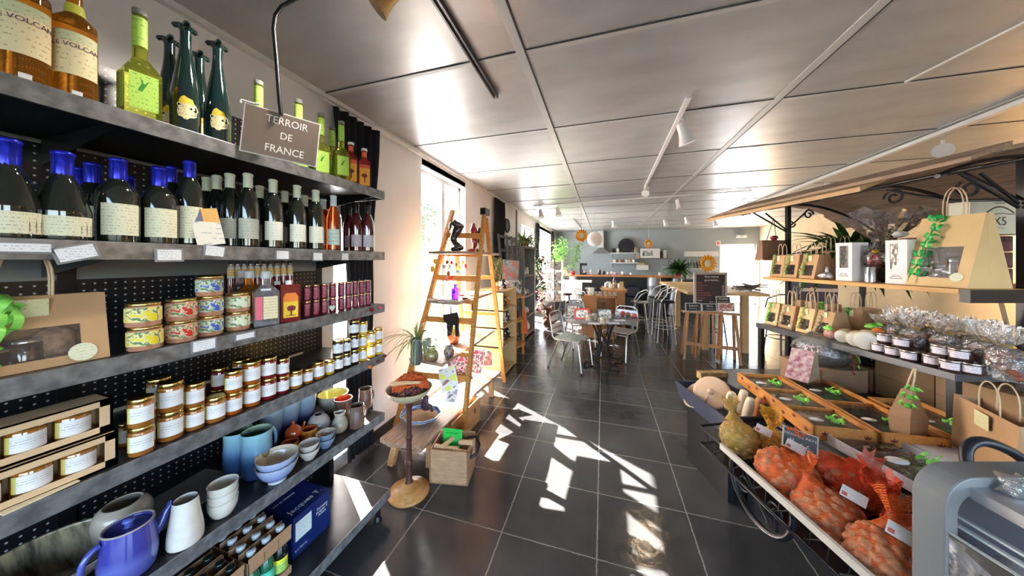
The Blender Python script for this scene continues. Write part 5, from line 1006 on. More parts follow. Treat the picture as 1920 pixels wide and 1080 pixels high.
# flower garland and postcard rack
gl = G(); rg = random.Random(8)
for i in range(90): p = Vector((XL+.52+rg.gauss(0, .05), 6.95+rg.gauss(0, .05), .35+1.35*i/90)); gl.ball(p, .035*rg.uniform(.6, 1.2), 7, rg.randrange(4), None, (1, 1, .8), .5, i)
o = gl.obj('flower_garland', [mat('garland_pink', (.45, .12, .16), .8), mat('garland_cream', (.55, .45, .36), .8), mat('garland_green', (.08, .16, .05), .8), mat('garland_dark', (.06, .03, .03), .8)]); tag(o, 'tall garland of dusty pink and cream cloth flowers beside the bookcase', 'garland', kind='stuff')
soft('big brown plush bear sitting on the floor beside the bookcase', (XL+.72, 6.9, 0), .17, 0, -.7, None, 0)
rk = thing('postcard_rack', 'revolving white wire postcard rack full of grey cards', 'postcard rack', (-1.12, 7.25, 0))
G().lathe([(.22, 0), (.22, .02), (.02, .03)], 20).tube([(0, 0, .02), (0, 0, 1.66)], .015, 8).obj('stand', IRON, rk)
wr = G(); 
for k in range(6):
    a = k*pi/3
    for z in (.62, .87, 1.12, 1.37): wr.tube([(.20*cos(a-.45), .20*sin(a-.45), z), (.22*cos(a), .22*sin(a), z), (.20*cos(a+.45), .20*sin(a+.45), z)], .004, 5)
for k in range(12): a = k*pi/6; wr.tube([(.19*cos(a), .19*sin(a), .6), (.19*cos(a), .19*sin(a), 1.62)], .004, 5)
wr.obj('wire_cage', WMET, rk)
cm = blot('grey_postcards', [(.30, .30, .32), (.62, .62, .63), (.42, .43, .45), (.15, .15, .16)], 14)
for k in range(6):
    for z in (.62, .87, 1.12, 1.37):
        a = k*pi/3; o = G().box(-.001, .001, -.075, .075, 0, .20, 0, Matrix.Rotation(a, 4, 'Z') @ Matrix.Translation((.215, 0, z)) @ Matrix.Rotation(.15, 4, 'Y')).obj('postcard', cm); o.location = (-1.12, 7.25, 0); tag(o, 'greyish postcard in the revolving rack, %s tier, %s pocket' % ({.62: 'bottom', .87: 'second', 1.12: 'third', 1.37: 'top'}[z], ['aisle-side', 'rear right', 'rear left', 'window-side', 'front left', 'front right'][k]), 'postcard', 'postcards in the revolving rack')
# ================================================================ aluminium chairs and iron bistro table
def chair_kit():
    fr_ = G(); r = .012
    for s in (-1, 1):      # seat centre at origin, faces +x; one tube: front leg, seat side, back post
        fr_.tube([(.25, s*.21, 0), (.20, s*.205, .40), (.17, s*.205, .44), (-.17, s*.20, .435), (-.21, s*.20, .47), (-.255, s*.19, .70), (-.275, s*.17, .78), (-.28, s*.12, .805)], r, 8)
    fr_.tube([(-.28, -.12, .805), (-.282, 0, .81), (-.28, .12, .805)], r, 8).tube([(.19, -.2, .41), (.19, .2, .41)], .009, 8).tube([(-.10, -.2, .42), (-.10, .2, .42)], .009, 8)
    lg = [G().tube([(-.11, s*.20, .43), (-.20, s*.215, .20), (-.27, s*.225, 0)], r, 8).mesh('cl%d' % s, ALU) for s in (-1, 1)]
    ft = G()
    for x, y in ((.25, -.21), (.25, .21), (-.27, -.225), (-.27, .225)): ft.lathe([(.015, 0), (.015, .02)], 8, 0, Matrix.Translation((x, y, 0)))
    st = G()
    for i in range(6): x0 = -.19+.066*i; st.box(x0, x0+.06, -.19, .19, .447, .453)
    bk = G()
    for z in (.50, .57, .67): 
        h = .055 if z < .66 else .08; x = -.225-(z-.5)*.16; bk.add([(x-.0, -.185, z), (x-.012, 0, z), (x-.0, .185, z), (x-.015, -.18, z+h), (x-.027, 0, z+h), (x-.015, .18, z+h)], [(0, 1, 4, 3), (1, 2, 5, 4)], 0, True)
    return [('frame', fr_.mesh('cf', ALU)), ('leg', lg[0]), ('leg', lg[1]), ('foot_caps', ft.mesh('cft', BLACK)), ('seat', st.mesh('cs', ALU)), ('backrest', bk.mesh('cb', mat('brushed_aluminium', (.42, .43, .45), .35, .8)))]
kit('alu_chair', chair_kit())
spawn('alu_chair', 'bistro_chair', 'aluminium slatted chair left of the iron table, turned to the right', 'chair', (-.45, 4.52, 0), R(-19), 'aluminium chairs at the iron table')
spawn('alu_chair', 'bistro_chair', 'aluminium slatted chair right of the iron table with its back to the bar', 'chair', (.27, 5.20, 0), R(-118), 'aluminium chairs at the iron table')
spawn('alu_chair', 'bistro_chair', 'aluminium chair behind the iron table, only its rounded back showing', 'chair', (-.42, 5.72, 0), R(-65), 'aluminium chairs at the iron table')
tb = thing('bistro_table', 'round table with black wrought-iron base of curved legs and dark glossy top', 'table', (.02, 4.84, 0))
G().lathe([(.0003, .70), (.50, .70), (.515, .708), (.515, .716), (.50, .722), (.0003, .722)], 48).obj('table_top', mat('dark_mosaic_top', (.10, .10, .11), .15, col2=(.30, .30, .30), nscale=30), tb)
g = G()
for k in range(4):
    a = k*pi/2+.6; ca, sa = cos(a), sin(a)
    leg = [(.26*ca, .26*sa, .70), (.19*ca, .19*sa, .60), (.10*ca, .10*sa, .40), (.07*ca, .07*sa, .22), (.12*ca, .12*sa, .08), (.24*ca, .24*sa, .03), (.33*ca, .33*sa, .05), (.345*ca, .345*sa, .02)]
    G().tube(leg, .013, 8).ball((.345*ca, .345*sa, .022), .022, 8).obj('leg', IRON, tb)
    G().tube([(.10*ca-.05*sa, .10*sa+.05*ca, .66), (.06*ca, .06*sa, .45), (-.05*ca, -.05*sa, .30), (-.12*ca, -.12*sa, .12)], .009, 6).obj('scroll_brace', IRON, tb)
G().tube([(.14*cos(a*pi/8), .14*sin(a*pi/8), .13) for a in range(16)], .008, 6, 0, True).obj('ring', IRON, tb)
TT = .7225
def onT(px, py): p = Wz(px, py, TT); return p
def tt(o, label, cat, px, py, rz=0, grp=None): p = onT(px, py); o.location = (p.x, p.y, TT); o.rotation_euler = (0, 0, rz); return tag(o, label, cat, grp)
cardp = blot('line_drawing_print', [(.72, .68, .58), (.74, .70, .60), (.20, .22, .20), (.72, .68, .58)], 22)
for px, py, w, h, fm, l, fc in ((1091, 597, .22, .16, mat('red_frame', (.55, .02, .02), .4), 'red framed picture on the iron table', .025), (1134, 596, .20, .14, mat('teal_frame', (.06, .16, .18), .4), 'dark teal framed picture on the iron table', .012), (1073, 590, .14, .15, mat('beige_frame', (.55, .50, .42), .5), 'beige framed picture behind the red one', .01)):
    p = onT(px, py+2); panel('framed_picture', l, 'picture', (p.x, p.y, TT+h/2+.004), w, h, (0.15, -1, .15), cardp, .012, fc, 'framed pictures on the iron table', 0, fm)
mugp = mat('white_mug_brown_print', (.70, .66, .60), .2, col2=(.40, .25, .10), nscale=25, coat=.5)
for i, (px, py) in enumerate(((1103, 601), (1114, 599), (1130, 607), (1137, 606))):
    e = thing('mug', 'printed mug on the iron table, %s' % ordl(i, 4), 'mug', onT(px, py), 0, 'mugs on the iron table'); G().cup([(.036, 0), (.040, .005), (.040, .09)], .004, 16).obj('vessel', mugp, e); handle(e, mugp, .04, .02, .075, .022, .004, pi)
for i, (px, py) in enumerate(((1114, 607), (1150, 606), (1162, 601))): tt(G().box(-.08, .08, -.045, .045, 0, .008).obj('saucer_tray', mat('white_porcelain', (.78, .77, .74), .2, coat=.5), bev=.003), 'white rectangular dish on the iron table, %s' % ordl(i, 3), 'dish', px, py, .2*i, 'white dishes on the iron table')
for i, (px, py) in enumerate(((1147, 596), (1158, 592), (1168, 592), (1178, 594), (1186, 595), (1190, 597))):
    o = G().ball((0, 0, .035), .04, 9, i % 3, None, (1, 1, .9), .45, 40+i).obj('wrapped_sweet_pack', [mat('pack_brown', (.25, .10, .05), .4), mat('pack_white', (.65, .62, .58), .3), mat('pack_red', (.5, .06, .05), .4)]); tt(o, 'small wrapped packet on the right of the iron table, %s' % ordl(i, 6), 'packet', px, py, 0, 'wrapped packets on the iron table')
# ================================================================ orange wood cube, small table, white table, bar stools
OW = wood('orange_wood', (.52, .22, .06), (.40, .15, .04))
cb = thing('wooden_cube', 'open orange wooden cube shelf in front of the small wooden table', 'shelf cube', (0, 0, 0))
p = Wz(1107, 597, .30); c0 = Vector((-.42, 6.35, 0)); g = G(); W_, D_, H_ = .69, .42, .86
g.box(0, .03, 0, D_, 0, H_).box(W_-.03, W_, 0, D_, 0, H_).box(0, W_, 0, D_, H_-.03, H_).box(0, W_, D_-.02, D_, 0, H_).box(0, W_, 0, D_, 0, .03).box(.03, W_-.03, 0, D_, .42, .45).box(0, .30, -.004, 0, 0, H_)
o = g.obj('cube_body', OW, cb); cb.location = c0
for i in range(5):
    e = thing('mug', 'cream mug on the wooden cube, %s' % ordl(i, 5), 'mug', (c0.x+.28+.095*i, c0.y+.10, H_+.001), 0, 'mugs on the wooden cube'); G().cup([(.036, 0), (.040, .004), (.040, .085)], .004, 14).obj('vessel', mugp, e); handle(e, mugp, .04, .02, .07, .02, .004, pi/2)
e = thing('coffee_pot', 'white ceramic coffee pot on the wooden cube', 'coffee pot', (c0.x+.19, c0.y+.15, H_+.001)); G().cup(smoothp([(.05, 0), (.07, .04), (.06, .12), (.04, .16)]), .004, 16).obj('vessel', MC['white_porcelain'], e); handle(e, MC['white_porcelain'], .06, .04, .14, .03, .006, pi)
o = G().lathe([(.05, 0), (.012, .02), (.01, .25), (.05, .27)], 12).obj('metal_stand', ALU); o.location = (c0.x+.45, c0.y+.05, .451); tag(o, 'small metal stand inside the wooden cube', 'stand')
st_ = thing('wooden_table', 'orange wooden table with slab sides behind the cube', 'table', (-.03, 6.85, 0)); g = G()
G().box(0, .54, 0, 1.12, .90, .94).obj('table_top', OW, st_); G().box(.46, .50, .05, 1.05, 0, .9).box(.04, .08, .05, 1.05, 0, .9).box(.08, .46, .05, .09, .62, .9).obj('side_panels', OW, st_)
for i, (x, y, k, l) in enumerate(((.15, .3, (.55, .55, .58), 'grey'), (.30, .15, (.65, .63, .60), 'white'), (.45, .35, (.5, .35, .12), 'brown'), (.60, .2, (.55, .55, .58), 'silver'), (.22, .55, (.62, .6, .6), 'pale'))):
    o = G().cup(smoothp([(.04, 0), (.06, .05), (.05, .12)]), .004, 14).obj('cup', mat('tcup%d' % i, k, .3)); o.location = (x*.65, 7.0+y*1.6, .941); tag(o, '%s cup on the wooden table behind the cube' % l, 'cup', 'cups on the wooden table')
o = G().lathe(smoothp([(.035, 0), (.036, .16), (.014, .22), (.013, .28)]), 14).obj('bottle', mat('purple_bottle', (.06, .03, .14), .1, coat=1)); o.location = (.27, 7.6, .941); tag(o, 'dark purple bottle on the wooden table', 'bottle')
o = G().box(-.04, .04, -.03, .03, 0, .18).obj('carton', mat('tan_carton', (.55, .38, .14), .6), bev=.003); o.location = (.40, 7.0, .941); tag(o, 'tan carton on the wooden table', 'carton')
o = G().box(-.11, .11, -.08, .08, 0, .01).obj('notebook', mat('mauve_cover', (.30, .12, .22), .5)); o.location = (.36, 7.85, .941); tag(o, 'mauve notebook on the wooden table', 'notebook')
def stool(name, label, loc, rz, m=ALU, seat=None, sh=.76, back=True, grp=None):
    t = thing(name, label, 'bar stool', loc, rz, grp)
    for k in range(4):
        a = pi/4+k*pi/2; G().tube([(.14*cos(a), .14*sin(a), sh-.02), (.23*cos(a), .23*sin(a), 0)], .011, 7).obj('leg', m, t)
    G().tube([(.19*cos(a*pi/8), .19*sin(a*pi/8), .28) for a in range(16)], .008, 6, 0, True).obj('foot_ring', m, t)
    G().lathe([(.17, sh-.025), (.185, sh-.01), (.18, sh+.01), (.0003, sh+.015)], 22).obj('seat', seat or m, t)
    if back:
        G().tube([(.10, .19, sh), (.0, .235, sh+.17), (-.15, .18, sh+.25), (-.22, 0, sh+.26), (-.15, -.18, sh+.25), (.0, -.235, sh+.17), (.10, -.19, sh)], .012, 7).obj('backrest_hoop', m, t)
        G().tube([(-.15, .10, sh), (-.22, .0, sh+.25)], .008, 6).tube([(-.15, -.10, sh), (-.22, .0, sh+.25)], .008, 6).obj('back_bars', m, t)
    return t
stool('bar_stool', 'aluminium stool with hoop back left of the small wooden table', (-.42, 7.15, 0), 0, ALU, None, .66, True, 'aluminium hoop-back stools')
stool('bar_stool', 'aluminium hoop-back stool right of the small wooden table', (.80, 7.3, 0), R(180), ALU, None, .66, True, 'aluminium hoop-back stools')
# ================================================================ white cloth table, bar counter, kitchen
wt_ = thing('covered_table', 'black high table with a white cloth hanging over its front by the left window', 'table', (-1.15, 8.55, 0))
G().box(0, .85, 0, .6, .98, 1.01).obj('table_top', WHITE, wt_)
for x, y in ((.03, .03), (.80, .03), (.03, .55), (.80, .55)): G().box(x, x+.04, y, y+.04, 0, .98).obj('leg', BLACK, wt_)
G().box(-.005, .60, -.012, -.004, .45, 1.012).obj('cloth', mat('ivory_tablecloth', (.66, .64, .60), .8, noise=.1), wt_)
g = G(); g.box(0, .9, 0, .02, .1, .12)
for i in range(3): stool('bar_stool', 'thin black bar stool near the white-covered table, %s' % ordl(i, 3), (-.98+.50*i, 8.2, 0), .3*i, BLACK, BLACK, .68, False, 'black bar stools by the white-covered table')
BY = 9.5
bar = thing('bar_counter', 'long bar counter with orange wooden top and dark front across the back of the room', 'bar counter', (0, BY, 0))
G().box(-1.40, 2.12, -.12, .55, 1.10, 1.15).obj('counter_top', wood('counter_wood', (.50, .22, .09), (.38, .15, .06), axis=0), bar, bev=.008)
G().box(-.9, 2.0, .32, .36, 0, 1.10).obj('front_panel', mat('dark_bar_front', (.03, .03, .035), .5), bar)
ZN = mat('galvanised_zinc', (.42, .45, .48), .42, .8, col2=(.28, .30, .33), nscale=4, bump=.1)
for x, l in ((1.44, 'galvanised zinc barrel column under the bar, right one'), (-.86, 'galvanised zinc pipe column under the left of the bar')):
    t = thing('zinc_column', l, 'column', (x, BY+.08, 0)); r = .19 if x > 0 else .15
    G().lathe([(r*.94, 0), (r, .01), (r, .5), (r+.006, .51), (r+.006, .53), (r, .54), (r, .84), (r+.006, .85), (r, .87), (r, 1.098)], 24).obj('barrel', ZN, t)
o = G().lathe([(.14, 0), (.14, 1.05)], 16, 0, Matrix.Rotation(.12, 4, 'Y')).obj('zinc_tube', ZN); o.location = (1.92, BY+.1, 0.02); tag(o, 'grey zinc tube leaning beside the barrel column', 'tube')
for i, (x, w, h) in enumerate(((.62, .42, .52), (.70, .36, .30))):
    o = G().box(0, w, 0, .3, 0, h).obj('black_case', mat('black_leather', (.01, .01, .012), .3, noise=.3), bev=.02); o.location = (x, BY-.02, 0 if i == 0 else .521); tag(o, 'black case under the bar, %s' % ['lower of two', 'upper of two'][i], 'case')
g = G()
for i in range(3): stool('bar_stool', 'black bar stool tucked under the bar, %s' % ordl(i, 3), (-.35+.45*i, BY+.0, 0), 0, BLACK, mat('grey_stool_seat', (.3, .3, .3), .4), .74, False, 'black bar stools under the bar')
BT = 1.151
def onbar(px, dy=0): p = Wy(px, HY, BY+.1+dy); return Vector((p.x, BY+.1+dy, BT))
cm_ = thing('coffee_machine', 'black filter coffee machine on the bar', 'coffee machine', onbar(1094))
G().box(-.11, .11, -.09, .09, 0, .03).box(-.11, -.05, -.09, .09, .03, .34).box(-.11, .11, -.09, .09, .28, .36).obj('body', BLACK, cm_, bev=.008); G().lathe(smoothp([(.06, .03), (.075, .08), (.05, .17)]), 16, 0, Matrix.Translation((.035, 0, 0))).obj('jug', mat('steel_jug', (.5, .5, .52), .2, .8), cm_)
its = [(1074, 'red', (.55, .02, .03), .07, .11), (1108, 'white', (.55, .55, .55), .04, .16), (1124, 'red-tipped dark', (.06, .03, .04), .05, .16), (1132, 'dark', (.04, .05, .08), .05, .12), (1140, 'white', (.65, .65, .66), .06, .09), (1147, 'white', (.65, .65, .66), .05, .10), (1154, 'pink', (.5, .3, .3), .05, .08), (1168, 'cream', (.62, .52, .40), .05, .10), (1183, 'white', (.6, .6, .6), .04, .07), (1237, 'white', (.6, .6, .6), .04, .09), (1060, 'grey glass', (.4, .42, .42), .06, .15)]
for i, (px, n, c, r, h) in enumerate(its):
    o = G().cup(smoothp([(r*.7, 0), (r, h*.4), (r*.8, h)]), .004, 14).obj('tableware', mat('ware_%d' % i, c, .25, coat=.4)); o.location = onbar(px, .05*(i % 3)); tag(o, '%s pot on the bar counter, %s along it' % (n, ['first', 'second', 'third', 'fourth', 'fifth', 'sixth', 'seventh', 'eighth', 'ninth', 'tenth', 'extra one left'][i]), 'pot', 'small ware on the bar')
# plants at the bar
leafy('fern', 'tall bright green plant in the far left window light', (0, 0, 0), [Wd(1048, 508, 9.4), Wd(1046, 485, 9.4), Wd(1050, 470, 9.4), Wd(1056, 455, 9.3)], 420, .26, .10, LEAFL, 6)
leafy('vine_plant', 'climbing green vine plant standing at the left of the bar', (0, 0, 0), [Wd(1074, 503, 9.5), Wd(1080, 480, 9.5), Wd(1084, 460, 9.5)], 190, .17, .09, LEAF, 9)
leafy('leafy_plant', 'pale flowering plant beneath the far left window plant', (0, 0, 0), [Wd(1040, 520, 8.9), Wd(1050, 505, 8.9), Wd(1062, 508, 9.0)], 260, .18, .08, mat('pale_leaf', (.45, .52, .25), .5, col2=(.60, .55, .42), nscale=10), 12)
p = onbar(1272, -.05); bushy('peace_lily', 'dark green leafy plant in a magenta pot at the right end of the bar', p, 120, .48, .075, LEAFD, smoothp([(.07, 0), (.10, .16)], 2), mat('magenta_pot', (.45, .01, .12), .4), 21, (.15, 1.35), 1.3, .15, .06)
# sun ornaments
SUNY = mat('sun_yellow', (.85, .48, .02), .5); SUNO = mat('sun_orange', (.75, .26, .01), .5)
def sunorn(label, c, r, hang=None):
    t = thing('sun_ornament', label, 'sun ornament', c, TH, 'yellow sun ornaments')
    for k, (m, rr, off, dy) in enumerate(((SUNO, 1.0, 0, .004), (SUNY, .86, .5, 0))):
        g = G(); n = 16
        for i in range(n):
            a = 2*pi*(i+off)/n; b1, b2 = a-.17, a+.17; q = .42*r
            g.add([(q*cos(b1), dy, q*sin(b1)), (rr*r*.75*cos(a-.10), dy-.02, rr*r*.75*sin(a-.10)), (rr*r*cos(a), dy, rr*r*sin(a)), (rr*r*.75*cos(a+.10), dy-.02, rr*r*.75*sin(a+.10)), (q*cos(b2), dy, q*sin(b2)), (0, dy+.02, 0)], [(0, 1, 2, 3, 4), (0, 4, 3, 2, 1), (0, 5, 4)])
        g.obj('rays', m, t)
    G().ball((0, -.012, 0), r*.40, 16, 0, None, (1, .25, 1)).obj('face_disc', mat('sun_face_glass', (.62, .58, .42), .2), t)
    if hang: G().tube([(0, 0, r*.9), (hang[0]-c[0], hang[1]-c[1], hang[2]-c[2])] if False else [(0, 0, r*.9), (0, 0, hang)], .004, 5).obj('string', WMET, t)
    return t
c_ = Wd(1090, 442, 6.6); sunorn('large yellow sun ornament hanging beside the white globe lamp', c_, .165, 2.79-c_.z)
c_ = Wd(1216, 457, 9.6); sunorn('small yellow sun ornament hanging in front of the microwave', c_, .165, 2.79-c_.z)
# kitchen wall
def onwall(px, py, dy=0): return Wy(px, py, YB-dy)
def bxw(name, px0, px1, py0, py1, dep, m, label=None, cat=None, grp=None, bev=.004, parent=None, off=0):
    a, b = onwall(px0, py1, off+dep/2), onwall(px1, py0, off+dep/2); o = G().box(a.x, b.x, YB-off-dep, YB-off-.002, a.z, b.z).obj(name, m, parent, bev=bev)
    if label: tag(o, label, cat, grp)
    return o
hd = thing('range_hood', 'grey metal extractor hood with white duct on the back wall', 'range hood', (0, 0, 0))
a, b = onwall(1111, 475, .2), onwall(1143, 467, .2); HM = mat('hood_metal', (.30, .31, .32), .4, .7)
G().frustum((a.x, b.x, YB-.5, YB-.01), (a.x+.28, b.x-.25, YB-.32, YB-.01), a.z, b.z+.06).obj('hood', HM, hd)
a2, b2 = onwall(1119, 466, .2), onwall(1132, 434, .2); G().box(a2.x, b2.x, YB-.32, YB-.01, b.z+.055, ZC-.01).obj('duct', mat('painted_duct', (.38, .41, .43), .6), hd)
WS = mat('white_shelf_board', (.66, .66, .66), .5)
sh = [(1144, 1196, 474, 'upper'), (1144, 1196, 492, 'lower'), (1190, 1262, 485, 'microwave')]
for x0, x1, y, n in sh:
    a, b = onwall(x0, y, .15), onwall(x1, y, .15); o = thing('wall_shelf', 'white %s wall shelf in the kitchen' % n, 'shelf', (0, 0, 0), 0, 'kitchen wall shelves'); G().box(a.x, b.x, YB-.32, YB-.002, a.z-.03, a.z).obj('board', WS if n != 'microwave' else mat('grey_shelf_board', (.2, .2, .2), .5), o)
    for q in (.1, .9): xx = a.x+(b.x-a.x)*q; G().tube([(xx, YB-.01, a.z-.2), (xx, YB-.25, a.z-.03)], .008, 6).obj('bracket', BLACK, o)
a = onwall(1174, 461, .2); wk = thing('wok', 'large black wok leaning on the upper kitchen shelf', 'wok', (a.x, YB-.16, a.z)); T = Matrix.Rotation(pi/2, 4, 'X'); G().lathe(smoothp([(.0003, -.10), (.12, -.08), (.24, -.03), (.30, .04)]), 28, 0, T).obj('pan', mat('black_iron_pan', (.02, .022, .028), .4, .3), wk); G().tube([(.28, -.02, 0), (.36, -.03, .0)], .012, 6).obj('handle', BLACK, wk)
kit_items = [(1151, 466, 474, 6, 'black'), (1158, 466, 474, 4, 'white'), (1191, 463, 474, 5, 'tan'), (1196, 478, 485, 5, 'tan')]
KCOL = {'black': BLACK, 'white': WHITE, 'tan': mat('tan_tin', (.45, .33, .2), .5), 'grey': mat('grey_tin', (.35, .35, .36), .4), 'brown': mat('brown_tin', (.2, .1, .06), .5)}
for i, (px, y0, y1, w, n) in enumerate(kit_items): bxw('storage_tin', px-w/2, px+w/2, y0, y1, .16, KCOL[n], '%s tin on the kitchen shelves, %s' % (n, ordl(i, 4)), 'tin', 'tins on the kitchen shelves')
for i, (px, n) in enumerate(((1152, 'white'), (1157, 'brown'), (1162, 'tan'), (1167, 'brown'), (1175, 'white'), (1181, 'tan'), (1188, 'white'))):
    p = onwall(px, 492, .17); o = G().cup(smoothp([(.04, 0), (.055, .06), (.045, .11)]), .004, 12).obj('jar', KCOL[n]); o.location = (p.x, YB-.17, p.z+.001); tag(o, '%s jar on the lower kitchen shelf, %s' % (n, ordl(i, 7)), 'jar', 'jars on the lower kitchen shelf')
mw = thing('microwave', 'white microwave oven on the kitchen shelf', 'microwave', (0, 0, 0)); bxw('casing', 1201, 1236, 466, 484, .34, mat('white_appliance', (.68, .68, .66), .4), parent=mw, bev=.01)
a, b = onwall(1205, 480, .35), onwall(1224, 470, .35); G().box(a.x, b.x, YB-.345, YB-.341, a.z, b.z).obj('door_window', blot('painted_reflections', [(.05, .05, .05), (.3, .3, .3), (.6, .6, .6)], 6), mw)  # grey blotches paint reflections into the door glass
for i, (px0, px1, y0, n) in enumerate(((1237, 1241, 471, 'black'), (1243, 1249, 469, 'white'), (1251, 1254, 478, 'grey'))): bxw('kettle' if i == 1 else 'container', px0, px1, y0, 484, .15, KCOL[n], '%s container right of the microwave' % n, 'container')
bxw('dish_rack', 1193, 1215, 497, 506, .25, WS, 'white rack under the microwave shelf', 'rack'); bxw('drawer_box', 1193, 1208, 492, 497, .25, KCOL['tan'], 'tan box on the white rack under the microwave', 'box')
wc = thing('back_worktop', 'kitchen worktop with dark cabinets behind the bar', 'worktop', (0, 0, 0)); G().box(-1.85, 3.6, YB-.65, YB-.01, .88, .92).obj('top', mat('grey_worktop', (.15, .16, .17), .4), wc); G().box(-1.85, 3.6, YB-.6, YB-.01, 0, .88).obj('cabinets', mat('dark_cabinet', (.035, .04, .045), .5), wc)
bs = thing('bottle_shelf', 'white back shelf with dark bottles beyond the magenta-potted plant', 'shelf', (0, 0, 0)); a, b = onwall(1285, 481, .2), onwall(1345, 471, .2)
G().box(a.x, b.x, YB-.35, YB-.01, a.z, b.z).box(a.x, b.x, YB-.35, YB-.01, .93, .96).obj('frame', WS, bs)
for i in range(10):
    px = 1290+5.4*i; p = onwall(px, 490, .2); o = G().lathe([(.035, 0), (.035, .17), (.012, .24), (.012, .30)], 10).obj('bottle', BOTG); o.location = (p.x, YB-.2, 1.30); tag(o, 'dark bottle on the white back shelf, %s' % ordl(i, 10), 'bottle', 'dark bottles on the back shelf')
s2_ = G().box(onwall(1285, 0, .2).x, onwall(1345, 0, .2).x, YB-.3, YB-.01, 1.27, 1.299).obj('shelf_board', WS, bs)
for i in range(7): px = 1262+5*i; p = onwall(px, 500, .3); o = G().cup([(.03, 0), (.04, .05), (.04, .12)], .003, 10).obj('drinking_glass', mat('pale_glass', (.55, .58, .58), .1, alpha=.7)); o.location = (p.x, YB-.35, .921); tag(o, 'drinking glass on the kitchen worktop, %s' % ordl(i, 7), 'glass', 'drinking glasses on the worktop')
# emergency light and first-aid sign
el = thing('emergency_light', 'white twin-lamp emergency light above the back door', 'emergency light', onwall(1390, 443, .06)); G().box(-.16, .16, -.03, .05, -.05, .05).obj('housing', WMET, el, bev=.01)
for x in (-.10, .10): G().ball((x, -.05, .0), .045, 12).obj('lamp', mat('lamp_lens', (.7, .7, .72), .1), el)
G().box(-.015, .015, -.01, .05, .05, .28).obj('conduit', mat('grey_conduit', (.3, .32, .33), .5), el)
sg2 = thing('safety_sign', 'small white sign with a red symbol left of the back door', 'sign', onwall(1347, 456, .01)); G().box(-.07, .07, -.006, .003, -.09, .09).obj('plate', WHITE, sg2); G().box(-.04, -.01, -.009, -.006, -.06, .06).box(-.01, .03, -.009, -.006, -.015, .04).ball((.03, -.008, -.03), .018, 8, 0, None, (1, .2, 1)).obj('symbol', mat('sign_red', (.7, .03, .02), .5), sg2)
# dark cabinet by the door
dc = thing('dark_cabinet', 'dark blue-grey cabinet with metal edge right of the back door', 'cabinet', (3.55, 6.9, 0)); G().box(0, .55, 0, .5, 0, 1.62).obj('body', mat('dark_blue_lacquer', (.04, .05, .09), .4), dc, bev=.005); G().box(-.012, 0, -.01, .02, 0, 1.64).box(-.012, .55, -.01, .5, 1.62, 1.65).box(-.012, .55, -.012, .0, 1.02, 1.08).obj('metal_edge', mat('lilac_metal_edge', (.45, .43, .48), .4, .5), dc)
# ================================================================ high table with stools, trestle and blackboard
ht = thing('high_table', 'long high table of pale wood planks behind the blackboard', 'table', (0, 0, 0))
HW = wood('light_plank_wood', (.62, .42, .20), (.50, .30, .13))
for i in range(4): G().box(1.42+.30*i, 1.715+.30*i, 5.86, 8.5, 1.0, 1.05).obj('plank', HW, ht, bev=.004)
for x, y in ((1.75, 6.1), (2.35, 6.1), (1.75, 8.1), (2.35, 8.1)): G().box(x-.05, x+.05, y-.05, y+.05, 0, 1.0).obj('leg', HW, ht)
stool('bar_stool', 'aluminium hoop-back bar stool at the long high table, nearest one', (1.17, 6.45, 0), 0+pi, ALU, BLACK, .80, True, 'stools at the long high table')
stool('bar_stool', 'aluminium hoop-back bar stool at the long high table, second one', (1.15, 7.15, 0), pi+.1, ALU, BLACK, .80, True, 'stools at the long high table')
stool('bar_stool', 'dark metal bar stool standing right of the trestle against the door light', (2.92, 6.2, 0), 1.9, mat('dark_grey_metal', (.10, .10, .10), .4, .6), None, .78, True)
stool('bar_stool', 'black bar stool half hidden behind the trestle', (1.98, 6.45, 0), 2.2, BLACK, BLACK, .76, False)
dt = thing('driftwood', 'tangle of grey driftwood lying on the high table', 'driftwood', Wz(1400, 546, 1.05)); g = G(); rg = random.Random(5)
for i in range(16): a = rg.random()*6.28; g.tube([(rg.uniform(-.2, .2), rg.uniform(-.1, .1), .02), (rg.uniform(-.2, .2), rg.uniform(-.1, .1), .08), (rg.uniform(-.3, .3), rg.uniform(-.15, .15), rg.uniform(.02, .16))], .010, 6)
g.obj('branches', mat('grey_driftwood', (.25, .22, .22), .8, noise=.3), dt)
tr = thing('trestle', 'small wooden trestle table displaying chalk signs', 'trestle', (1.27, 5.50, 0), -.10); PW = wood('trestle_pine', (.50, .27, .12), (.38, .18, .08), axis=2)
G().box(-.02, .78, -.06, .10, .745, .765).obj('top', PW, tr, bev=.003)
for s in (0, 1):
    x = .06 if s == 0 else .70; dx_ = -.06 if s == 0 else .05
    G().beam((x, -.04, .745), (x+dx_, -.10, 0), .05, .03).obj('leg', PW, tr); G().beam((x, .08, .745), (x+dx_, .20, 0), .05, .03).obj('leg', PW, tr)
G().beam((.02, -.08, .26), (.73, -.08, .24), .03, .05).obj('rail', PW, tr)
for x in (.20, .52): G().beam((x, .02, .745), (x-.04, .0, .03), .12, .025).obj('slat', OW, tr)
G().beam((.30, .06, .745), (.22, .06, .05), .04, .03).obj('slat', PW, tr); G().beam((.40, -.04, .745), (.42, -.06, .26), .04, .03).obj('slat', PW, tr)
bbd = thing('blackboard', 'framed blackboard menu with chalk writing standing behind the trestle', 'blackboard', (0, 0, 0)); q0, q1 = Wd(1301, 575, 4.97), Wd(1363, 511, 4.97); ctr = (q0+q1)/2; w = (Wd(1363, 511, 4.97)-Wd(1301, 511, 4.97)).length; h = q1.z-q0.z
u = Vector((CT, ST, 0)); fw = Vector((-ST, CT, 0)); MB_ = Matrix((u, Vector((0, 0, 1)), -fw)).transposed(); T = Matrix.Translation(ctr) @ MB_.to_4x4()
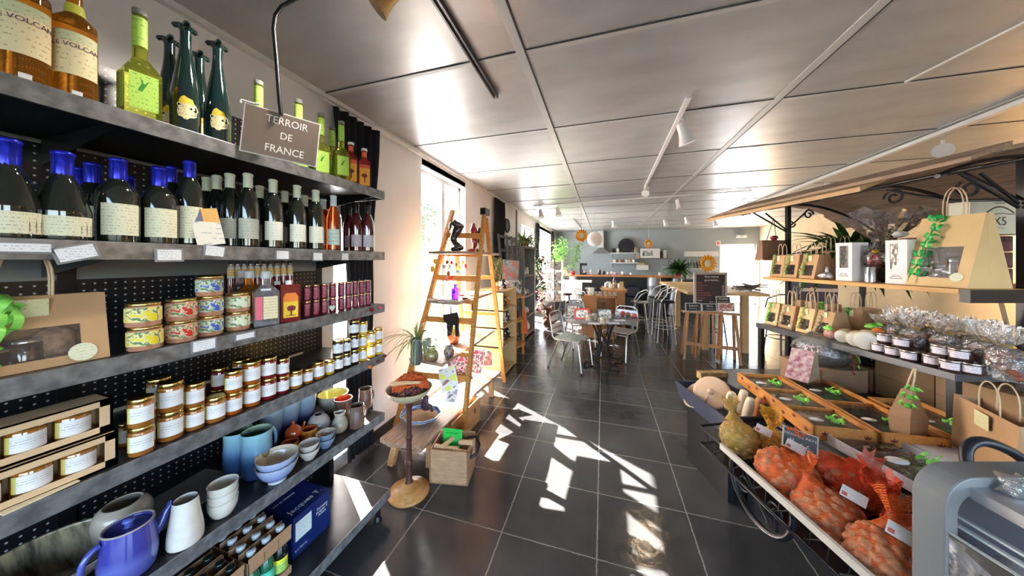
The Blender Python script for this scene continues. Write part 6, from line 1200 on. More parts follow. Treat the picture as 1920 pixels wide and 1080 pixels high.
g = G(); fwd = .035; g.box(-w/2, w/2, h/2-fwd, h/2, -.02, .01, 0, T).box(-w/2, w/2, -h/2, -h/2+fwd, -.02, .01, 0, T).box(-w/2, -w/2+fwd, -h/2, h/2, -.02, .01, 0, T).box(w/2-fwd, w/2, -h/2, h/2, -.02, .01, 0, T); g.obj('frame', mat('grey_board_frame', (.36, .34, .33), .6), bbd)
G().box(-w/2+.02, w/2-.02, -h/2+.02, h/2-.02, -.012, .0, 0, T).obj('slate', mat('dark_chalk_slate', (.045, .035, .04), .8), bbd)
G().beam(ctr+Vector((0, 0, -h/2))-u*.2+fw*.01, Vector((ctr.x, ctr.y, .0))-u*.25+fw*.10, .03, .03).beam(ctr+Vector((0, 0, -h/2))+u*.2+fw*.01, Vector((ctr.x, ctr.y, 0))+u*.25+fw*.10, .03, .03).obj('stand_legs', PW, bbd)
CW = mat('white_chalk', (.72, .70, .68), .9); CR = mat('red_chalk', (.55, .14, .10), .9)
def bt(s, x, y, sz, m, rot=0): text(s, sz, ctr+u*x+Vector((0, 0, y))-fw*.002, (MB_.to_4x4() @ Matrix.Rotation(rot, 4, 'Z')).to_3x3(), m, bbd, ext=.0003, align='LEFT' if not rot else 'CENTER')
bt('Nos menus', -.10, .215, .052, CW); bt('gourmands...', -.10, .16, .05, CW)
for i, s_ in enumerate(('Salades', 'Soupe du jour', 'Quiches', 'Tartines', 'Assiette comtoise', 'Croute aux morilles', 'Plat du jour', 'Fondue')): bt(s_, -.225, .115-.042*i, .030, CR if i < 7 else CW)
bt('desserts maison', -.02, -.205, .03, CW); bt('A EMPORTER', .215, -.03, .036, CW, pi/2)
c_ = Wd(1327, 494, 4.95); t = sunorn('bright yellow sun ornament sitting on top of the blackboard', c_, .165)
sgn = [(1300, 576, .26, .14, CHALK, 'small slate with chalk words on the left of the trestle'), (1330, 577, .24, .13, CHALK, 'small slate with chalk words in the middle of the trestle'), (1356, 563, .24, .13, CHALK, 'small slate raised behind the photo card on the trestle'), (1362, 579, .27, .14, blot('market_photo', [(.2, .25, .1), (.5, .1, .2), (.6, .55, .5), (.15, .1, .15)], 16), 'photo card of produce on the right of the trestle')]
for px, py, w, h, m, l in sgn:
    p = Wd(px, py, 4.91 if py < 570 else 4.82); p.z = .767+h/2 if py > 570 else p.z
    t = panel('table_sign', l, 'sign', p, w, h, -fw+Vector((0, 0, .12)), m, .008, .012, 'signs on the trestle', 0, mat('pale_sign_frame', (.50, .49, .47), .5))
    if m is CHALK:
        for k, s_ in enumerate((('Boissons', 'fraiches') if px < 1310 else ('Glaces', 'maison') if px < 1340 else ('Produits', 'du terroir'))): text(s_, .042, (0, 0, .025-.05*k) + (0,) if False else Vector((0, 0, .025-.05*k))-fw*.004, facing(-fw), CW, t, ext=.0003)
# ================================================================ right-hand shelf unit (stands square to the camera-aligned frame X, D)
RU = Matrix(((CT, -ST, 0, 0), (ST, CT, 0, 0), (0, 0, 1, 0), (0, 0, 0, 1)))     # local x = X (right), local y = D (away)
def rt(name, label, cat, X=0, D=0, z=0, rz=0, grp=None): p = C2(X, D, z); return thing(name, label, cat, p, TH+rz, grp)
Z1, Z2 = 1.45, 1.0
un = rt('display_unit', 'black iron market display unit with two shelves and an arched wooden canopy', 'display unit')
BM = mat('satin_black_metal', (.018, .017, .02), .35, .3)
SW = wood('shelf_plank_wood', (.60, .34, .11), (.48, .24, .07), axis=1)
def prj(px, X): return 556*X/(px-960)       # depth D of a point seen in column px at lateral X
XF, XP = 2.35, 2.68
ND, FD = 1.57, 2.86
for X, D, z0, z1 in ((XP+.03, ND-.0, 0, 2.14), (XP+.02, 2.90, 0, 2.14), (XP+.75, ND, 0, 1.95), (XP+.75, 2.9, 0, 1.9)): G().box(X-.016, X+.016, D-.016, D+.016, z0, z1).obj('post', BM, un)
for X, D in ((XF+.02, ND+.02), (XF+.02, FD-.04), (XP, 2.25)): G().box(X-.018, X+.018, D-.018, D+.018, 0, Z2-.03).obj('leg', BM, un)
G().box(XF, 3.45, ND, FD, Z2-.045, Z2-.002).obj('lower_shelf', mat('grey_edged_shelf', (.09, .09, .10), .35, .3), un, bev=.004)
G().box(XF, 3.30, ND-.01, 2.78, Z1-.028, Z1-.001).obj('upper_plank', SW, un, bev=.002)
G().box(XF, 3.45, ND-.05, ND-.012, Z1-.07, Z1-.004).box(3.40, 3.45, ND, 2.85, Z1-.07, Z1-.02).obj('shelf_frame', BM, un)
for X in (2.62, 2.75, 2.88): G().beam((X, ND+.02, Z1-.07), (X+.10 if X < 2.8 else X-.1, ND+.02, Z2), .012, .012).obj('lattice', mat('tan_lattice', (.25, .16, .10), .6), un)
def zc(X): return 2.185-.42*(X-2.75)**2
def archpts(D, X0, X1, n=12, dz=0): return [(X0+(X1-X0)*i/n, D, zc(X0+(X1-X0)*i/n)+dz) for i in range(n+1)]
for D in (ND, 2.20, 2.90): G().tube(archpts(D, 2.25, 3.55, 12, -.035), .013, 6).obj('arch', BM, un)
G().tube([(XP, 1.30, zc(XP)-.05), (XP, 3.1, zc(XP)-.05)], .012, 6).obj('rail', BM, un)
G().tube([(2.30, 1.45, zc(2.3)-.04), (2.30, 3.1, zc(2.3)-.04)], .009, 6).obj('rail', BM, un)
RW = mat('grey_brown_roof_plank', (.36, .24, .16), .65, col2=(.22, .15, .11), nscale=5, stretch=(9, 1, 9)); RWE = mat('light_roof_edge', (.50, .32, .16), .6, noise=.15)
def roofplank(Xa, Xb, D0, D1, th=.022, dz=0, m=RW):
    za, zb = zc(Xa)+dz, zc(Xb)+dz
    v = [(Xa, D0, za), (Xb, D0, zb), (Xb, D1, zb), (Xa, D1, za), (Xa, D0, za+th), (Xb, D0, zb+th), (Xb, D1, zb+th), (Xa, D1, za+th)]
    f = [(0, 3, 2, 1), (4, 5, 6, 7), (0, 1, 5, 4), (1, 2, 6, 5), (2, 3, 7, 6), (3, 0, 4, 7)]
    return G().add(v, f).obj('roof_plank', m, un, bev=.002)
roofplank(2.16, 2.36, 1.84, 3.32, .03, -.012, RWE)
XS = [2.20, 2.40, 2.62, 2.85, 3.08, 3.30, 3.52]
for i in range(6): roofplank(XS[i], XS[i+1], 1.42+.03*(i % 2), 3.10+.04*(i % 2), .022, .02 if i == 0 else 0)
def scroll(c, r0, turns, plane, flip=1, n=18, a0=0):
    pts = []
    for i in range(int(turns*n)+1): a = a0+flip*2*pi*i/n; r = r0*(1-.75*i/(turns*n)); pts.append((c[0]+(r*cos(a) if plane == 'x' else 0), c[1]+(r*cos(a) if plane == 'y' else 0), c[2]+r*sin(a)))
    return pts
for D, s in ((2.90, 1), (ND, 1)):
    G().tube([(XP, D, 1.90), (XP-.20, D, 2.06)], .008, 6).tube([(XP, D, 1.88), (XP-.33, D, 2.07)], .008, 6).obj('bracket', BM, un)
    G().tube([(XP, D+.02, 1.90), (XP+.10, D+.02, 1.97), (XP+.24, D+.02, 2.10)], .008, 6).tube(scroll((XP+.24, D+.02, 2.05), .05, 1.3, 'x', 1), .008, 6).tube(scroll((XP+.07, D+.02, 1.96), .04, 1.2, 'x', -1), .007, 6).obj('scrollwork', BM, un)
G().tube([(XP, 1.62, 1.93), (XP, 1.80, 1.96), (XP, 2.12, 2.10)], .008, 6).tube(scroll((XP, 2.08, 2.04), .06, 1.4, 'y', 1), .008, 6).tube(scroll((XP, 1.74, 2.02), .055, 1.3, 'y', -1, a0=1), .008, 6).tube([(XP, ND, 1.92), (XP, 1.76, 2.12)], .008, 6).obj('scrollwork', BM, un)
un.rotation_euler = (0, 0, TH); un.location = (0, 0, 0)
# ---------------------------------------------------------------- goods on the upper plank
def rbag(label, px0, X, z, W, Dp, H, **k):     # px0: left (far) bottom corner column in the photo
    D1 = prj(px0, X); c = C2(X+Dp/2, D1-W/2, z+.001); return gift_bag(label, c, TH+pi, W, Dp, H, **k)
rbag('very large kraft gift bag with dark green curled ribbon, nearest on the upper plank', 1697, 2.385, Z1, .245, .24, .40, m=KRAFT_L, ribm=RIBD, seed=9, handle=.16, top=.16, sticker=True)
for i, (px, l) in enumerate(((1443, 'farthest left'), (1467, 'second'), (1497, 'nearest'))): rbag('small kraft gift bag with pale green ribbon on the upper plank, %s of three' % l, px, 2.40, Z1, .125, .13 if i < 2 else .18, .195, grp='small gift bags on the upper plank', m=KRAFT, ribm=mat('sage_ribbon', (.30, .48, .12), .5, noise=.3), seed=20+i, handle=.10, top=.5, tagc=True, sticker=False)
for i, (px, X) in enumerate(((1530, 2.66), (1555, 2.72), (1516, 2.85), (1580, 2.90))): rbag('plain kraft bag behind the white boxes on the upper plank, %s' % ['first', 'second', 'third', 'fourth'][i], px, X, Z1, .13, .12, .23, grp='plain kraft bags at the back of the upper plank', m=KRAFT, seed=30+i, win=False, sticker=False, ribbons=False, handle=.12, top=.5)
for i, px in enumerate((1567, 1660)):
    D1 = prj(px, 2.40); t = rt('gift_box', 'white upright gift box with window and small emblem, %s' % ['left one', 'right one beside the large bag'][i], 'gift box', 2.40, D1, Z1+.001, -pi/2, 'white gift boxes')
    W_, D_, H_ = .105, .115, .275   # local: x -> -D direction ; y -> X
    g = G(); g.box(0, W_, 0, D_, 0, H_*.34).box(0, W_, 0, D_, H_*.92, H_).box(0, W_*.22, 0, D_, H_*.34, H_*.92).box(W_*.78, W_, 0, D_, H_*.34, H_*.92).box(0, W_, D_*.5, D_, H_*.34, H_*.92)
    t.rotation_euler = (0, 0, TH-pi/2); g.obj('box_body', mat('white_gift_card', (.78, .75, .76), .5), t)
    G().box(W_*.22, W_*.78, .002, .0035, H_*.34, H_*.92).obj('window_film', film('smoky_film', .05, .25, .2, 10, .1, (.30, .26, .28)), t)
    G().ball((W_*.5, D_*.28, H_*.6), .022, 9, 0, None, (1, .8, 3.2), .4, 5).obj('contents', mat('silver_wrapped_sweet', (.45, .42, .42), .3, .3, noise=.4), t)
    e = G(); e.tube([(W_*.25+W_*.5*k/8, -.0008, H_*.15+.016*sin(pi*k/8)) for k in range(9)], .0015, 4).box(W_*.22, W_*.78, -.0012, 0, H_*.12, H_*.135).box(W_*.3, W_*.7, -.0012, 0, H_*.165, H_*.175).obj('emblem', mat('olive_ink', (.20, .20, .12), .6), t)
p = C2(2.50, prj(1642, 2.50), Z1+.001); t = thing('goblet', 'round clear glass goblet of dried red flowers between the two white boxes', 'goblet', p, TH)
G().lathe([(.04, 0), (.04, .004), (.008, .012), (.006, .09)], 18).lathe(smoothp([(.008, .09), (.045, .11), (.062, .155), (.052, .20), (.042, .215)]), 20).obj('glass', film('thin_clear_glass', .04, .01, 0, 5, .02), t)
heap(G(), (0, 0, .115), .035, .035, .07, 60, .012, 3, 2).obj('dried_flowers', [mat('dried_red', (.28, .04, .03), .8), mat('dried_rust', (.35, .12, .07), .8)], t); G().ball((.0, 0, .212), .018, 8, 0, None, (1.3, 1, .7)).obj('yellow_bow', mat('yellow_foil', (.8, .55, .02), .3), t)
for i, dx_ in enumerate((-.02, .07)): o = G().lathe([(.028, 0), (.028, .10), (.024, .105), (.0003, .105)], 16).obj('tin', STEEL); o.location = C2(2.44+.05*i, prj(1645, 2.46)-dx_, Z1+.001); tag(o, 'small shiny metal tin beside the goblet, %s' % ['left', 'right'][i], 'tin')
o = G().ball((0, 0, .03), .035, 9, 0, None, (1.2, 1.5, .8), .6, 7).ball((.02, .03, .06), .02, 8, 0, None, (.6, .6, 2.2), .4, 3).obj('foil_ribbon', mat('lilac_foil', (.55, .53, .62), .2, .6)); o.location = C2(2.42, prj(1550, 2.42), Z1+.001); tag(o, 'crumpled silver lilac foil bow left of the white gift box', 'bow')
# basket wrapped in cellophane behind
t = rt('cellophane_basket', 'gift basket with a fan of clear cellophane rising behind the white boxes', 'gift basket', 2.72, prj(1655, 2.72), Z1+.001)
G().cup([(.14, 0), (.17, .14)], .008, 20).obj('basket', mat('dark_wicker', (.10, .06, .05), .7, noise=.4, nscale=60), t)
g = G(); v = []; f = []; rg = random.Random(4); n = 22
for j, (rr, z) in enumerate(((.17, .12), (.16, .20), (.05, .29), (.12, .38), (.20, .50))):
    for i in range(n): a = 2*pi*i/n; k = rr*(1+.28*(i % 2)*(1 if j > 2 else .35)+rg.uniform(-.06, .06)); v.append((k*cos(a), k*sin(a)*.8, z+(rg.uniform(-.04, .04) if j == 4 else 0)))
for j in range(4):
    for i in range(n): a = j*n+i; b = j*n+(i+1) % n; f.append((a, b, b+n, a+n))
g.add(v, f, 0, False); g.obj('cellophane', film('gift_cellophane', .16, .05, .7, 14), t)
o = G().ball((0, -.1, .33), .03, 8, 0, None, (1.5, 1, .8), .3).obj('white_sticker', WHITE, t)
heap(G(), (0, 0, .12), .13, .13, .09, 25, .035, 8, 2).obj('contents', [mat('wrapped_plum', (.18, .08, .10), .4), mat('wrapped_tan', (.40, .28, .18), .4)], t)
# palm-like plant behind
pl_ = bushy('potted_palm', 'potted palm with long drooping dark leaves at the far end behind the upper plank', C2(3.0, 2.62, Z1+.001), 190, .55, .05, mat('palm_leaf', (.03, .10, .015), .45, noise=.4, nscale=10), smoothp([(.07, 0), (.10, .16)], 2), mat('dark_clay_pot', (.22, .05, .03), .6), 77, (.15, 1.2), 1.9, .17, .05)
# carton with "X5", dark jars stack under it
t = rt('printed_carton', 'cream carton printed with an emblem and X5 behind the largest gift bag', 'carton', 2.72, 1.76, 1.755)
G().box(0, .40, 0, .09, 0, .20).obj('carton_body', mat('cream_carton', (.62, .60, .50), .6, noise=.05), t, bev=.003)
IB = mat('brown_print', (.12, .06, .05), .6); text('X5', .07, (.175, -.001, .075), (pi/2, 0, 0), IB, t, ext=.0003)
G().tube([(.095+.16*k/8, -.001, .128+.035*sin(pi*k/8)) for k in range(9)], .004, 4).tube([(.04+.05*k, -.001, .118+.006*(k % 2)) for k in range(6)], .002, 4).box(.145, .205, -.0015, 0, .182, .187).box(.07, .2, -.0015, 0, .035, .038).obj('emblem', IB, t)
for i in range(3):
    t = rt('sweets_tray', 'dark glossy packaged sweets tray stacked under the X5 carton, %s' % ['bottom', 'middle', 'top'][i], 'tray', 2.66, 1.82, Z1+.002+.10*i, 0, 'dark sweets trays')
    G().box(0, .42, 0, .22, 0, .098).obj('tray_body', mat('dark_plum_pack', (.035, .02, .03), .12, coat=1, col2=(.15, .05, .08), nscale=12, bump=.4, bscale=30), t, bev=.006)
# hanging paper bag at the far post
t = rt('hanging_bag', 'brown paper bag hanging by strings from the far canopy post', 'paper bag', 2.60, 2.97, 1.60)
G().frustum((-.13, .13, -.05, .05), (-.11, .13, -.02, .02), 0, .20).obj('bag_body', mat('dark_kraft', (.27, .14, .08), .7, noise=.1), t); G().tube([(-.05, 0, .20), (.02, 0, .42), (.05, 0, .20)], .004, 6).obj('string', mat('dark_red_string', (.25, .02, .03), .6), t); G().ball((0, -.03, .22), .03, 8, 0, None, (1, 1, .8), .5).obj('bow', MC['dark_red_string'], t)
# ---------------------------------------------------------------- goods on the lower shelf
LR = mat('cream_curl_ribbon', (.62, .52, .32), .5, noise=.3, nscale=40)
for i, (px, dp, l) in enumerate(((1433, .12, 'farthest, with green bow'), (1459, .13, 'second from far end'), (1491, .14, 'third from far end'), (1521, .20, 'nearest of the row'))):
    rbag('windowed kraft gift bag with curled ribbon on the lower shelf, %s' % l, px, 2.41, Z2, .125, dp, .20, grp='gift bags on the lower shelf', m=KRAFT if i % 2 else KRAFT_L, ribm=[RIBG, LR, mat('olive_ribbon', (.45, .48, .12), .5), LR][i], seed=50+i, handle=.13, top=.4, tagc=True)
for i, (px, X, l) in enumerate(((1470, 2.72, 'far'), (1500, 2.75, 'second'), (1528, 2.78, 'middle'), (1572, 2.66, 'fourth'), (1600, 2.82, 'near'))):
    rbag('kraft gift bag in the back row of the lower shelf, %s' % l, px, X, Z2, .14, .12, .215, grp='back row gift bags on the lower shelf', m=KRAFT, ribm=RIBD if i % 2 else RIBG, seed=60+i, win=i < 2, sticker=False, ribbons=i in (0, 2, 3), handle=.13, top=.45, tagc=True)
def onS(px, X, z=Z2): return C2(X, prj(px, X), z+.001)
t = thing('wrapped_sausage', 'round pink wrapped dried sausage pack tied with a lime ribbon', 'packet', onS(1558, 2.42)); T = Matrix.Rotation(TH, 4, 'Z') @ Matrix.Rotation(pi/2, 4, 'Y')
G().lathe([(.0003, -.09), (.035, -.085), (.042, -.06), (.042, .06), (.034, .085), (.0003, .09)], 16, 0, Matrix.Translation((.05, 0, .045)) @ T).obj('pack', mat('pink_marbled_wrap', (.55, .30, .25), .3, col2=(.35, .08, .06), nscale=50, coat=.6), t)
g = G(); curl(g, (-.02, .03, .08), .02, .025, 1.2, (0, -1, .2), .08); g.ball((-.03, -.02, .085), .02, 8, 0, None, (1, 2.2, .7), .2).obj('ribbon', RIBG, t)
for i, (px, X, r, l) in enumerate(((1582, 2.44, .045, 'small silver-lidded'), (1606, 2.42, .05, 'white-wrapped'), (1625, 2.40, .062, 'large glossy'))):
    t = thing('round_tin', '%s round tin lying on its side in front of the lower shelf' % l, 'tin', onS(px, X)); T = Matrix.Translation((0, 0, r)) @ Matrix.Rotation(TH+.5, 4, 'Z') @ Matrix.Rotation(-pi/2-.1, 4, 'Y')
    G().lathe([(r*.98, -.035), (r, -.03), (r, .03), (r*.95, .035)], 24, 0, T).obj('tin_body', mat('cream_tin', (.60, .55, .40), .3, coat=.5), t); G().lathe([(r*.85, .0352), (r*.8, .037), (.0003, .037)], 24, 0, T).obj('lid', mat('white_glossy_lid', (.62, .60, .55), .12, coat=1), t)
g = G(); 
for k in range(3): curl(g, (.02*k, .02*k, .02), .018, .022, 1.3, (1, .3*k-.3, .1), .07)
o = g.ball((.03, 0, .02), .018, 8, 0, None, (2, 1, .7), .3).obj('lime_ribbon', RIBG); o.location = onS(1622, 2.47, Z2+.115); tag(o, 'lime ribbon bow resting above the round tins', 'bow')
o = G().ball((0, 0, .03), .035, 9, 0, None, (1.2, 1, .8), .5, 2).obj('orange_bow', mat('orange_fabric', (.75, .18, .03), .6)); o.location = onS(1645, 2.48, Z2+.08); tag(o, 'small orange bow between the tins and the cellophane bags', 'bow')
jarkit('terrine', .042, .062, mat('dark_terrine_glass', (.05, .02, .018), .1, coat=1), mat('pewter_lid', (.55, .48, .45), .25, 1), labelmat('terrine_label', (.74, .68, .74), (.25, .1, .2), .012, dens=.45), None, (.22, .80), .75, .011)
def tj(px, X, k, l): spawn('terrine', 'terrine_jar', l, 'jar', onS(px, X, Z2+.0625*k), TH+pi+.5, 'terrine jars on the lower shelf')
for i, (px, X) in enumerate(((1650, 2.40), (1676, 2.39), (1706, 2.38))): tj(px, X, 0, 'low terrine jar in the left group, bottom row, %s' % ordl(i, 3))
for i, (px, X) in enumerate(((1660, 2.43), (1692, 2.41))): tj(px, X, 1, 'low terrine jar in the left group, top row, %s' % ordl(i, 2))
for i, (px, X) in enumerate(((1750, 2.40), (1783, 2.38), (1822, 2.42))): tj(px, X, 0, 'low terrine jar in the right group, bottom row, %s' % ordl(i, 3))
for i, (px, X) in enumerate(((1766, 2.42), (1800, 2.42))): tj(px, X, 1, 'low terrine jar in the right group, top row, %s' % ordl(i, 2))
BISC = [mat('biscuit_red', (.30, .09, .05), .6, noise=.4, nscale=80), mat('biscuit_brown', (.36, .18, .09), .6, noise=.4, nscale=80), mat('dark_biscuit', (.14, .05, .04), .6, noise=.4, nscale=80)]
YT = mat('yellow_tie', (.80, .50, .03), .5)
def cellobag(label, p, rz, W, D_, H, k, seed, grp):
    t = thing('cellophane_bag', label, 'cellophane bag', p, rz, grp); rg = random.Random(seed)
    g = G(); h1 = H*.58
    for i in range(16): g.ball((rg.uniform(-D_*.3, D_*.3), rg.uniform(-W*.34, W*.34), h1*(.1+.8*i/16)), W*.19, 7, 0, None, (.8, 1, .7), .5, seed*50+i)
    g.obj('biscuits', BISC[k], t)
    n = 14; v = []; f = []
    for j, (sx, z) in enumerate(((.9, 0), (1, .25), (1, .50), (.75, .60), (.32, .66), (.60, .75), (.85, .88), (1.0, 1.0))):
        for i in range(n): a = 2*pi*i/n; q = sx*(1+(.25 if i % 2 else -.12)*(1 if z > .6 else .15)+rg.uniform(-.05, .05)); v.append((D_*.5*q*cos(a), W*.5*q*sin(a), H*z+(rg.uniform(-.02, .02) if z > .9 else 0)))
    for j in range(7):
        for i in range(n): a = j*n+i; b = j*n+(i+1) % n; f.append((a, b, b+n, a+n))
    G().add(v, f, 0, False).obj('cellophane', film('bag_cellophane', .14, .09, .9, 30, .12), t)
    G().ball((-D_*.12, 0, H*.655), W*.12, 8, 0, None, (1.4, 1.6, .7), .5, seed).obj('yellow_tie', YT, t)
cbg = [(1655, 2.62, 0), (1680, 2.60, 1), (1712, 2.56, 0), (1722, 2.74, 1), (1752, 2.72, 2), (1775, 2.58, 1), (1800, 2.75, 0), (1825, 2.62, 1), (1850, 2.55, 0), (1868, 2.72, 2), (1884, 2.48, 0), (1690, 2.80, 2)]
for i, (px, X, k) in enumerate(cbg): cellobag('clear cellophane bag of %s with yellow tie, %s one on the lower shelf' % (['reddish biscuits', 'brown biscuits', 'dark biscuits'][k], ['first', 'second', 'third', 'fourth', 'fifth', 'sixth', 'seventh', 'eighth', 'ninth', 'tenth', 'near-end', 'rear'][i]), onS(px, X), TH+pi, .13, .10, .255 if i != 0 else .22, k, 70+i, 'cellophane bags on the lower shelf')
# ---------------------------------------------------------------- low table with trays and cartons
lt = rt('low_table', 'dark low table under the display unit carrying trays and cartons', 'table')
G().box(1.68, 3.3, .93, 2.62, .60, .64).obj('table_top', BM, lt)
for X, D in ((1.74, 1.0), (1.74, 2.5), (3.2, 1.0), (3.2, 2.5)): G().box(X-.02, X+.02, D-.02, D+.02, 0, .60).obj('leg', BM, lt)
CB2 = mat('tan_carton_board', (.40, .24, .12), .75, noise=.1, nscale=8)
k = 0
for X, D0, D1, z0, z1 in ((2.62, 2.16, 2.50, .641, .80), (2.62, 1.84, 2.14, .641, .78), (2.62, 1.84, 2.14, .782, .90), (2.60, 1.52, 1.82, .641, .78), (2.60, 1.52, 1.82, .782, .90), (2.62, 1.18, 1.50, .641, .92), (2.85, 1.5, 1.9, .905, .945)):
    t = rt('carton', 'plain brown carton under the display unit, %s' % ['far end', 'second pile, bottom', 'second pile, top', 'third pile, bottom', 'third pile, top', 'near end tall one', 'flat one at the back'][k], 'carton', 0, 0, 0, 0, 'brown cartons under the display unit'); t.location = (0, 0, 0)
    G().box(X, X+.45, D0, D1, z0, z1).box(X-.001, X+.45, (D0+D1)/2-.012, (D0+D1)/2+.012, z1, z1+.0008, 1).obj('carton_body', [CB2, mat('carton_tape', (.30, .18, .09), .3)], t, bev=.002); k += 1
for i, px in enumerate((1636, 1700)):
    D = prj(px, 2.72); t = rt('dark_bottle', 'short black bottle with pale label on the cartons, %s' % ['far one', 'near one'][i], 'bottle', 2.72, D, .902 if D < 2.14 else .802); sc = .085
    G().lathe(smoothp([(.036, 0), (.04, .005), (.04, .07), (.015, .085)], 3), 16).obj('bottle_glass', BOTG, t); t2 = G().lathe([(.0405, .02), (.0405, .06)], 10, 0, None, True, pi-.9, pi+.9).obj('paper_label', LAB3, t)
# slatted gingerbread crates
CR = mat('orange_crate_wood', (.62, .27, .07), .4, col2=(.50, .19, .04), nscale=5, stretch=(12, 2, 12)); LP_ = mat('dark_red_leaf_print', (.14, .02, .02), .6)
def bowy(t, c, s=1.0, m=RIBG):
    g = G(); 
    for a in (0, 1.2, 2.4, 3.7, 5.0): curl(g, (c[0]+.01*cos(a)*s, c[1]+.01*sin(a)*s, c[2]+.014*s), .012*s, .010*s, 1.2, (cos(a), sin(a), .5), .028*s)
    g.ball((c[0], c[1], c[2]+.012*s), .012*s, 7, 0); g.obj('ribbon_bow', m, t)
def crate(label, c, rz, L, W, H, slots):
    t = thing('gingerbread_crate', label, 'crate', c, rz, 'wooden gingerbread crates'); g = G(); e = .012     # local y: away, x: right
    g.box(0, e, 0, L, 0, H).box(W-e, W, 0, L, 0, H).box(0, W, 0, e, 0, H).box(0, W, L-e, L, 0, H).box(0, W, 0, L, 0, .008)
    for q in slots[1:]: g.box(e, W-e, L*q-e/2, L*q+e/2, 0, H*.9)
    g.obj('crate_body', CR, t, bev=.002)
    pr = G(); rg = random.Random(int(L*100))
    for i in range(int(L/.09)):
        y = .05+.09*i; z = H*(.3+.35*(i % 2))
        for a in (.5, 1.3, 2.1): pr.prism([(0, 0), (.006, .008), (.0, .024), (-.006, .008)], .0006, 0, Matrix.Translation((-.001, y, z)) @ Matrix.Rotation(pi/2, 4, 'Z') @ Matrix.Rotation(a-1.3, 4, 'Y'))
    for i in range(2):
        for a in (.5, 1.3, 2.1): pr.prism([(0, 0), (.006, .008), (.0, .024), (-.006, .008)], .0006, 0, Matrix.Translation((.05+i*.03+(W-.12)*i, -.0012, H*.4)) @ Matrix.Rotation(a-1.3, 4, 'Y'))
    pr.obj('leaf_print', LP_, t)
    sl = list(slots)+[1.0]
    for a, b in zip(sl, sl[1:]):
        y0, y1 = L*a+e+.01, L*b-e-.01
        G().box(e+.01, W-e-.01, y0, y1, .008, H*.62).obj('gingerbread', mat('gingerbread', (.22, .09, .04), .6, noise=.3, nscale=15), t, bev=.01)
        G().box(e+.003, W-e-.003, y0-.006, y1+.006, H*.64, H*.70).obj('cellophane', CELLO, t)
        G().lathe([(.035, H*.715), (.035, H*.72), (.0003, H*.72)], 20, 0, Matrix.Translation((W*.35, (y0+y1)/2, 0)) @ Matrix.Scale(.6, 4, (0, 1, 0))).obj('oval_sticker', PAPER, t)
        bowy(t, (W*.62, y0+(y1-y0)*.35, H*.72), 1.1)
    return t
def crp(px, py, z): return Wz(px, py, z)
A = crp(1525, 800, .735); B = crp(1382, 699, .735); rz = atan2(-(B-A).x, (B-A).y); L = (B-A).length
crate('long orange wooden crate of gingerbread printed with red leaves, front one', (A.x, A.y, .665), rz, L, .27, .075, (0, .33, .66))
n_ = Vector((cos(rz), sin(rz), 0)); A2 = A+n_*.285
crate('orange wooden crate of gingerbread behind the front crate', (A2.x, A2.y+.0, .665), rz, L, .27, .075, (0, .5))
A3 = A2+n_*.285+Vector((-sin(rz), cos(rz), 0))*.0
crate('orange wooden crate of gingerbread farthest under the shelf', (A3.x+.02, A3.y+.02, .665), rz, L*.6, .25, .075, (0,))
# white flat boxes of biscuits
WBX = mat('white_printed_box', (.72, .71, .74), .55, col2=(.60, .60, .68), nscale=40)
def wbox(label, X, D0, L, W, z):
    t = rt('biscuit_box', label, 'box', X, D0, z, 0, 'white biscuit boxes'); H = .05; e = .003; g = G()
    g.box(0, e, 0, L, 0, H).box(W-e, W, 0, L, 0, H).box(0, W, 0, e, 0, H).box(0, W, L-e, L, 0, H).box(0, W, 0, L, 0, .004); g.obj('box_tray', WBX, t)
    for i, y in enumerate((L*.26, L*.74)):
        G().box(W*.16, W*.84, y-L*.19, y+L*.19, .005, .030).obj('gingerbread_slab', mat('glazed_gingerbread', (.27, .12, .05), .2, coat=.7, noise=.3, nscale=12), t, bev=.012)
        G().box(W*.12, W*.88, y-L*.21, y+L*.21, .034, .037).obj('cellophane', film('crinkled_film', .06, .02, 1.0, 18), t)
        G().lathe([(.03, .0375), (.03, .038), (.0003, .038)], 18, 0, Matrix.Translation((W*.4, y+.03, 0)) @ Matrix.Scale(1.5, 4, (1, 0, 0))).obj('oval_sticker', PAPER, t)
    bowy(t, (W*.72, L*.22, .038), 1.3)
wbox('white tray box with two glazed gingerbread slabs at the front edge', 1.625, 1.20, .44, .30, .655)
wbox('white tray box at the front edge, partly hidden by the grey freezer rim', 1.625, .92, .27, .30, .655)
for i, (X, D0, L, W) in enumerate(((1.96, 1.32, .34, .34), (1.96, 1.02, .28, .34), (2.31, 1.34, .34, .26))):
    t = rt('closed_box', 'closed white cardboard box in the second row of the low table, %s' % ['far', 'near', 'behind'][i], 'box', X, D0, .645, 0, 'closed white boxes'); G().box(0, W, 0, L, 0, .055).box(-.001, W, L*.3, L*.31, .02, .04).obj('box_body', WBX, t, bev=.002)
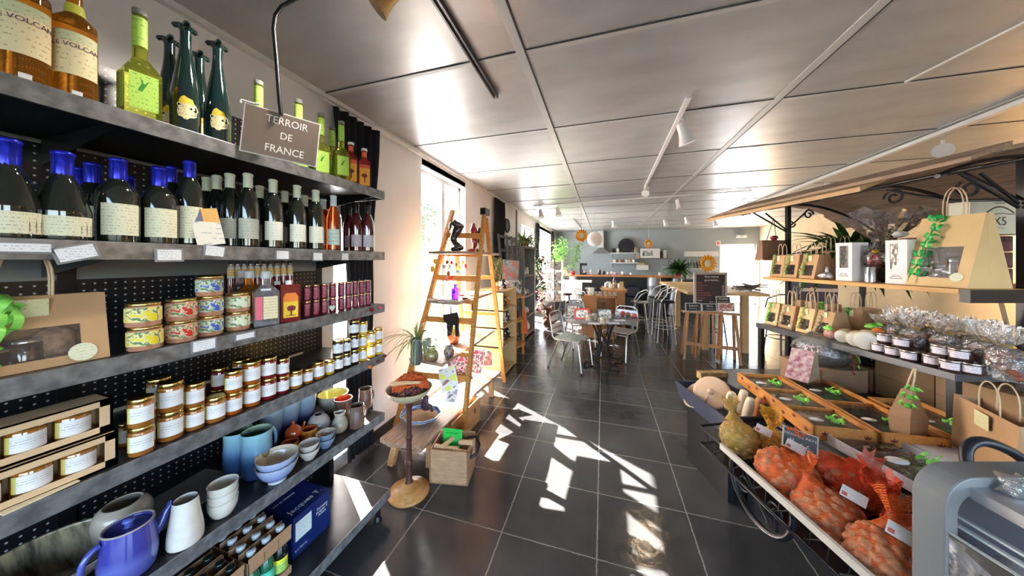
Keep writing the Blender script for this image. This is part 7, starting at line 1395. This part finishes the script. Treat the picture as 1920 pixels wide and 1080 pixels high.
# paper bags standing there
t = rt('pinched_bag', 'small brown paper bag pinched at the top with green bow and twine handle', 'paper bag', 2.03, 1.52, .701, .15)
g = G(); v = [(-.055, -.035, 0), (.055, -.035, 0), (.055, .035, 0), (-.055, .035, 0), (-.06, -.04, .10), (.06, -.04, .10), (.06, .04, .10), (-.06, .04, .10), (-.008, -.02, .235), (.008, -.02, .235), (.008, .02, .235), (-.008, .02, .235)]
g.add(v, [(0, 1, 5, 4), (1, 2, 6, 5), (2, 3, 7, 6), (3, 0, 4, 7), (4, 5, 9, 8), (5, 6, 10, 9), (6, 7, 11, 10), (7, 4, 8, 11), (8, 9, 10, 11), (3, 2, 1, 0)]).obj('bag_body', CARD, t)
G().tube([(0, -.01, .23), (.018, -.012, .29), (.03, -.01, .345), (.04, 0, .345), (.03, .01, .29), (0, .01, .23)], .0035, 6).obj('handle', TWINE, t); bowy(t, (-.045, -.02, .155), .9); bowy(t, (-.03, -.02, .195), .9); bowy(t, (-.005, -.02, .235), .8)
p = C2(2.10, 1.28, .701); t = gift_bag('large plain kraft shopping bag with card tag standing behind the near post', p, TH+pi-.55, .34, .10, .25, None, KRAFT, RIBG, False, 3, .12, .8, False, False, False, 'paper bag', 'shopping_bag')
G().box(.052, .0535, -.02, .055, .17, .235).obj('card_tag', MC['bag_tag_print'], t)
for i, (X, D, c) in enumerate(((2.34, 1.22, DARKJ), (2.42, 1.28, HON))): spawn('jam_h' if i else 'jam_d', 'tall_jar', 'jar behind the large shopping bag, %s' % ['dark left one', 'amber right one'][i], 'jar', C2(X, D, .701), 3.4, None, (1.1, 1.1, 2.4))
t = rt('green_bow', 'bright green ribbon bow behind the large shopping bag', 'bow', 2.26, 1.23, .95); bowy(t, (0, 0, 0), 2.0)
# wedge-shaped cellophane pack and wrapped basket at the back
t = rt('wedge_pack', 'tall wedge-shaped clear pack with pink and white front leaning on the crates', 'packet', 2.14, 2.10, .745, .45)
g = G(); g.prism([(-.09, 0), (.09, 0), (.06, .17), (.02, .20)], .13, 0); g.obj('pack_body', mat('gold_marbled_wrap', (.45, .33, .17), .25, col2=(.55, .48, .38), nscale=22, coat=.6), t)
G().add([(-.092, 0, .0), (-.092, .13, .0), (.016, .13, .20), (.016, 0, .20)], [(0, 1, 2, 3)], 0).obj('pink_front', mat('pink_white_marble', (.62, .48, .48), .2, col2=(.32, .12, .16), nscale=35, coat=.6), t)
t = rt('wrapped_basket', 'dark wicker gift basket in cellophane with green and pink ribbons standing on a carton', 'gift basket', 2.40, 2.30, .805)
G().cup(smoothp([(.10, 0), (.14, .04), (.15, .09)]), .008, 22).obj('basket', MC['dark_wicker'], t); heap(G(), (0, 0, .06), .11, .11, .06, 20, .03, 12, 2).obj('contents', [MC['wrapped_plum'], MC['wrapped_tan']], t)
G().ball((0, 0, .10), .17, 16, 0, None, (1, 1, .75), .16, 8).obj('cellophane', MC['bag_cellophane'], t)
g = G(); ribbon(g, [(.08, -.15, .16), (.11, -.16, .05), (.10, -.17, -.04)], .012, 0, 2); curl(g, (0, -.15, .14), .02, .012, 2, (1, 0, .1), .10); g.obj('ribbon', RIBG, t); g = G(); ribbon(g, [(.05, -.155, .14), (.06, -.165, .0), (.055, -.17, -.03)], .012, 0, 5); g.obj('ribbon', PF, t)
t = rt('carton', 'brown carton under the wrapped basket', 'carton', 2.24, 2.14, .641, 0, 'brown cartons under the display unit'); G().box(0, .33, 0, .34, 0, .16).obj('carton_body', CARD, t, bev=.003)
# ---------------------------------------------------------------- iron stand with nut bags and planter
ir = rt('iron_stand', 'black wrought-iron stand with scroll feet and white-lined long basket', 'stand')
for z, r in ((.605, .008), (.50, .006)): G().tube([(1.13, .90, z), (1.13, 1.78, z), (1.58, 1.86, z), (1.58, .90, z)], r, 6, 0, True).obj('frame_rail', BM, ir)
G().box(1.12, 1.135, .90, 1.60, .585, .615).obj('white_liner_edge', mat('offwhite_liner', (.60, .56, .48), .6), ir); G().box(1.14, 1.57, .90, 1.80, .49, .50).obj('basket_floor', BM, ir)
g = G()
for i in range(13): D = .92+.066*i; g.tube([(1.13, D, .605), (1.15, D+.03, .50)], .003, 4)
for i in range(6): D = .92+.13*i; g.tube([(1.13, D, .605), (1.15, D+.12, .50)], .004, 4)
g.obj('wire_side', BM, ir)
for X in (1.15, 1.56):
    G().tube([(X, 1.50+.0, .60)]+[(X, 1.38+.17*cos(a)*1.0, .54+.17*sin(a)) for a in [pi*.05-pi*1.1*k/16 for k in range(17)]], [.014]*18, 8).obj('scroll_leg', BM, ir)
    G().tube([(X, q[1], q[2]) for q in scroll((X, 1.47, .50), .05, 1.2, 'y', -1)], .006, 6).tube([(X, q[1], q[2]) for q in scroll((X, 1.29, .50), .04, 1.2, 'y', 1)], .006, 6).tube([(X, 1.47, .58), (X, 1.40, .50), (X, 1.33, .42)], .006, 6).obj('scrollwork', BM, ir)
for X, D in ((1.56, 1.75), (1.56, .95)): G().tube([(X, D, .50), (X, D, 0)], .012, 8).obj('leg', BM, ir)
G().tube([(1.56, .95, .10), (1.56, 1.75, .10)], .008, 6).obj('stretcher', BM, ir)
pt_ = rt('planter_tray', 'slate-blue plastic trough holding pale kitchenware at the far end of the stand', 'trough')
PT = mat('slate_blue_plastic', (.045, .05, .085), .4); g = G()
def trough(g, x0, x1, y0, y1, z0, z1, ins, th=.012):
    o1 = [(x0, y0), (x1, y0), (x1, y1), (x0, y1)]; b1 = [(x0+ins, y0+ins), (x1-ins, y0+ins), (x1-ins, y1-ins), (x0+ins, y1-ins)]
    v = [(x, y, z1) for x, y in o1]+[(x, y, z0) for x, y in b1]+[(x+(th if i in (0, 3) else -th), y+(th if i < 2 else -th), z1) for i, (x, y) in enumerate(o1)]+[(x+(th if i in (0, 3) else -th), y+(th if i < 2 else -th), z0+th) for i, (x, y) in enumerate(b1)]
    f = []
    for i in range(4): j = (i+1) % 4; f += [(i, j, 4+j, 4+i), (8+i, 12+i, 12+j, 8+j), (i, 8+i, 8+j, j)]
    return g.add(v, f+[(4, 5, 6, 7), (12, 15, 14, 13)])
trough(g, 1.345, 1.665, 1.88, 2.45, .47, .605, .03); g.obj('trough', PT, pt_)
G().box(1.42, 1.46, 1.95, 2.4, 0, .472).box(1.55, 1.59, 1.95, 2.4, 0, .472).obj('support', BM, pt_)
CLAY = mat('cream_clay', (.66, .47, .32), .5, noise=.08)
t = rt('clay_cover', 'large round cream clay lid with knob leaning in the trough', 'lid', 1.50, 2.22, .60); T = Matrix.Rotation(R(-48), 4, 'Y') @ Matrix.Rotation(R(30), 4, 'X')
G().lathe([(.0003, .0), (.118, .0), (.125, .012), (.120, .028), (.105, .030), (.02, .036)], 32, 0, T).obj('lid_disc', CLAY, t); G().lathe([(.022, .034), (.016, .045), (.020, .058), (.0003, .062)], 16, 0, T).obj('knob', CLAY, t)
t = rt('clay_dish', 'pale clay dish behind the round lid in the trough', 'dish', 1.47, 2.30, .52); G().cup([(.08, 0), (.11, .06)], .006, 24, 0, 0, Matrix.Rotation(R(-50), 4, 'Y')).obj('vessel', CLAY, t)
for i, (X, D, m, l, h) in enumerate(((1.545, 2.02, mat('ivory_wood', (.75, .62, .45), .5), 'ivory wooden grinder, tallest', .17), (1.52, 1.93, MC['ivory_wood'], 'ivory wooden grinder at the trough rim', .16), (1.60, 1.95, mat('tan_wood', (.55, .24, .09), .5), 'tan wooden grinder at the right of the trough', .15), (1.50, 2.06, MC['ivory_wood'], 'slim ivory tool beside the grinders', .14))):
    t = rt('grinder', l, 'grinder', X, D, .56); t.rotation_euler = (.12, .15, 0); G().lathe(smoothp([(.016, 0), (.026, .02), (.028, .08), (.022, h-.01), (.0003, h)]), 16).obj('body', m, t)
o = G().box(0, .22, -.03, .03, 0, .055).obj('wooden_board', mat('speckled_wood', (.50, .35, .15), .6, col2=(.30, .18, .06), nscale=25)); o.location = C2(1.55, 2.46, .62); o.rotation_euler = (0, 0, TH); tag(o, 'thick yellowish wooden board lying over the far rim of the trough', 'board')
t = rt('wooden_block', 'pale wooden block lying in the trough', 'block', 1.52, 1.96, .49); G().box(-.03, .05, -.03, .06, 0, .07).obj('block', PINE_L, t, bev=.004)
# net bags of nuts
def sack(label, X, D, z, r, sq, m, nut, knot, seed, tilt, ncol, grp='net bags of nuts'):
    t = rt('net_bag', label, 'net bag', X, D, z, tilt, grp); rg = random.Random(seed)
    g = G()
    def inside():
        while True:
            q = Vector((rg.uniform(-1, 1), rg.uniform(-1, 1), rg.uniform(-1, 1)))
            if q.length < 1: return q
    n = 90
    for i in range(n):
        a = pi*(3-sqrt(5))*i; zz = 1-2*(i+.5)/n; rr = sqrt(1-zz*zz); g.ball((r*sq[0]*.88*rr*cos(a)*rg.uniform(.94, 1.02), r*sq[1]*.88*rr*sin(a)*rg.uniform(.94, 1.02), r*sq[2]*(1+.85*zz)), nut*rg.uniform(.85, 1.1), 8, 0, None, (1, 1.15, .95), .12, seed*200+i)
    g.obj('nuts', ncol, t).modifiers.clear()
    g = G().ball((0, 0, r*sq[2]), r*1.03, 26, 0, None, (sq[0], sq[1], sq[2]), .05, seed); g.obj('net', m, t)
    # gathered neck and flared top
    kx, ky, kz = knot; P0 = Vector((kx*.55*r, ky*.55*r, r*sq[2]*(1.75))); P1 = Vector((kx*r, ky*r, kz)); v = []; f = []; nn = 22
    for j, (q, rr) in enumerate(((0, .55), (.28, .24), (.42, .17), (.68, .52), (1.0, .90))):
        c = P0.lerp(P1, q); ax = (P1-P0).normalized(); u = ax.orthogonal().normalized(); w = ax.cross(u)
        for i in range(nn): a = 2*pi*i/nn; k_ = r*rr*(1+(.22 if i % 2 else -.1)*(1 if j > 2 else .2)); v.append(c+k_*(cos(a)*u*1.0+sin(a)*w*(.5 if j > 2 else .9))+ax*(rg.uniform(-.02, .02) if j == 4 else 0))
    for j in range(4):
        for i in range(nn): a = j*nn+i; b = j*nn+(i+1) % nn; f.append((a, b, b+nn, a+nn))
    G().add(v, f, 0, True).obj('gathered_top', m, t)
    return t
def netmesh(n, c, c2=None, sc=95, a=.42): return netbag_mat(n, c, sc, a)
NO = netmesh('bright_orange_net', (.90, .16, .03), None, 75, .22); NR = netmesh('red_orange_net', (.88, .08, .02), None, 75, .42); NY = netmesh('yellow_orange_net', (.90, .42, .02), None, 75, .42); NB = netmesh('straw_net', (.62, .38, .08), None, 75, .22)
WAL = mat('walnut_shell', (.55, .22, .10), .6, col2=(.34, .12, .05), nscale=45, bump=.5, bscale=90)
sack('straw-coloured net bag of nuts with yellow top at the far end of the basket', 1.27, 1.66, .51, .092, (.9, 1.05, 1.0), NB, .020, (.3, 1.2, .27), 1, 0, mat('pale_nut', (.48, .32, .10), .6, noise=.3, nscale=40))
sack('net bag with yellow and red netting behind the straw-coloured bag', 1.42, 1.62, .51, .090, (.9, 1.1, .9), NY, .020, (-.4, -.2, .27), 2, .3, MC['pale_nut'])
sack('orange net bag of walnuts under the price sign', 1.28, 1.38, .51, .112, (1.0, 1.05, .85), NO, .024, (1.0, .6, .24), 3, 0, WAL)
sack('deep orange net bag of nuts behind the price sign against the trays', 1.47, 1.34, .51, .115, (.8, 1.3, .85), NR, .022, (.2, -1.0, .20), 4, 0, WAL)
sack('orange net bag of walnuts in the middle of the basket with frilled top', 1.27, 1.19, .50, .104, (1.0, 1.05, .8), NO, .024, (-.1, 1.0, .25), 5, 0, WAL)
sack('orange net bag of walnuts with a wide bow-like top, nearest left one', 1.27, 1.0, .50, .100, (1.0, .95, .9), NO, .024, (.9, .5, .28), 6, 0, WAL)
sack('orange net bag of walnuts beside the grey freezer', 1.46, 1.05, .50, .10, (.9, 1.0, .8), NR, .024, (-.4, .9, .26), 7, 0, WAL)
# price sign and tags
t = rt('price_sign', 'small slate price sign with white frame stuck in the nut bags', 'price sign', 1.345, 1.385, .755); M3 = facing((-.45, -.8, .55)); M3 = (M3.to_4x4() @ Matrix.Rotation(-.18, 4, 'Z'))
TT_ = M3; g = G().box(-.062, .062, -.045, .045, -.004, 0, 0, TT_); g.obj('frame', mat('ivory_frame', (.66, .62, .52), .5), t); G().box(-.057, .057, -.040, .040, .0003, .001, 0, TT_).obj('slate', mat('grey_slate_face', (.10, .12, .125), .6), t)
for s_, x, y, sz in (('NOIX DE PAYS', 0, .018, .017), ('kg', -.028, -.002, .018), ('5.5', .018, -.020, .030)): text(s_, sz, TT_ @ Vector((x, y, .0015)), TT_.to_3x3(), CW, t, ext=.0003)
G().tube([TT_ @ Vector((0, -.045, -.002)), TT_ @ Vector((0, -.12, -.02))], .002, 5).obj('pin', IRON, t)
for i, (px, py, D) in enumerate(((1432, 807, 1.60), (1492, 838, 1.36), (1601, 930, 1.10), (1693, 1002, .93))):
    p = Wd(px, py, D); t = thing('paper_tag', 'white paper tag on the net bags, %s' % ['at the yellow netting', 'below the slate price sign', 'between the frilled bag and the bow-topped bag', 'on the bag beside the freezer'][i], 'tag', p, 0, 'white paper tags on the nut bags'); M3 = facing(C2(-.5, -.75, .5)).to_4x4() @ Matrix.Rotation(-.35, 4, 'Z'); G().box(-.034, .034, -.020, .020, 0, .0008, 0, M3).obj('paper', labelmat('tag_print', (.72, .68, .66), (.25, .12, .1), .01, dens=.3), t); G().box(-.03, -.016, -.015, -.002, .001, .0014, 0, M3).obj('red_mark', mat('tag_red', (.6, .12, .08), .5), t)
# ---------------------------------------------------------------- grey freezer trolley at the lower right corner
fz = rt('display_freezer', 'grey plastic framed display freezer with glass front and black handle, near right corner', 'freezer')
GP = mat('grey_plastic', (.20, .205, .215), .5); D0 = .83; X0 = 1.185; ZT = 1.005
def rr_profile(x0, x1, z0, z1, r, n=8):
    return [(x0, z0), (x0, z1-r)]+[(x0+r-r*cos(pi/2*i/n), z1-r+r*sin(pi/2*i/n)) for i in range(1, n+1)]+[(x1, z1)]
ou = rr_profile(X0, 1.75, .20, ZT, .085); inn = rr_profile(X0+.035, 1.75, .20, ZT-.045, .06)
def plate(outer, inner, y0, y1, m, name, parent):
    n = len(outer); v = [(p[0], y0, p[1]) for p in outer]+[(p[0], y0, p[1]) for p in inner]+[(p[0], y1, p[1]) for p in outer]+[(p[0], y1, p[1]) for p in inner]; f = []
    for i in range(n-1): f += [(i, i+1, n+i+1, n+i), (2*n+i, 3*n+i, 3*n+i+1, 2*n+i+1), (i, 2*n+i, 2*n+i+1, i+1), (n+i, n+i+1, 3*n+i+1, 3*n+i)]
    return G().add(v, f, 0, False).obj(name, m, parent, bev=.004)
plate(ou, inn, D0-.02, D0+.05, GP, 'end_frame', fz)
G().box(X0+.04, 1.75, D0+.035, D0+.05, .2, ZT-.05).obj('end_panel', mat('dark_inner_plastic', (.05, .045, .055), .4), fz)
# steel deck: slopes toward the viewer, front lip, glass panes, body
G().add([(X0+.07, D0+.03, ZT-.025), (1.75, D0+.03, ZT-.025), (1.75, .42, ZT-.03), (X0+.03, .42, ZT-.03), (X0+.07, D0+.03, ZT-.055), (1.75, D0+.03, ZT-.055), (1.75, .42, ZT-.06), (X0+.03, .42, ZT-.06)], [(0, 3, 2, 1), (4, 5, 6, 7), (0, 4, 7, 3), (3, 7, 6, 2), (2, 6, 5, 1), (1, 5, 4, 0)]).obj('steel_lid', mat('matt_steel', (.50, .50, .52), .35, .7), fz)
for k_, (xa, dz) in enumerate(((.055, -.115), (.045, -.135))): G().add([(X0+xa, D0+.02, ZT+dz), (X0+xa-.02, .42, ZT+dz), (X0+xa-.02, .42, ZT+dz-.006), (X0+xa, D0+.02, ZT+dz-.006), (X0+xa+.012, D0+.02, ZT+dz), (X0+xa-.008, .42, ZT+dz), (X0+xa-.008, .42, ZT+dz-.006), (X0+xa+.012, D0+.02, ZT+dz-.006)], [(0, 1, 2, 3), (4, 7, 6, 5), (0, 4, 5, 1), (3, 2, 6, 7), (0, 3, 7, 4), (1, 5, 6, 2)]).obj('glass_rail', mat('pale_rail_plastic', (.62, .66, .66), .2, coat=.6), fz)
FRM = film('frosty_glass', .10, .30, .2, 12, .15, (.8, .8, .84))
G().add([(X0+.005, D0+.0, ZT-.15), (X0+.0, .42, ZT-.15), (X0+.03, .42, ZT-.34), (X0+.005, D0+.0, ZT-.34)], [(0, 1, 2, 3)]).obj('front_glass', FRM, fz)
G().add([(X0+.01, D0-.0, ZT-.145), (X0+.01, .42, ZT-.145), (X0+.01, .42, ZT-.158), (X0+.01, D0, ZT-.158), (X0, D0, ZT-.145), (X0-.0, .42, ZT-.145)], [(0, 1, 2, 3), (4, 5, 1, 0)]).obj('glass_edge', MC['pale_rail_plastic'], fz)
g = G(); rg = random.Random(3)
for i in range(26): q = rg.random(); g.ball((X0+.06+rg.uniform(0, .12), D0-.03-.36*q, ZT-.24+rg.uniform(-.05, .05)), .045, 8, 0 if i != 6 else 1, None, (1, 1, .8), .5, i)
g.obj('frosted_stock', [mat('white_frosted_packs', (.74, .72, .74), .4), mat('pink_pack', (.65, .25, .28), .4)], fz)
G().add([(X0+.02, D0, ZT-.34), (X0+.03, .42, ZT-.34), (X0+.03, .42, .1), (X0+.02, D0, .1)], [(0, 1, 2, 3)]).obj('lower_panel', mat('dark_inner_plastic', (.05, .045, .055), .4), fz)
G().box(X0, 1.75, D0-.02, D0+.05, 0, .2).obj('foot', GP, fz)
hd_ = [(1.365, D0+.04, ZT-.08), (1.365, D0+.06, ZT-.01), (1.385, D0+.07, ZT+.03), (1.43, D0+.07, ZT+.045), (1.50, D0+.06, ZT+.02), (1.55, D0+.05, ZT-.03), (1.565, D0+.04, ZT-.08)]
G().tube(smooth3(hd_), .014, 10).obj('handle', BM, fz)
g = G().ball((0, 0, .02), .04, 12, 0, None, (1.4, 1.1, .6), .7, 5); o = g.obj('crumpled_film', film('crumpled_clear_film', .2, .15, 1, 40, .1)); o.location = C2(1.36, .78, ZT-.025); tag(o, 'crumpled clear plastic film lying on the steel lid of the freezer', 'plastic film')
# ================================================================ track lights and ceiling fittings
WARM = (1.0, .72, .42)
def spot_fixture(label, p, aim, s=1.0, on=True, power=30, drop=.06, m=WMET, col=WARM):
    t = thing('track_spotlight', label, 'spotlight', (p[0], p[1], p[2]), 0, 'track spotlights')
    d = (Vector(aim)-Vector(p)).normalized(); M3 = d.to_track_quat('Z', 'Y').to_matrix().to_4x4(); c = Matrix.Translation((0, 0, -drop-.03*s)) @ M3
    G().tube([(0, 0, 0), (0, 0, -drop)], .010*s, 8).obj('stem', m, t)
    G().lathe(smoothp([(.0003, -.06), (.028, -.055), (.034, -.02), (.036, .03), (.052, .085), (.056, .10)], 3), 22, 0, c @ Matrix.Scale(s, 4)).obj('lamp_shade', m, t)
    bm_ = mat('lit_bulb', (1.0, .80, .50), .4, emit=5) if on else mat('unlit_bulb', (.6, .6, .58), .2)
    G().lathe([(.0003, .082), (.035, .084), (.046, .088)], 18, 0, c @ Matrix.Scale(s, 4)).obj('bulb', bm_, t)
    if on and power:
        q = Vector(p)+Vector((0, 0, -drop-.03*s))+d*.12*s; l = light('spot_lamp', 'SPOT', q, power, col, spot_size=R(75), spot_blend=.8, shadow_soft_size=.04); l.rotation_euler = d.to_track_quat('-Z', 'Y').to_euler()
    return t
def track(label, a, b, w=.034, h=.022, m=WMET, z=None):
    o = G().beam(a, b, w, h).obj('light_track', m); return tag(o, label, 'light track', 'ceiling light tracks')
def ceil(px, py, dz=0): return Wz(px, py, ZC-dz)
DT = mat('dark_steel_track', (.10, .10, .105), .3, .8)
a, b = ceil(800, -30, .015), ceil(930, 181, .015); tr1 = thing('light_track', 'dark double-rail light track on the ceiling above the aisle', 'light track')
for s in (-1, 1): n_ = (b-a).normalized().cross(Vector((0, 0, 1)))*.013*s; G().beam(a+n_, b+n_, .010, .028).obj('rail', DT, tr1)
G().beam(a+Vector((0, 0, .012)), b+Vector((0, 0, .012)), .034, .006).obj('base_strip', mat('grey_track_base', (.35, .35, .34), .4, .5), tr1)
track('white light track in the middle of the ceiling carrying two lit spotlights', ceil(1292, 181, .035), ceil(1209, 352, .035))
spot_fixture('near white spotlight, lit, hanging from the middle track', ceil(1281, 222, .045), Wz(1420, 640, .9), 1.15, True, 18)
spot_fixture('far white spotlight, lit, at the end of the middle track', ceil(1212, 345, .045), Wz(1130, 620, .9), 1.0, True, 12)
track('thin white light track crossing the ceiling before the kitchen', ceil(1001, 386, .02), ceil(1410, 357, .02), .03, .02)
track('long white light track running above the display unit', ceil(1345, 409, .035), ceil(1985, 165, .035), .05, .035)
track('white light track at the right edge above the canopy', ceil(1698, 154, .01), ceil(1990, 8, .01), .016, .012, mat('cable_cover', (.60, .58, .52), .5))
track('short dim light track near the grey kitchen wall at the left', ceil(1075, 411, .02), ceil(1090, 428, .02), .03, .02, mat('grey_track', (.3, .3, .3), .4))
fx = [(1014, 398, True, 'over the bookcase, leftmost of the far spotlights'), (1046, 393, False, 'unlit, right of the leftmost far one'), (1272, 378, False, 'unlit, hanging under the crossing track'), (1150, 419, False, 'white unlit one in front of the grey kitchen wall'), (1247, 417, True, 'lit, left one of the pair near the kitchen wall'), (1287, 412, True, 'lit, right one of the pair near the kitchen wall'), (1340, 418, False, 'unlit, near the far end of the long track')]
for px, py, on, l in fx:
    p = ceil(px, py, .04); p = ceil(px, py-6, .03); spot_fixture('ceiling spotlight, %s' % l, p, p+Vector((.2, -.3, -1)), 1.25, on, 25 if on else 0, .05)
spot_fixture('large white unlit spotlight above the canopy', ceil(1768, 262, .03), Wz(1768, 262, 2.0)+Vector((0, 0, -.5)), 1.2, False, 0, .05)
spot_fixture('small white spotlight above the middle of the canopy edge', ceil(1552, 340, .03), ceil(1552, 340)+Vector((.2, .1, -1)), 1.0, False, 0, .04)
spot_fixture('small yellow-lit spotlight at the far end of the canopy', ceil(1402, 388, .03), ceil(1402, 388)+Vector((0, -.2, -1)), 1.0, True, 25, .05)
p = Wd(735, 5, 1.28); spot_fixture('brass-toned lit spotlight at the top edge above the hanging sign', (p.x, p.y, ZC), Vector((-1.7, .75, 1.9)), .9, True, 36, .025, mat('brass_shade', (.45, .30, .14), .35, .6), (1, .90, .78))
# white paper globe lamp
c_ = Wd(1115, 448, 6.9); t = thing('globe_lamp', 'white round paper globe lamp hanging beside the large sun ornament', 'lamp', c_); G().ball((0, 0, 0), .17, 24).obj('lamp_shade', mat('white_paper_globe', (.80, .80, .80), .5), t); G().tube([(0, 0, .165), (0, 0, ZC-c_.z)], .004, 6).obj('cord', WMET, t)
# hanging warm lamps over the right aisle (beyond the display unit) that tint the right wall
for i, (x, y) in enumerate(((4.5, 3.2), (4.6, 5.4))): spot_fixture('warm spotlight aimed at the right wall, %s' % ['near', 'far'][i], (x, y, ZC-.02), (XR, y+.1, 1.6), 1.1, True, 220)
# trees outside the left windows
TRL = mat('sunlit_foliage', (.05, .10, .04), .7, col2=(.09, .15, .07), nscale=4)
def tree(label, x, y, h, r, seed):
    t = thing('garden_tree', label, 'tree', (x, y, -.12), 0, 'trees outside the windows'); rg = random.Random(seed); G().tube([(0, 0, 0), (.1, 0, h*.5), (0, .1, h*.8)], [.14, .11, .06], 8).obj('trunk', mat('bark', (.12, .08, .05), .9, noise=.3), t)
    g = G(); ux = Vector((0, 0, 1))
    for i in range(900): a = rg.random()*6.28; b = rg.uniform(-1, 1); q = r*rg.random()**.4; s_ = sqrt(1-b*b); g.leaf((q*s_*cos(a), q*s_*sin(a), h*.72+q*b*.8), (cos(a), sin(a), rg.uniform(-.5, .8)), (0, 0, 1), .28, .15, .4, 0, 2)
    g.obj('crown', TRL, t)
tree('pale sunlit tree beyond the first window, left one', -8.5, 12.6, 5.0, 1.5, 1); tree('pale sunlit tree beyond the first window, right one', -9.5, 17.0, 5.4, 1.9, 2); tree('sunlit tree beyond the far left window', -9, 38, 6, 2.6, 3)
